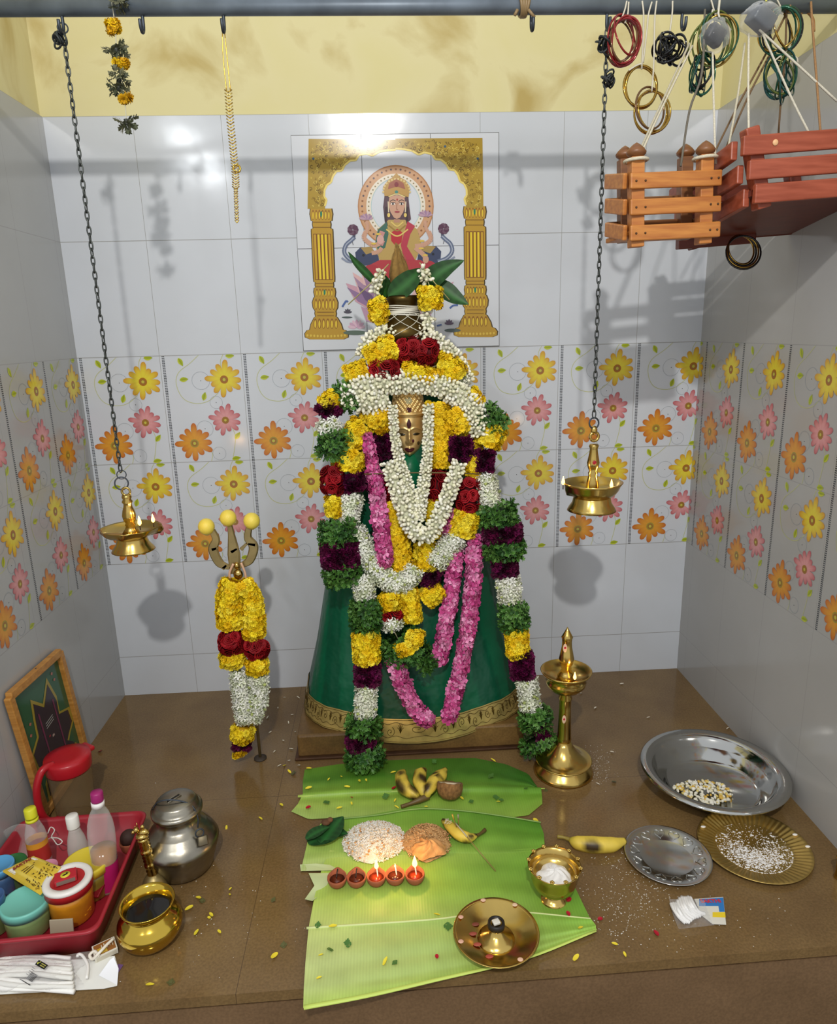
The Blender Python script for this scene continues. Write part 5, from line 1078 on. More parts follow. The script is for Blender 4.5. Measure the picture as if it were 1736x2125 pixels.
def mound(px, py, rx, ry, h, z0, n=46, lump=.12, col='a8753c', col2='c08a4c', name='x', sx=0):
    c = atz(px, py, z0); m = mpp(c); v, cl = [], []; cx_ = rx*m; cy_ = ry*m*1.45; ph = rng.uniform(0, 6, 8)
    for j in range(n//2+1):
        t = j/(n//2); 
        for i in range(n):
            a = 2*PI*i/n; e = 1+lump*(.5*math.sin(3*a+ph[0])+.4*math.sin(5*a+ph[1])+.3*math.sin(9*a+ph[2])); r = t*e
            z = h*(1-t**2.2)*(1+.1*math.sin(7*a+t*9)+lump*.8*math.sin(a*4+t*12+ph[3])*t)
            v.append((c[0]+cx_*r*math.cos(a), c[1]+cy_*r*math.sin(a), z0+max(z, 0)+.0005)); cl.append(mixc(col, col2, .5+.5*math.sin(a*6+t*17+ph[4])))
    f = [(j*n+i, (j+1)*n+i, (j+1)*n+(i+1) % n, j*n+(i+1) % n) for j in range(n//2) for i in range(n)]
    return v, f, cl, c, cx_, cy_
def grains(c, rx, ry, h, n, z0, cols, s=(.0012, .0012, .0042), dome=True):
    tv, tf = ell((0, 0, 0), s, 6, 4); tv = np.array(tv); tp = (tv, np.array(tf), np.zeros((0, 3), int), np.full(len(tv), 1.0), None); L, R_, S_, C_ = [], [], [], []
    for i in range(n):
        t = math.sqrt(rng.random())*1.06; a = rng.uniform(0, 2*PI); z = z0+(h*max(0, 1-t**2.2) if dome else 0)+rng.uniform(.0008, .004)
        L.append((c[0]+rx*t*math.cos(a), c[1]+ry*t*math.sin(a), z)); R_.append(frame_of(rng.normal(0, 1, 3)*(1, 1, .4))); S_.append(rng.uniform(.8, 1.3)); C_.append(np.array(lin(cols[rng.integers(len(cols))]))*rng.uniform(.85, 1.05))
    return tp, L, R_, S_, C_
v, f, cl, c, rx, ry = mound(776, 1746, 62, 40, .032, .011, lump=.1, col='d4c8b0', col2='e4dccb')
b = MB(); b.raw(np.array(v), f, np.array(cl)); b.inst(*grains(c, rx, ry, .033, 2600, .011, ('f0ece2', 'e8e2d4', 'f4f0e8', 'ddc8a8')))
tp = ell((0, 0, 0), .0034, 7, 5); L_ = []
for i in range(70): t = math.sqrt(rng.random()); a = rng.uniform(0, 2*PI); b.add(*ell((c[0]+rx*t*math.cos(a), c[1]+ry*t*math.sin(a), .013+.033*max(0, 1-t**2.2)), rng.uniform(.0025, .0042), 7, 5), ('c8965a', 'd8a866', 'b8824a')[i % 3])
tag(b.build('rice_heap', mat('rice', None, .6), None, c), 'heap of white rice mixed with roasted grains on the middle leaf', 'rice', None, 'stuff')
v, f, cl, c, rx, ry = mound(884, 1748, 50, 36, .036, .011, lump=.1, col='b88c58', col2='c89c68'); b = MB(); b.raw(np.array(v), f, np.array(cl))
v, f, cl, c2_, rx2, ry2 = mound(888, 1762, 36, 20, .028, .026, lump=.2, col='c48a50', col2='d09a5c'); b.raw(np.array(v), f, np.array(cl))
b.inst(*grains(c, rx, ry, .037, 500, .011, ('c89c68', 'b88a54', 'd4aa74'), (.002, .002, .0024)))
tag(b.build('sweet_flour_heap', mat('jaggery', None, .75, bump=.5, bscale=120, noise=.15), None, c), 'lumpy tan-brown sweet heap beside the white rice', 'food')
# betel leaves
for i, (pts, w, lab) in enumerate((([(640, 1752), (662, 1738), (690, 1730), (722, 1730)], 66, 'lower dark green betel leaf on the left end of the middle leaf'), ([(668, 1752), (680, 1732), (696, 1712), (712, 1694)], 60, 'upper dark green betel leaf pointing away beside the rice'), ([(634, 1742), (652, 1730), (668, 1722), (684, 1716)], 34, 'betel leaf lying leftmost, partly off the banana leaf'))):
    b = MB(); P = [atz(x, y, .016+.007*i+.004*k) for k, (x, y) in enumerate(pts)]; v, f, c = leafblade(P, w*.00125, '1f4a22', up=(0, 0, 1), fold=.15); b.add(v, f, c); tag(b.build('betel_leaf', LEAFM, None, v[0]), lab, 'leaf', 'betel leaves')
b = MB(); p = atz(676, 1706, .045); b.add(*ell(p, (.014, .012, .008), 14, 8), '5a3c24'); b.add(*ell(p+(.012, .004, .004), (.009, .009, .007), 12, 8), '6a482c'); tag(b.build('areca_nut', mat('nut', None, .8, bump=.4, bscale=150), None, p), 'broken brown areca nut on the betel leaves', 'nut')
# banana with incense sticks
hb = thing('banana', 'stubby spotted banana holding incense sticks, right of the sweet heap', 'banana', atz(950, 1728, .012)); b = MB()
banana(b, [atz(x, y, z) for x, y, z in ((918, 1702, .03), (930, 1712, .03), (950, 1730, .03), (972, 1738, .028), (988, 1734, .024))], [.006, .014, .018, .015, .006], 7, 11); b.build('fruit', BAN, hb)
b = MB(); v, f, m = blade_tube([atz(984, 1736, .024), atz(996, 1730, .022), atz(1006, 1722, .02)], [.006, .004, .006], 8); b.add(v, f, '5c4a22'); b.build('stalk', BAN, hb)
for i, (pa, za, pb, zb_) in enumerate((((945, 1708), .06, (1028, 1808), .012), ((938, 1690), .1, (950, 1726), .03), ((950, 1690), .095, (952, 1724), .03))):
    b = MB(); a_, b_ = atz(*pa, za), atz(*pb, zb_); b.add(*tube([a_, b_], .0013, 6), '8c7440'); b.add(*tube([a_, a_+(b_-a_)*.3], .002, 6), ('b0a890', 'caa23c', '9a9080')[i]); tag(b.build('incense_stick', VCM, None, a_), ('long incense stick slanting forward onto the front leaf', 'short yellowish incense stump, left of two, upright in the stubby banana', 'short ash-grey incense stump, right of two, upright in the stubby banana')[i], 'incense', 'incense sticks')
b = MB()
for i in range(5): P = [atz(930+rng.uniform(-8, 8), 1704+rng.uniform(-6, 6), .055+rng.uniform(0, .02)) for _ in range(3)]; b.add(*tube(smoothpath(P, 5), .001, 5), 'c8bfa4')
tag(b.build('white_thread_tuft', VCM, None, atz(930, 1704, .055)), 'tuft of pale twisted thread on the stubby banana', 'thread')
# clay lamps
CLAY = mat('clay', 'a0583a', .85, noise=.2, nscale=30, bump=.2, bscale=120); OIL = mat('oil', '5a2412', .08, spec=.8); OILB = mat('lit_oil', 'b03c1c', .08, spec=.8)  # redder oil for burning lamps: flame glow put into the colour
for i, (px, py, lit) in enumerate(((700, 1836, 0), (740, 1835, 0), (781, 1833, 1), (820, 1830, .5), (861, 1829, 1))):
    c = atz(px, py, .011); root = thing('clay_lamp', ['unlit clay lamp with a burnt wick, leftmost of the row', 'unlit clay lamp with a dry empty bowl, second from the left', 'lit clay lamp in the middle of the row', 'clay lamp with a tiny dying flame, second from the right', 'lit clay lamp with the tallest flame, at the right end of the row'][i], 'lamp', c, 'row of small clay lamps')
    R = .0268; pr = [(.004, 0), (.016, .0005), (.0225, .009), (.0265, .021), (.026, .0265), (.0235, .026), (.021, .018), (.012, .010), (.001, .009)]
    v, f = lathe(pr, 28, c); v = np.array(v); d = np.arctan2(v[:, 1]-c[1], v[:, 0]-c[0])-PI/2; k = np.exp(-(((d+PI) % (2*PI)-PI)/.45)**2)*np.clip((v[:, 2]-c[2]-.012)/.014, 0, 1); v[:, 1] += .006*k; v[:, 2] += .002*k
    b = MB(); b.add(v, f); b.build('bowl', CLAY, root)
    b = MB(); b.add(*lathe([(.0205, .0175), (.001, .0178)], 20, c)); b.build('oil', OILB if lit == 1 else OIL, root)
    w0 = c+(.004 if lit else -.002, .004, .017); w1 = c+(.001, .022, .031); b = MB(); b.add(*tube(smoothpath([w0, (w0+w1)/2+(0, 0, .003), w1], 4), .0018, 6), 'e8e0d0' if lit else '241c14'); b.build('wick', VCM, root)
    if lit: flame(tuple(c+(.001, .02, .029)), (.03, .013, .036)[0 if i == 2 else 1 if lit < 1 else 2], 'flame', root)
# footed brass cup with powder
def lathe_thing(root, name, prof, px, y, m, n=40, xc=None):
    v, f, _ = lathe_px(px, prof, y, n, xc); b = MB(); b.add(v, f); return b.build(name, m, root)
c = atz(1148, 1866, .006); cu = thing('footed_cup', 'small footed brass cup with beaded rim holding white powder', 'cup', c)
k = mpp(c); prof = [(28, 0), (28, 2), (24, 5), (17, 9), (16, 13), (28, 20), (42, 32), (47, 46), (47, 56), (53, 70), (54, 72), (50, 70), (44, 58), (42, 50), (8, 46)]
pr = [(r*k, z*k*1.18) for r, z in prof]; b = MB(); b.add(*lathe(pr, 44, c)); b.build('cup_bowl', BRASS, cu)
zr = 72*k*1.18; b = MB()
for i in range(12):
    a = 2*PI*i/12+.2; p = c+np.array((52*k*math.cos(a), 52*k*math.sin(a), zr)); 
    for j in range(5): q = 2*PI*j/5; b.add(*ell(p+(.0035*math.cos(q), .0035*math.sin(q), .003), .003, 7, 5))
    b.add(*ell(p+(0, 0, .006), .003, 7, 5))
b.build('beaded_rim', BRASS, cu)
v, f, cl, _, _, _ = mound(1148, 1866, 38, 26, .022, .006, lump=.12, col='e6e4e0', col2='f4f2ee'); v = np.array(v); v[:, 2] += 46*k*1.18; b = MB(); b.raw(v, f, np.array(cl)); tag(b.build('white_powder', mat('powder', None, .9, bump=.4, bscale=140), None, c+(0, 0, .05)), 'white powder heaped in the footed brass cup', 'powder', None, 'stuff')
# lamp plate in front
c = atz(1029, 1953, .012); k = mpp(c); pt = thing('brass_lamp_plate', 'wide brass dish lamp with a central knob on the front banana leaf', 'lamp', c)
b = MB(); b.add(*lathe([(.02, 0), (36*k, .001), (60*k, .010), (84*k, .026), (89*k, .030), (88*k, .0315), (82*k, .028), (58*k, .0135), (34*k, .006), (.005, .006)], 56, c)); b.build('dish', BRASS, pt)
b = MB(); b.add(*lathe([(40*k, .005), (38*k, .010), (30*k, .016), (18*k, .024), (11*k, .034), (10*k, .04), (16*k, .046), (17*k, .052), (14*k, .056), (12*k, .053), (.001, .05)], 36, c)); kn = b.build('knob', BRASS, pt)
b = MB(); b.add(*lathe([(17.4*k, .043), (18*k, .049), (17.2*k, .056), (15*k, .0575), (12.4*k, .056), (11.5*k, .052)], 28, c), '1c1712'); b.build('soot_rim', VCM, kn)
b = MB(); b.add(*box(c+(0, 0, .056), (.017, .015, .006), rotz(.3), .001), 'd8d4c8'); b.build('camphor_cube', VCM, pt)
for a, r, cc_ in ((2.6, 80, 'd8a890'), (1.75, 84, 'e0b89c'), (-1.1, 80, 'e0b89c'), (3.4, 78, 'd8a890'), (.9, 82, 'e0c0a0'), (-2.0, 50, 'a84838'), (2.9, 48, '9c4c3c'), (3.5, 44, 'a85040'), (2.4, 52, '7c4030')):
    p = c+np.array((r*k*math.cos(a), r*k*math.sin(a), .0305 if r > 70 else .013)); b = MB(); b.add(*ell(p, (.010 if r < 70 else .007, .006, .0012), 10, 6), cc_); b.build('paste_mark', VCM, pt)
# ================================================================== RIGHT SIDE: BANANA, PLATES, BASIN, CAMPHOR PACKET
hb = thing('banana', 'single yellow banana lying on the bare floor left of the steel plate', 'banana', atz(1230, 1750)); b = MB(); banana(b, [atz(x, y, z) for x, y, z in ((1182, 1742, .017), (1196, 1748, .019), (1230, 1752, .0205), (1270, 1752, .019), (1297, 1744, .017))], [.006, .019, .0235, .021, .008], 1, 21); b.build('fruit', BAN, hb)
b = MB(); v, f, m = blade_tube([atz(1186, 1744, .017), atz(1170, 1738, .018), atz(1156, 1736, .018)], [.007, .0045, .006], 8); b.add(v, f, '8a7830'); b.build('stalk', BAN, hb)
c = atz(1384, 1781); k = mpp(c); sp_l = thing('steel_plate', 'small steel plate with heart-shaped dents round the rim', 'plate', c); b = MB()
n = 96; prof = [(.01, 0), (50*k, 0), (54*k, .002), (78*k, .011), (86*k, .0135), (87*k, .0148), (85*k, .0148), (77*k, .0128), (53*k, .004), (50*k, .002), (.001, .002)]; b.add(*lathe(prof, n, c)); b.build('dish', STEEL, sp_l)
def heart(t): return .5*(16*math.sin(t)**3)/16, .5*(13*math.cos(t)-5*math.cos(2*t)-2*math.cos(3*t)-math.cos(4*t))/16
for i in range(14):
    a = 2*PI*i/14+.1; rc = 66*k; P = []
    for t in np.linspace(0, 2*PI, 25)[:-1]:
        x, y = heart(t); r = rc+y*22*k; P.append(c+np.array(((r)*math.cos(a)-x*22*k*math.sin(a), r*math.sin(a)+x*22*k*math.cos(a), .0052+(r-53*k)/(24*k)*.0085)))
    b = MB(); b.add(*tube(P, .0011, 6, closed=True)); b.build('heart_dent', STEEL, sp_l)
c = atz(1563, 1760); k = mpp(c); bp_ = thing('brass_plate', 'fluted brass plate dusted with white powder by the right wall', 'plate', c); b = MB(); v, f = lathe([(.01, 0), (76*k, 0), (80*k, .002), (104*k, .011), (110*k, .013), (109*k, .0145), (103*k, .0128), (79*k, .004), (75*k, .002), (.001, .002)], 240, c); v = np.array(v)
for i, p in enumerate(v):
    r = math.hypot(p[0]-c[0], p[1]-c[1])
    if 78*k < r < 107*k: v[i, 2] += .0014*math.cos(60*math.atan2(p[1]-c[1], p[0]-c[0]))
b.add(v, f); b.build('dish', mat('yellow_brass', 'cfb26a', .4, 1, noise=.2, nscale=12), bp_)
b = MB(); pts = []
for i in range(2600):
    a = rng.normal(-1.9, 1.25); r = 72*k*min(1, abs(rng.normal(.62, .24))); x, y = r*math.cos(a), r*math.sin(a); s = rng.uniform(.0004, .0016)*(1 if i % 7 else 2); pts.append((x, y, s))
for x, y, s in pts: b.add(*ell(c+(x, y, .0024), (s*1.3, s, s*.3), 6, 4), 'eceae6')
for a, r in ((2.5, 100), (-.15, 106), (.2, 101)): b.add(*ell(c+(r*k*math.cos(a), r*k*math.sin(a), .0135), (.008, .005, .002), 8, 5), 'ece8e0')
tag(b.build('spilled_powder', mat('powder_dust', None, .95), None, c), 'white powder dusted over the fluted brass plate', 'powder', None, 'stuff')
c = atz(1476, 1636); k = mpp(c); bs2 = thing('steel_basin', 'large shiny steel basin near the right wall with food scraps', 'basin', c); zr = aty(1476, 1594, c[1])[2]
R = 141*mpp(aty(1481, 1597, c[1])); b = MB(); b.add(*lathe([(.01, 0), (R*.6, .0), (R*.66, .006), (R*.78, zr*.5), (R*.86, zr*.9), (R*.90, zr*.965), (R, zr), (R*1.03, zr-.004), (R*1.035, zr), (R*1.0, zr+.006), (R*.89, zr), (R*.84, zr*.88), (R*.79, zr*.6), (R*.77, zr*.58), (R*.66, .016), (R*.6, .006), (.001, .005)], 72, c)); b.build('basin_shell', mat('polished_steel', 'b8b8b4', .1, 1), bs2)
b = MB(); lo_ = c+(-.045, -.03, .0)
for i in range(260):
    t = math.sqrt(rng.random()); a = rng.uniform(0, 2*PI); s = rng.uniform(.003, .0085); p = lo_+np.array((.085*t*math.cos(a)*1.1, .06*t*math.sin(a), .008+.016*(1-t)+rng.uniform(0, .004))); b.add(*ell(p, (s, s*.8, s*.55), 7, 5, frame_of(rng.normal(0, 1, 3))), ('e6e2d0', 'e2d8b0', 'ddc878', 'eeeade', 'd8b050')[rng.integers(5) if i % 3 else 0])
tag(b.build('food_scraps', mat('scraps', None, .6), None, lo_), 'pile of white and yellow rice scraps inside the steel basin', 'food', None, 'stuff')
def text(name, s, size, M, loc, m, parent, sp=1.0, ext=.0002, bold=False):
    cu_ = bpy.data.curves.new(name, 'FONT'); cu_.body = s; cu_.size = size; cu_.align_x = 'CENTER'; cu_.align_y = 'CENTER'; cu_.extrude = ext; cu_.space_character = sp; cu_.offset = .0006 if bold else 0
    cu_.materials.append(m); o = bpy.data.objects.new(name, cu_); col.objects.link(o); mm = Matrix(np.asarray(M).tolist()).to_4x4(); mm.translation = Vector(np.asarray(loc)-np.array(ORG[parent.name])); o.parent = parent; o.matrix_local = mm; ORG[o.name] = ORG[parent.name]; return o
cp = thing('cotton_wick_packet', 'clear packet of white strips with a blue and yellow card, front right floor', 'packet', atz(1450, 1890))
def quad3(px, z): return [atz(x, y, z) for x, y in px]
b = MB(); Q = quad3(((1440, 1866), (1500, 1862), (1506, 1919), (1478, 1918), (1455, 1900)), .004); v, f = prism(Q, (0, 0, .001)); b.add(v, f, 'dad6c8', smooth=False)
for px, cc_ in ((((1450, 1866), (1500, 1862.5), (1503, 1892), (1492, 1892), (1490, 1880), (1450, 1880)), '2f76b8'), (((1478, 1893), (1504, 1893), (1505, 1904), (1478, 1903)), 'e6c82c')): v, f = prism(quad3(px, .0052), (0, 0, .0002)); b.add(v, f, cc_, smooth=False)
card = b.build('printed_card', VCM, cp); d = atz(1500, 1868, 0)-atz(1450, 1869, 0); d /= np.linalg.norm(d)
text('lettering', 'SAKTHI', .0155, np.stack([d, np.cross((0, 0, 1), d), (0, 0, 1)], 1), atz(1474, 1870, .006), mat('red_print', 'c03040', .5), card, 1.0, bold=True)
b = MB()
for i in range(10):
    x0, y0 = 1392+i*4.4, 1876-i*1.2+rng.uniform(-3, 3); P = [atz(x0, y0-6+abs(i-5)*1.2, .010), atz(x0+6, y0+12, .016+.004*(i % 3)), atz(x0+17, y0+28, .014), atz(x0+30, y0+40-i*.8, .008)]; v, f = tube(smoothpath(P, 5), .0048, 7); v = np.array(v); b.add(v, f, 'eceae6')
b.build('white_strips', mat('cotton', None, .9), cp)
b = MB(); n = 16; v = []
for j in range(n+1):
    for i in range(n+1):
        u, w_ = i/n, j/n; x = 1388+(1462-1388)*u+10*w_+10*w_*w_; y = 1866+62*w_-8*u*w_+(4-8*u)*0; p = atz(x, y, .004+.022*math.sin(PI*u)**.6*math.sin(PI*w_)**.6+.0025*math.sin(i*1.9+j*2.7)); v.append(p)
b.add(v, [(j*(n+1)+i, j*(n+1)+i+1, (j+1)*(n+1)+i+1, (j+1)*(n+1)+i) for j in range(n) for i in range(n)], 'ffffff'); b.build('clear_film', CLR, cp)
b = MB(); c = atz(1742, 1822); b.add(*lathe([(.014, 0), (.016, .004), (.013, .01), (.013, .055), (.016, .062), (.014, .068)], 20, c)); tag(b.build('brass_pillar', BRASS, None, c), 'small yellowish upright cut off by the right edge beside the brass plate', 'holder')
# ================================================================== LEFT SIDE
# framed picture leaning on the left wall
TLc, TRc = atx(12, 1447, .008), atx(117, 1354, .008); BLc, BRc = atx(88, 1688, .014), atx(174, 1568, .014)
BLc[2] = max(BLc[2], .004); BRc[2] = BLc[2]
fr = thing('framed_picture', 'gold wooden framed picture of a dark stone shrine leaning on the left wall', 'picture', (BLc+BRc)/2)
def fp(u, v, d=0):
    p = (TLc*(1-u)+TRc*u)*(1-v)+(BLc*(1-u)+BRc*u)*v; n = np.cross(TRc-TLc, BLc-TLc); n /= np.linalg.norm(n); n = n if n[0] > 0 else -n; return p+n*d
FW = woodmat('frame_wood', 'a8702c', 'c8924a')
for a, c_ in (((0, 0), (1, 0)), ((1, 0), (1, 1)), ((1, 1), (0, 1)), ((0, 1), (0, 0))):
    b = MB(); p, q = fp(*a, .008), fp(*c_, .008); nn = fp(.5, .5, 1)-fp(.5, .5, 0); bar(b, p, q, .026, .02, nn, 'ffffff', .003); b.build('frame_side', FW, fr)
b = MB(); v, f = prism([fp(0, 0, .002), fp(1, 0, .002), fp(1, 1, .002), fp(0, 1, .002)], fp(0, 0, .001)-fp(0, 0, 0)); b.add(v, f, '2c5a3c', smooth=False)
def fpoly(pts, c, d): v, f = poly([fp(u, w_, d) for u, w_ in pts]); b.add(v, f, c, smooth=False)
shape = [(.34, .2), (.5, .3), (.66, .16), (.74, .34), (.72, .46), (.9, .5), (.92, .62), (.8, .68), (.74, .72), (.86, .8), (.84, .95), (.18, .95), (.2, .8), (.3, .72), (.14, .66), (.12, .54), (.28, .46), (.3, .34)]
cen = np.array((.52, .56)); fpoly([tuple(cen+(np.array(p)-cen)*1.13) for p in shape], '9c8a34', .0038); fpoly(shape, '2c2430', .0046)
for i in range(3): fpoly([(.44, .42+i*.02), (.6, .405+i*.02), (.6, .412+i*.02), (.44, .427+i*.02)], 'a8a8a4', .0052)
for s_ in (.36, .66): fpoly([(s_, .3), (s_+.025, .3), (s_+.03, .9), (s_+.005, .9)], '6e2c4c', .0052)
for u, w_ in ((.2, .3), (.78, .1), (.16, .38), (.8, .16)): fpoly([(u, w_), (u+.03, w_+.012), (u+.01, w_+.03), (u-.02, w_+.015)], 'a86a5a', .0044)
fpoly([(.5, .55), (.54, .55), (.54, .57), (.5, .57)], 'b09a90', .0052); fpoly([(.44, .53), (.47, .53), (.47, .545), (.44, .545)], 'a03040', .0052)
b.build('print', mat('glazed_print', None, .12), fr)
b = MB(); b.add(*torus(fp(.52, -.01, .01), .008, .0025, frame_of((1, 0, .3)), 16, 6)); b.build('hanging_ring', IRON, fr)
# jug with red lid
RED = mat('red_plastic', 'b01c26', .28, noise=.06, nscale=8); RED2 = mat('dull_red_plastic', 'a02430', .38, noise=.08, nscale=8)
jc = atz(160, 1694); jg = thing('plastic_jug', 'clear brownish plastic jug with a red lid and long red handle', 'jug', jc); jh = aty(140, 1588, jc[1])[2]; m = mpp(jc+(0, 0, jh)); r0 = 43*m
b = MB(); b.add(*lathe([(r0*.82, .0), (r0*.86, .004), (r0*.92, jh*.5), (r0*.98, jh*.95), (r0*.98, jh)], 40, jc, False)); b.build('jug_body', clear('brown_clear', '8a7454', .08, .3), jg)
b = MB(); v, f = lathe([(r0*1.0, jh-.012), (r0*1.04, jh-.006), (r0*1.06, jh+.026), (r0*1.02, jh+.034), (r0*.6, jh+.036), (r0*.3, jh+.034), (.001, jh+.034)], 40, jc); b.add(v, f)
hx = jc+np.array((-r0*.7, -r0*.75, 0)); hd = np.array((-.55, -.835, 0)); b.build('lid', RED, jg)
b = MB(); pts = [jc+hd*r0*.7+(0, 0, jh+.03), jc+hd*r0*1.25+(0, 0, jh+.03), jc+hd*r0*1.62+(0, 0, jh-.01), jc+hd*r0*1.7+(0, 0, jh*.62), jc+hd*r0*1.55+(0, 0, jh*.34), jc+hd*r0*1.2+(0, 0, jh*.18), jc+hd*r0*.9+(0, 0, jh*.16)]
P = smoothpath(pts, 6); v, f = tube(P, .011, 10); b.add(v, f); b.build('handle', RED, jg)
b = MB(); b.add(*box(jc+hd*r0*-1.0+(0, 0, jh+.024), (.03, .05, .014), rotz(math.atan2(hd[1], hd[0])), .004)); b.build('spout_cap', RED, jg)
# red tray
HZ = .082
cor = [atz(306, 1681, HZ)[:2], atz(200, 1932, HZ)[:2], atz(-150, 1968, HZ)[:2], atz(-4, 1690, HZ)[:2]]
cor[3] = np.array((max(.004, 0), cor[0][1]-.01)); cor[2] = np.array((.004, cor[1][1]-.02)); cor[3][0] = .012; cor[2][0] = .012
def rquad(cs, r, off, z, n=6):
    cs = [np.array(c) for c in cs]; ctr = sum(cs)/4; P = []
    cs = [c+(c-ctr)/np.linalg.norm(c-ctr)*off for c in cs]
    for i in range(4):
        a, c, d = cs[i-1], cs[i], cs[(i+1) % 4]; u = (a-c)/np.linalg.norm(a-c); w_ = (d-c)/np.linalg.norm(d-c)
        for k in range(n+1): t = k/n; P.append(np.append((1-t)**2*(c+u*r)+2*t*(1-t)*c+t*t*(c+w_*r), z))
    return P
tray = thing('red_tray', 'red plastic tray crowded with bottles, jars and packets at lower left', 'tray', np.append(sum(cor)/4, 0))
loops = [rquad(cor, .035, o_, z) for o_, z in ((-.03, .0005), (-.012, HZ-.012), (-.010, HZ-.010), (.001, HZ-.009), (.004, HZ-.003), (0, HZ), (-.010, HZ-.001), (-.016, HZ-.008), (-.036, .008))]
n = len(loops[0]); v = [p for L in loops for p in L]; f = [(j*n+i, j*n+(i+1) % n, (j+1)*n+(i+1) % n, (j+1)*n+i) for j in range(len(loops)-1) for i in range(n)]+[tuple(range(n))[::-1], tuple((len(loops)-1)*n+i for i in range(n))]
b = MB(); b.add(v, f); b.build('tray_shell', RED2, tray)
TZ = .0085
def at_axis(base, top, prof, n=28):
    base, top = np.asarray(base), np.asarray(top); L = np.linalg.norm(top-base); M = frame_of((top-base)/L, (0, 1, 0)); v, f = lathe([(r, t*L) for r, t in prof], n); return np.array(v)@M.T+base, f
def inside(px, py, h): p = atz(px, py, h); return np.array((p[0], p[1], TZ))
def jar(label, px, py, h, hw, lidc, bodyc, lidh=.022, dots=None, rim=None, clearb=False):
    c = inside(px, py, h); m = mpp(c+(0, 0, h)); r = hw*m; root = thing('plastic_jar', label, 'jar', c, 'lidded jars in the red tray')
    b = MB(); b.add(*lathe([(r*.82, 0), (r*.88, .004), (r*.92, h*.5), (r*.93, h-lidh-TZ)], 36, c)); b.build('jar_body', mat('jar_'+bodyc, bodyc, .3, noise=.22, nscale=26, sub=.0, coat=.3), root)
    z1 = h-TZ; b = MB(); b.add(*lathe([(r*.94, z1-lidh), (r*1.0, z1-lidh), (r, z1-.004), (r*.97, z1), (r*.9, z1), (r*.87, z1-.002), (.001, z1-.002)], 44, c)); l_ = b.build('lid', mat('lid_'+lidc, lidc, .35), root)
    if rim: b = MB(); b.add(*lathe([(r*.7, z1-.001), (r*.72, z1+.003), (r*.95, z1+.004), (r*1.02, z1), (r*1.02, z1-.006), (r*.99, z1-.007)], 44, c, False)); b.build('white_rim', mat('white_plastic', rim, .35), l_)
    return root, c, r
jar('yellow-lidded plastic jar behind the red and white lid', 179, 1786, .105, 46, 'd6c034', '8a7a2a')
jar('turquoise-lidded jar of pale green contents at the tray front', 52, 1868, .092, 48, '74c0b0', '88a468')
jar('dark green lidded jar partly hidden behind the yellow packet', 26, 1788, .085, 27, '2e6a34', '4a6a44')
jar('light blue lidded jar cut off by the left edge', -4, 1794, .1, 30, '5aa0d0', '4c6c98')
jar('pink-lidded small jar just behind the yellow packet', 98, 1796, .07, 20, 'd890a8', 'a87c60')
r_, jcen, jr = jar('tall red-lidded jar with white rim holding yellow-orange sweets', 140, 1824, .118, 47, 'b4282a', 'c8841c', .026, rim='e8e4dc')
# yellow lumps seen inside the jar
b = MB()
for i in range(46): a = rng.uniform(-PI, 0); z = rng.uniform(.012, .072); b.add(*ell(jcen+np.array((jr*.66*math.cos(a), jr*.66*math.sin(a), z)), (rng.uniform(.012, .0155),)*2+(rng.uniform(.009, .013),), 8, 6), ('e0a428', 'd8941c', 'e4b03c')[i % 3])
b.build('sweets', mat('sweets', None, .4), r_)
jar('small dark jar cut off at the left edge beside the turquoise lid', -20, 1860, .11, 26, '3c5c8a', '6c7a4a')
# matchbox on the jar lid
def matchbox(label, P, M, s, top, side, cat='matchbox'):
    root = thing('matchbox', label, cat, P); b = MB(); b.add(*box(P, s, M, .001), top, smooth=False); b.build('sleeve', VCM, root)
    for sg in (-1, 1):
        b = MB(); b.add(*box(P+M@np.array((0, sg*s[1]/2, -s[2]*.04)), (s[0]*.86, .0006, s[2]*.7), M), side, smooth=False); b.build('striking_strip', VCM, root)
    return root
P = jcen+np.array((-.002, -.003, .118-TZ+.0085)); M = rotz(.42); mb = matchbox('red matchbox with a round yellow emblem lying on the red and white jar lid', P, M, (.05, .034, .015), 'b82430', '7c6c60')
b = MB(); b.add(*lathe([(.0115, 0), (.0115, .0004), (.001, .0005)], 28, P+(0, 0, .0076)), 'd8c838'); b.add(*[(np.array([P+M@np.array((x, y, .0083)) for x, y in q]), [tuple(range(len(q)))]) for q in (((-.008, -.002), (-.002, -.004), (.005, -.001), (.008, .006), (.004, .003), (-.003, .002)),)][0], '1c1c14')
b.add(np.array([P+M@np.array((x, y, .0084)) for x, y in ((.003, .003), (.006, .007), (.001, .006))]), [(0, 1, 2)], '1c1c14'); b.build('emblem', VCM, mb)
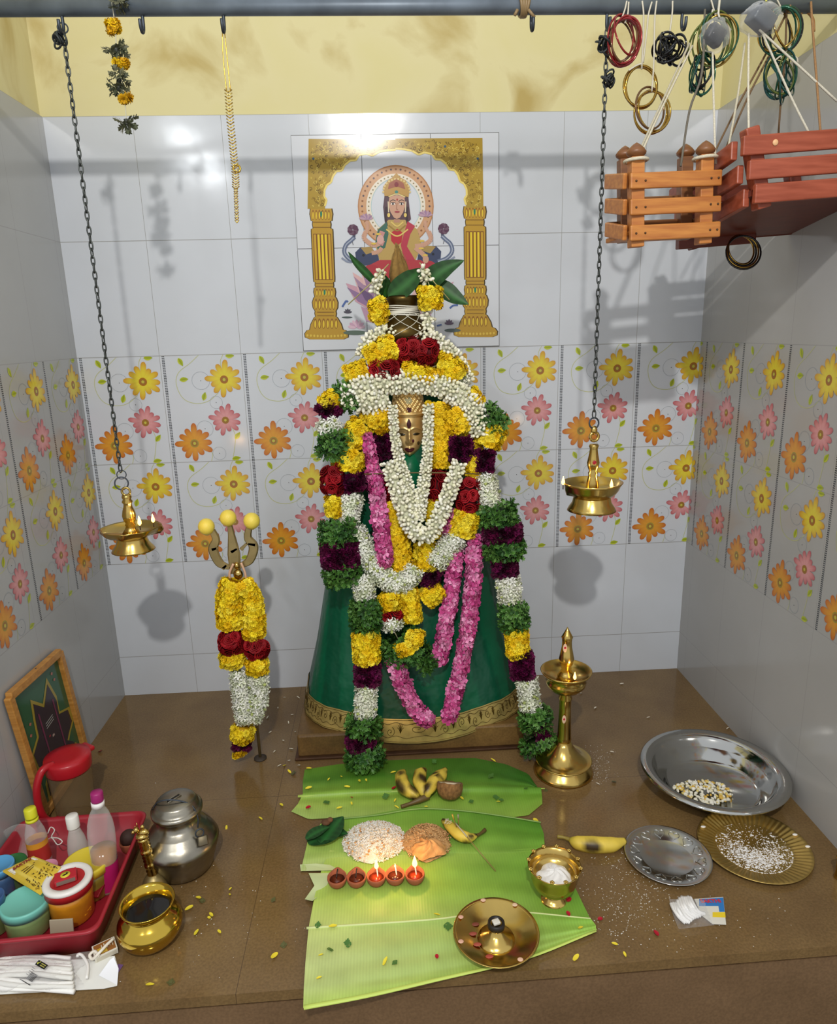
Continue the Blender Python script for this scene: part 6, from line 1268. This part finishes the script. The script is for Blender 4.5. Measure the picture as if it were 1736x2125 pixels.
# bottles
def bottle(label, base, top, prof, bodym, capc, capfrom, rc, liquid=None, band_=None, ring=None):
    root = thing('plastic_bottle', label, 'bottle', base, 'bottles in the red tray'); v, f = at_axis(base, top, [p for p in prof if p[1] <= capfrom+.001]); b = MB(); b.add(v, f); b.build('bottle_body', bodym, root)
    v, f = at_axis(base, top, [(rc, capfrom), (rc*1.02, capfrom+.01), (rc, .985), (rc*.92, 1), (.0005, 1)]); b = MB(); b.add(v, f); b.build('cap', mat('cap_'+capc, capc, .35), root)
    if ring: v, f = at_axis(base, top, [(rc*1.06, ring[0]), (rc*1.06, ring[1]), (rc*.9, ring[1])]); b = MB(); b.add(v, f); b.build('cap_ring', mat('cap_'+ring[2], ring[2], .4), root)
    if liquid: v, f = at_axis(base, top, [(r*.93, t) for r, t in prof if t <= liquid[0]]+[(np.interp(liquid[0], [t for r, t in prof], [r for r, t in prof])*.93, liquid[0])]); b = MB(); b.add(v, f); b.build('oil', mat('amber_oil', liquid[1], .15, coat=.5), root)
    if band_: 
        rr = lambda t: np.interp(t, [q for r, q in prof], [r for r, q in prof])*1.02
        for nm, t0, t1, cc_ in band_: v, f = at_axis(base, top, [(rr(t0), t0), (rr((t0+t1)/2), (t0+t1)/2), (rr(t1), t1)]); f = [q for q in f if len(q) == 4]; b = MB(); b.add(v, f); b.build(nm, mat('label_'+cc_, cc_, .4), root)
    return root
CB = clear('bottle_clear', 'e8ece8', .05, .1); CM = clear('bottle_milky', 'dcdcd4', .3, .45)
t = atz(201, 1643, .225); base = np.array((t[0]+.012, t[1]+.0, TZ)); base = inside(222, 1835, .02); base[2] = TZ; t = aty(200, 1643, base[1]+.01)
bottle('tall clear oil bottle with magenta and white cap', base, t, [(.030, 0), (.032, .02), (.032, .18), (.029, .2), (.032, .22), (.034, .45), (.034, .6), (.031, .69), (.024, .78), (.0155, .84), (.014, .9), (.014, .95)], CB, '9c2468', .91, .0155, (.42, 'a86c1c'), [('label', .03, .3, 'b01c60')], (.855, .905, 'ece8e4'))
base = inside(92, 1815, .01); t = aty(61, 1677, base[1]+.012)
bottle('clear squat bottle with a yellow cap and red-orange label', base, t, [(.026, 0), (.0275, .03), (.0275, .45), (.026, .5), (.0275, .56), (.025, .66), (.016, .8), (.0125, .84), (.0125, .88)], CB, 'd8d42c', .87, .0155, None, [('label', .26, .47, 'b03028'), ('label_band', .47, .55, 'd8922c')], (.815, .85, 'd8d42c'))
base = inside(170, 1800, .01); t = aty(148, 1692, base[1]+.008)
bottle('small milky bottle with a plain white cap', base, t, [(.026, 0), (.027, .05), (.027, .4), (.022, .58), (.015, .72), (.0135, .78), (.0135, .82)], CM, 'e8e6de', .78, .0165)
# clear bowl, cord, cup with dark fruit, strip, card
c = inside(36, 1752, .05); b = MB(); v, f = lathe([(.02, 0), (.03, .004), (.045, .03), (.052, .055), (.053, .057), (.050, .055), (.042, .028), (.028, .008), (.001, .008)], 36); b.add(np.array(v)@(roty(.3)@rotx(.5)).T+c+(0, 0, .02), f); tag(b.build('clear_cup', CB, None, c), 'crinkled clear plastic cup tipped over behind the yellow-capped bottle', 'cup')
b = MB(); P = [inside(x, y, z)+(0, 0, z) for x, y, z in ((100, 1735, .07), (106, 1722, .08), (114, 1728, .075), (108, 1742, .07), (122, 1745, .075), (130, 1752, .07), (120, 1758, .065), (108, 1744, .07), (96, 1752, .07), (86, 1768, .06))]; b.add(*tube(smoothpath(P, 6), .0016, 6), 'e4e0d8'); tag(b.build('looped_cord', VCM, None, P[0]), 'thin white looped cord between the yellow-capped and white-capped bottles', 'thread')
c = inside(268, 1745, .04); b = MB(); b.add(*lathe([(.018, 0), (.024, .01), (.028, .03), (.027, .036), (.024, .034), (.018, .012), (.001, .01)], 28, c)); tag(b.build('clay_cup', CLAY, None, c), 'small brown cup in the back right corner of the red tray', 'cup')
b = MB(); b.add(*ell(c+(.0, 0, .043), (.024, .024, .023), 20, 14), '3a241c'); tag(b.build('dried_fruit', mat('dark_fruit', None, .7, bump=.4, bscale=90), None, c+(0, 0, .04)), 'dark brown round dried fruit sitting in the brown cup', 'fruit')
b = MB(); p0_, p1_ = inside(192, 1858, .045)+(0, 0, .03), inside(222, 1808, .05)+(0, 0, .045); bar(b, p0_, p1_, .03, .007, (0, -.3, 1), '8a1c24'); pk_ = thing('snack_strip', 'dark red and gold foil strip wedged against the tray right side', 'packet', p0_); b.build('wrapper', mat('foil', None, .25, .3), pk_)
b = MB(); d_ = p1_-p0_
for i in range(14): b.add(*box(p0_+d_*(i+.5)/14+np.array((-.009, .002, .006)), (.011, .0022, .0008), rotz(.3)), 'd8c04a', smooth=False)
b.build('gold_marks', VCM, pk_)
p = inside(126, 1926, .06); b = MB(); b.add(*box(p+(0, .004, .045), (.056, .004, .05), rotx(-.18), .001), 'a89c84', smooth=False); tag(b.build('tan_card', VCM, None, p), 'plain tan card standing inside the tray front wall', 'card')
b = MB(); p = inside(55, 1690, .04); b.add(*ell(p+(0, 0, .035), (.016, .012, .02), 12, 8), '1f6a5c'); b.add(*ell(p+(.014, 0, .02), (.014, .012, .022), 12, 8), '203c3a'); tag(b.build('teal_bundle', mat('crumpled', None, .5, bump=.6, bscale=90), None, p), 'small crumpled teal plastic wrap in the back left of the tray', 'wrapper')
# yellow seasoning packet leaning over the jars
Qp = [atz(3, 1808, .098), atz(69, 1776, .118), atz(127, 1799, .125), atz(84, 1858, .108)]; pk_ = thing('spice_packet', 'yellow spice packet with printed lettering lying across the jar lids', 'packet', Qp[0])
nv = np.cross(Qp[1]-Qp[0], Qp[3]-Qp[0]); nv /= np.linalg.norm(nv); nv = nv if nv[2] > 0 else -nv
def pq(u, w_, e=0):
    p = (Qp[0]*(1-u)+Qp[1]*u)*(1-w_)+(Qp[3]*(1-u)+Qp[2]*u)*w_; return p+nv*(.012*(math.sin(PI*u)*math.sin(PI*w_))**.55+e+.0008*math.sin(u*17+w_*9))
b = MB(); n = 20; v = [pq(i/n, j/n) for j in range(n+1) for i in range(n+1)]+[pq(i/n, j/n)-nv*.022*(math.sin(PI*i/n)*math.sin(PI*j/n))**.5 for j in range(n+1) for i in range(n+1)]; k = (n+1)**2
q_ = [(j*(n+1)+i, j*(n+1)+i+1, (j+1)*(n+1)+i+1, (j+1)*(n+1)+i) for j in range(n) for i in range(n)]; b.add(v, q_+[tuple(k+x for x in reversed(y)) for y in q_], ['d8b83c' if math.sin(i*.9) > -.6 else 'e2c858' for i in range(2*k)]); body_ = b.build('pouch', mat('foil_print', None, .28, noise=.1, nscale=40), pk_)
b = MB()
def strip(u0, w0, u1, w1, c, e): b.add([pq(u0, w0, e), pq(u1, w0, e), pq(u1, w1, e), pq(u0, w1, e)], [(0, 1, 2, 3)], c, smooth=False)
strip(.10, .10, .92, .30, 'e8e4d8', .0012); strip(.12, .115, .90, .285, 'c8b070', .0014); strip(.13, .12, .89, .28, 'f0ece0', .0016)
for i in range(3): strip(.28, .36+.06*i, .75-.08*i, .38+.06*i, '5a4420', .0014)
b.build('label_panel', VCM, body_)
b = MB()
for i in range(60):
    u, w_, a = random.uniform(.08, .92), random.uniform(.58, .93), random.uniform(0, PI); L = .05
    P = [pq(u+L*math.cos(a)*t, min(.97, w_+L*math.sin(a)*t+.02*math.sin(t*PI)), .0012) for t in (0, .5, 1)]; b.add(*tube(P, .0009, 4), '4a3a18' if i % 2 else 'a8862c')
b.build('printed_shreds', VCM, body_)
xd = pq(.9, .2)-pq(.1, .2); xd /= np.linalg.norm(xd); yd = np.cross(nv, xd)
text('lettering', 'SAKTHI', .0135, np.stack([xd, yd, nv], 1), pq(.5, .2, .0035), mat('brown_print', '8a2c24', .5), body_, 1.0, bold=True)
# ---- coin pot (steel, padlocked), bell, brass oil pot
hy = atz(382, 1797)[1]; hx_ = atz(382, 1797)[0]; hp = thing('offering_pot', 'tarnished steel offering pot with slotted lid and padlock', 'pot', (hx_, hy, 0)); OS = mat('tarnished_steel', '9c9688', .3, 1, noise=.35, nscale=16, bump=.05)
kh = mpp(np.array((hx_, hy, .1))); z_ = lambda py: max(0, aty(382, py, hy)[2])
prof = [(.02, 0), (52*kh, .001), (60*kh, .012), (66*kh, .04), (72*kh, z_(1756)), (76*kh, z_(1746)), (77*kh, z_(1740)), (73*kh, z_(1733)), (64*kh, z_(1722)), (62*kh, z_(1721)), (56*kh, z_(1713)), (54*kh, z_(1712)), (46*kh, z_(1706)), (41*kh, z_(1702)), (40*kh, z_(1690)), (42*kh, z_(1685)), (44*kh, z_(1683))]
b = MB(); b.add(*lathe(prof, 60, (hx_, hy, 0))); b.build('pot_body', OS, hp)
zl = z_(1682); b = MB(); b.add(*lathe([(42*kh, zl-.006), (48*kh, zl-.002), (51*kh, zl+.003), (51*kh, zl+.012), (47*kh, zl+.016), (44*kh, zl+.017), (44*kh, zl+.024), (41*kh, zl+.028), (40*kh, zl+.033), (37*kh, zl+.037), (22*kh, zl+.0415), (.001, zl+.043)], 52, (hx_, hy, 0))); lid = b.build('lid', OS, hp)
b = MB(); b.add(*box((hx_-.004, hy-.004, zl+.0435), (.036, .005, .003), rotz(.85)), '181614', smooth=False); b.build('coin_slot', VCM, lid)
for s_ in (-1, 1): b = MB(); b.add(*box(np.array((hx_-.004, hy-.004, zl+.0435))+rotz(.85)@np.array((.0, s_*.005, 0)), (.042, .003, .004), rotz(.85), .001)); b.build('slot_edge', OS, lid)
b = MB(); P = [(hx_-46*kh, hy-.01, zl+.016), (hx_-30*kh, hy-.02, zl+.046), (hx_, hy-.02, zl+.05), (hx_+34*kh, hy-.02, zl+.032), (hx_+47*kh, hy-.03, zl+.0), (hx_+46*kh, hy-.035, zl-.03)]; b.add(*tube(smoothpath(P, 6), .002, 6)); b.build('wire_hasp', IRON, hp)
p = np.array((hx_+52*kh, hy-.05, z_(1722)+.006)); b = MB(); b.add(*torus(p+(0, 0, .02), .011, .0022, frame_of((.5, -1, .2)), 20, 6)); sh = b.build('padlock_shackle', IRON, hp); b = MB(); b.add(*box(p+(.008, -.006, .0), (.026, .012, .026), rotz(.35)@rotx(-.6), .003)); b.build('padlock', mat('lock_brass', '6e6450', .45, .9, noise=.3), hp)
c = atz(322, 1846); bl = thing('hand_bell', 'brass hand bell with ringed handle and bull finial behind the oil pot', 'bell', c)
b = MB(); b.add(*lathe([(.036, 0), (.038, .001), (.034, .012), (.029, .03), (.022, .042), (.012, .05), (.006, .053)], 36, c)); b.build('bell_cup', BRASSD, bl)
tp_ = aty(296, 1738, c[1]+.0); a0 = c+(0, 0, .05); v, f = at_axis(a0, tp_, [(.0115+.0035*(1 if i % 2 else 0)+(.004 if i in (6, 14) else 0), i/22) for i in range(23)], 20); b = MB(); b.add(v, f); b.build('handle', BRASS, bl)
b = MB(); d_ = (tp_-a0)/np.linalg.norm(tp_-a0); b.add(*ell(tp_+d_*.006, (.017, .016, .010), 14, 8)); b.add(*ell(tp_+d_*.016+(.006, 0, 0), (.015, .009, .010), 14, 8)); b.add(*ell(tp_+d_*.026+(-.010, -.003, 0), (.008, .0075, .009), 12, 8)); b.add(*ell(tp_+d_*.024+(-.018, -.005, -.002), (.005, .005, .005), 10, 6)); b.add(*ell(tp_+d_*.030+(.006, 0, .002), (.006, .005, .007), 10, 6))
for s_ in (-1, 1): b.add(*tube([tp_+d_*.032+(-.008, s_*.004, 0), tp_+d_*.042+(-.009, s_*.007, 0)], [.002, .0008], 6))
b.build('bull_finial', BRASS, bl)
c = atz(316, 1948); k = mpp(c+(0, 0, .06)); zz = lambda py: aty(311, py, c[1])[2]; bpz = thing('brass_pot', 'round brass pot full of dark oil in front of the bell', 'pot', c)
b = MB(); b.add(*lathe([(.01, 0), (38*k, .0), (48*k, .008), (60*k, .026), (65*k, .045), (63*k, .062), (54*k, .076), (46*k, .083), (44*k, .088), (47*k, .098), (53*k, .108), (55*k, .110), (53*k, .1115), (48*k, .105), (42*k, .090), (41*k, .086)], 60, c, False)); b.build('pot_body', mat('bright_brass', 'd0b048', .14, 1, noise=.1, nscale=9), bpz)
b = MB(); b.add(*lathe([(42*k, .088), (.001, .0885)], 36, c, False)); b.build('dark_oil', mat('dark_oil', '0c0806', .05, spec=.8), bpz)
# ---- things in front of the tray
pp = [atz(x, y, .003) for x, y in ((-40, 2066), (215, 2052), (243, 2046), (246, 2010), (238, 1984), (200, 1990), (-40, 2000))]; pa = thing('paper_sheet', 'crumpled white paper under the wick packet at the platform front left', 'paper', pp[0])
b = MB(); v, f = prism(pp, (0, 0, .001)); b.add(v, f, 'e6e6e0', smooth=False); b.build('sheet', mat('paper', None, .8), pa)
b = MB(); Q = [atz(205, 2024, .006), atz(243, 2044, .004), atz(246, 2010, .006), atz(236, 1986, .02), atz(228, 1992, .016)]; v, f = poly(Q); b.add(v, f, 'eef0f4'); b.build('folded_corner', mat('paper', None, .8), pa)
b = MB(); v, f = poly([atz(238, 2030, .002), atz(256, 2002, .002), atz(246, 2000, .003), atz(236, 2012, .003)]); b.add(v, f, '6a4a78'); tag(b.build('purple_wrapper', VCM, None, atz(246, 2010, .002)), 'scrap of purple wrapper peeking from under the white paper', 'wrapper')
wp = thing('wick_bundle', 'bundle of thick white cotton wicks in a clear bag with a black label', 'packet', atz(90, 2020, .01))
b = MB()
for i in range(9):
    y0 = 1990+i*7.2; z0 = .009+.012*math.sin(PI*(i+.5)/9)+.003*(i % 2); P = [atz(x, y0+6*math.sin(PI*(x+20)/230)*(-1 if i < 6 else .5)+rng.uniform(-1, 1)+(x*.04)+1.5*math.sin(x*.04+i*1.7), z0+.0012*math.sin(x*.07+i*2)) for x in (-40, -10, 20, 50, 80, 110, 146+(i*37)%9)]; b.add(*tube(smoothpath(P, 5), .0056, 8), ('f0eee8', 'dedcd4')[i % 2])
for P in ([(160, 1985), (163, 1980), (172, 1984), (182, 2004), (180, 2030)], [(12, 1992), (16, 1982), (22, 1990)]): b.add(*tube(smoothpath([atz(x, y, .014) for x, y in P], 6), .0034, 7), 'f0eee8')
b.build('wicks', mat('cotton', None, .9), wp)
b = MB(); n = 26; v = []
for j in range(n+1):
    for i in range(n+1): u, w_ = i/n, j/n; x = -40+(216+14*math.sin(w_*5+1))*u+8*math.sin(w_*9); y = 1982+76*w_-4*u+4*math.sin(u*11); v.append(atz(x, y, .004+.032*(math.sin(PI*(.12+.88*u))*math.sin(PI*w_))**.6+.003*math.sin(i*1.3+j*2.1)*math.sin(j*.9)))
b.add(v, [(j*(n+1)+i, j*(n+1)+i+1, (j+1)*(n+1)+i+1, (j+1)*(n+1)+i) for j in range(n) for i in range(n)], 'ffffff'); b.build('clear_bag', clear('bag_film', 'f6f4f4', .07, .13), wp)
b = MB(); la = thing if False else None
ang = -.42; lc_ = atz(86, 2002, .041); M = rotz(-.52)@rotx(.25)
b.add(*box(lc_, (.032, .011, .0006), M), '16181a', smooth=False)
lb = b.build('black_label', VCM, wp); b = MB()
for q, cc_ in ((((-.0135, .000), (-.0105, -.0035), (-.006, .0045), (-.0075, .0045), (-.0105, -.0005), (-.0125, .002)), 'd0d050'), (((-.002, .001), (.013, .001), (.013, .003), (-.002, .003)), 'a8a04c'), (((-.002, -.003), (.013, -.003), (.013, -.001), (-.002, -.001)), 'a8a04c')): v, f = poly([lc_+M@np.array((x, y, .0008)) for x, y in q]); b.add(v, f, cc_, smooth=False)
b.build('emblem', VCM, lb); b = MB()
for i in range(13): b.add(*box(lc_+M@np.array((-.004+.0016*i*1.0-.004, -.028+.0, -.001)), (.0007 if i % 3 else .0012, .016, .0004), M), '4a4a4a', smooth=False)
for i in range(5): b.add(*box(lc_+M@np.array((-.014+.0032*(i % 2), -.012-.004*i, -.001)), (.009, .0012, .0004), M), '8a8a88', smooth=False)
b.add(*box(lc_+M@np.array((-.004, -.042, -.001)), (.036, .0016, .0004), M), '2c2c2c', smooth=False); b.build('barcode', VCM, lb)
c = atz(218, 1972, .012); M = rotz(.55)@rotx(.12); mb2 = matchbox('cream matchbox with a printed orange picture beside the red tray corner', c+(0, 0, .002), M, (.052, .037, .017), 'ddd8c8', 'c8c0ac')
b = MB(); b.add(*box(c+(0, 0, .002)+M@np.array((0, 0, .0088)), (.046, .031, .0004), M), '94602c', smooth=False); b.add(*box(c+(0, 0, .002)+M@np.array((-.008, -.006, .0091)), (.024, .016, .0004), M), 'd0b040', smooth=False)
for i in range(5): b.add(*box(c+(0, 0, .002)+M@np.array((-.006+.006*i, .002+.002*(i % 2), .0094)), (.002, .013, .0004), M), 'd8cdb0', smooth=False)
b.build('printed_picture', VCM, mb2)
b = MB(); b.add(*tube(smoothpath([atz(235, 1948, .034), atz(222, 1960, .034), atz(205, 1978, .03), atz(192, 1990, .016), atz(186, 1982, .02), atz(196, 1974, .026), atz(206, 1984, .022)], 6), .0036, 7), 'e4dccc'); tag(b.build('white_wick', VCM, None, atz(222, 1960, .034)), 'loose white cotton wick lying over the cream matchbox', 'wick')
# ================================================================== FALLEN PETALS AND CRUMBS
def petal_mesh(name, L, w, c, kind):
    b = MB()
    if kind == 'leaf': tv, tq, tt, sh, _ = SPRIG; b.add(tv[:56]*(L*1.5, L*1.5, L*.2), [tuple(q) for q in tq[:21]], c)
    else:
        n = 6; v, cc_ = [], []
        for i in range(n):
            t = i/(n-1); ww = w*math.sin(PI*(.12+.8*t))**.8
            for s_ in (-1, 0, 1): v.append((t*L-L/2, s_*ww/2, .0012+.0025*abs(s_)*math.sin(PI*t)+.003*(t-.5)**2*4*.6)); cc_.append(c)
        b.add(v, [(i*3+k, i*3+k+1, i*3+k+4, i*3+k+3) for i in range(n-1) for k in (0, 1)], cc_)
    return b.build(name, PETAL if kind != 'leaf' else LEAFM)
def scatter(name, label, cat, group, mesh, pts, z=.001):
    first = mesh
    for i, (px, py) in enumerate(pts):
        o = first if i == 0 else first.copy()
        if i: col.objects.link(o)
        p = atz(px, py, z); o.location = p; o.rotation_euler = (rng.normal(0, .25), rng.normal(0, .25), rng.uniform(0, 6.28)); s_ = rng.uniform(.85, 1.5); o.scale = (s_, s_, s_); tag(o, label, cat, group)
YL = [(206, 1868), (408, 1937), (455, 1935), (476, 1858), (478, 1846), (435, 1905), (470, 1718), (265, 1968), (310, 2046), (568, 1985), (412, 1865), (392, 1886), (438, 1900), (584, 1672), (540, 1700), (600, 1602), (590, 1590)]
scatter('marigold_petal', 'small yellow marigold petal fallen on the brown floor left of the leaves', 'petal', 'yellow petals on the left floor', petal_mesh('marigold_petal', .015, .007, 'e6d23a', ''), YL)
scatter('marigold_petal', 'small yellow marigold petal lying on the farthest banana leaf', 'petal', 'yellow petals on the back leaf', petal_mesh('marigold_petal', .014, .006, 'e8d63c', ''), [(640, 1636), (682, 1618), (708, 1613), (720, 1634), (746, 1622), (760, 1620), (816, 1604), (820, 1662), (822, 1676), (884, 1675), (704, 1678), (1034, 1665), (730, 1668), (1022, 1579), (958, 1658), (640, 1596)], .012)
scatter('marigold_petal', 'small yellow marigold petal lying on the front banana leaf', 'petal', 'yellow petals on the front leaf', petal_mesh('marigold_petal', .014, .006, 'e8d63c', ''), [(690, 1924), (666, 1983), (800, 1996), (662, 2030), (906, 1900), (1204, 1928), (1064, 1986)], .016)
scatter('marigold_petal', 'small yellow marigold petal fallen on the floor right of the leaves', 'petal', 'yellow petals on the right floor', petal_mesh('marigold_petal', .014, .007, 'e2cc3a', ''), [(1194, 1988), (1296, 1981), (1275, 1960), (1192, 1864), (1112, 1704)], .002)
scatter('rose_petal', 'small red rose petal lying on a banana leaf', 'petal', 'red petals on the leaves', petal_mesh('rose_petal', .012, .010, 'b01c2c', ''), [(640, 1677), (729, 1656), (906, 1986), (1060, 1874), (1180, 1868), (1178, 1897), (818, 1637), (1012, 1975)], .014)
scatter('rose_petal', 'small red rose petal fallen on the brown floor', 'petal', 'red petals on the floor', petal_mesh('rose_petal', .012, .010, 'a81c2c', ''), [(208, 1561), (1184, 1773), (1245, 1908), (1360, 1938), (1020, 1724)], .002)
scatter('leaf_bit', 'small torn dark green leaf bit lying on a banana leaf', 'leaf', 'green bits on the leaves', petal_mesh('leaf_bit', .013, .01, '4a7434', 'leaf'), [(652, 1926), (820, 1990), (676, 1966), (728, 1967), (920, 1914), (680, 1660), (795, 1660), (980, 1658), (1022, 1648), (1036, 1656), (1090, 1634), (900, 1586), (1010, 1612)], .014)
scatter('leaf_bit', 'small dried leaf bit on the brown floor', 'leaf', 'leaf bits on the floor', petal_mesh('leaf_bit', .012, .01, '5a5a34', 'leaf'), [(595, 1966), (360, 2045), (1275, 1620), (1160, 1594), (602, 1610), (425, 1874), (1130, 1636), (560, 1870)], .001)
scatter('jasmine_petal', 'pale narrow jasmine petal on the brown floor beside the idol plinth', 'petal', 'white petals by the plinth', petal_mesh('jasmine_petal', .012, .004, 'e8e2cc', ''), [(598, 1500), (612, 1520), (588, 1538), (604, 1556), (576, 1470), (590, 1448), (618, 1448), (560, 1520), (620, 1590), (600, 1580), (570, 1560), (556, 1490), (606, 1484), (580, 1590)], .001)
scatter('jasmine_petal', 'pale narrow jasmine petal on the brown floor at the right', 'petal', 'white petals on the right floor', petal_mesh('jasmine_petal', .012, .004, 'e2d8c4', ''), [(1240, 1628), (1290, 1420), (1510, 1513), (1565, 1822), (1234, 1470), (1205, 1440), (1270, 1562), (1345, 1490)], .001)
tp_b = MB(); n_ = 700; L_, S_, C_ = [], [], []
for cx_, cy_, sx_, sy_, k_ in ((1320, 1860, 55, 38, 300), (1290, 1790, 40, 20, 90), (1280, 1900, 50, 40, 110), (1240, 1590, 18, 22, 160), (400, 1880, 120, 90, 90), (1500, 1950, 120, 40, 50)):
    for i in range(k_): p = atz(rng.normal(cx_, sx_), rng.normal(cy_, sy_), .0006); L_.append(p); S_.append(rng.uniform(.25, 1.1)); C_.append(np.array(lin('e0dacd'))*rng.uniform(.75, 1))
tv, tf = ell((0, 0, 0), (.0017, .0015, .0007), 6, 4); tp = (np.array(tv), np.array(tf), np.zeros((0, 3), int), np.ones(len(tv)), None)
bad = [i for i, p in enumerate(L_) if p[1] < -1.4]; L_ = [p for i, p in enumerate(L_) if i not in bad]; S_ = [p for i, p in enumerate(S_) if i not in bad]; C_ = [p for i, p in enumerate(C_) if i not in bad]
tp_b.inst(tp, L_, [np.eye(3)]*len(L_), S_, C_); tag(tp_b.build('powder_specks', mat('powder_dust', None, .95), None, atz(1320, 1860)), 'white powder specks and crumbs sprinkled over the brown floor', 'powder', None, 'stuff')
# lettering becomes plain mesh
dg_ = bpy.context.evaluated_depsgraph_get()
for o in [o for o in bpy.data.objects if o.type == 'FONT']:
    me = bpy.data.meshes.new_from_object(o.evaluated_get(dg_)); nm = o.name; pa_, ml = o.parent, o.matrix_local.copy(); bpy.data.objects.remove(o); no = bpy.data.objects.new(nm, me); col.objects.link(no); no.parent = pa_; no.matrix_local = ml
# ================================================================== LIGHT
l = bpy.data.lights.new('ceiling_bulb', 'POINT'); l.energy = LE if 'LE' in globals() else 235; l.shadow_soft_size = .045; l.color = (1, .97, .92)
o = bpy.data.objects.new('ceiling_bulb', l); col.objects.link(o); o.location = (1.07, -3.62, 3.12)
# fluorescent tube higher up in the room, seen only as a streak in the glazed tiles
p0 = aty(358, 278, 3.3); p1 = aty(452, 368, 3.9); p0[1] *= -1; p1[1] *= -1; c = (p0+p1)/2; d = Vector(p1-p0)
l = bpy.data.lights.new('fluorescent_tube', 'AREA'); l.shape = 'RECTANGLE'; l.size = d.length; l.size_y = .05; l.energy = 14; l.color = (.93, .97, 1)
o = bpy.data.objects.new('fluorescent_tube', l); col.objects.link(o); o.location = c
xax = d.normalized(); zax = -(Vector((1.1, -.4, .8))-Vector(c)).normalized(); yax = zax.cross(xax).normalized(); zax = xax.cross(yax)
o.matrix_world = Matrix((( xax.x, yax.x, zax.x, c[0]), (xax.y, yax.y, zax.y, c[1]), (xax.z, yax.z, zax.z, c[2]), (0, 0, 0, 1)))
w = bpy.data.worlds.new('room_light'); bpy.context.scene.world = w; w.use_nodes = True
bgn = w.node_tree.nodes['Background']; bgn.inputs[0].default_value = (.93, .96, 1, 1); bgn.inputs[1].default_value = WE if 'WE' in globals() else .8
sc = bpy.context.scene; sc.view_settings.view_transform = 'Standard'; sc.view_settings.look = 'None'; sc.view_settings.exposure = 0; sc.view_settings.gamma = 1
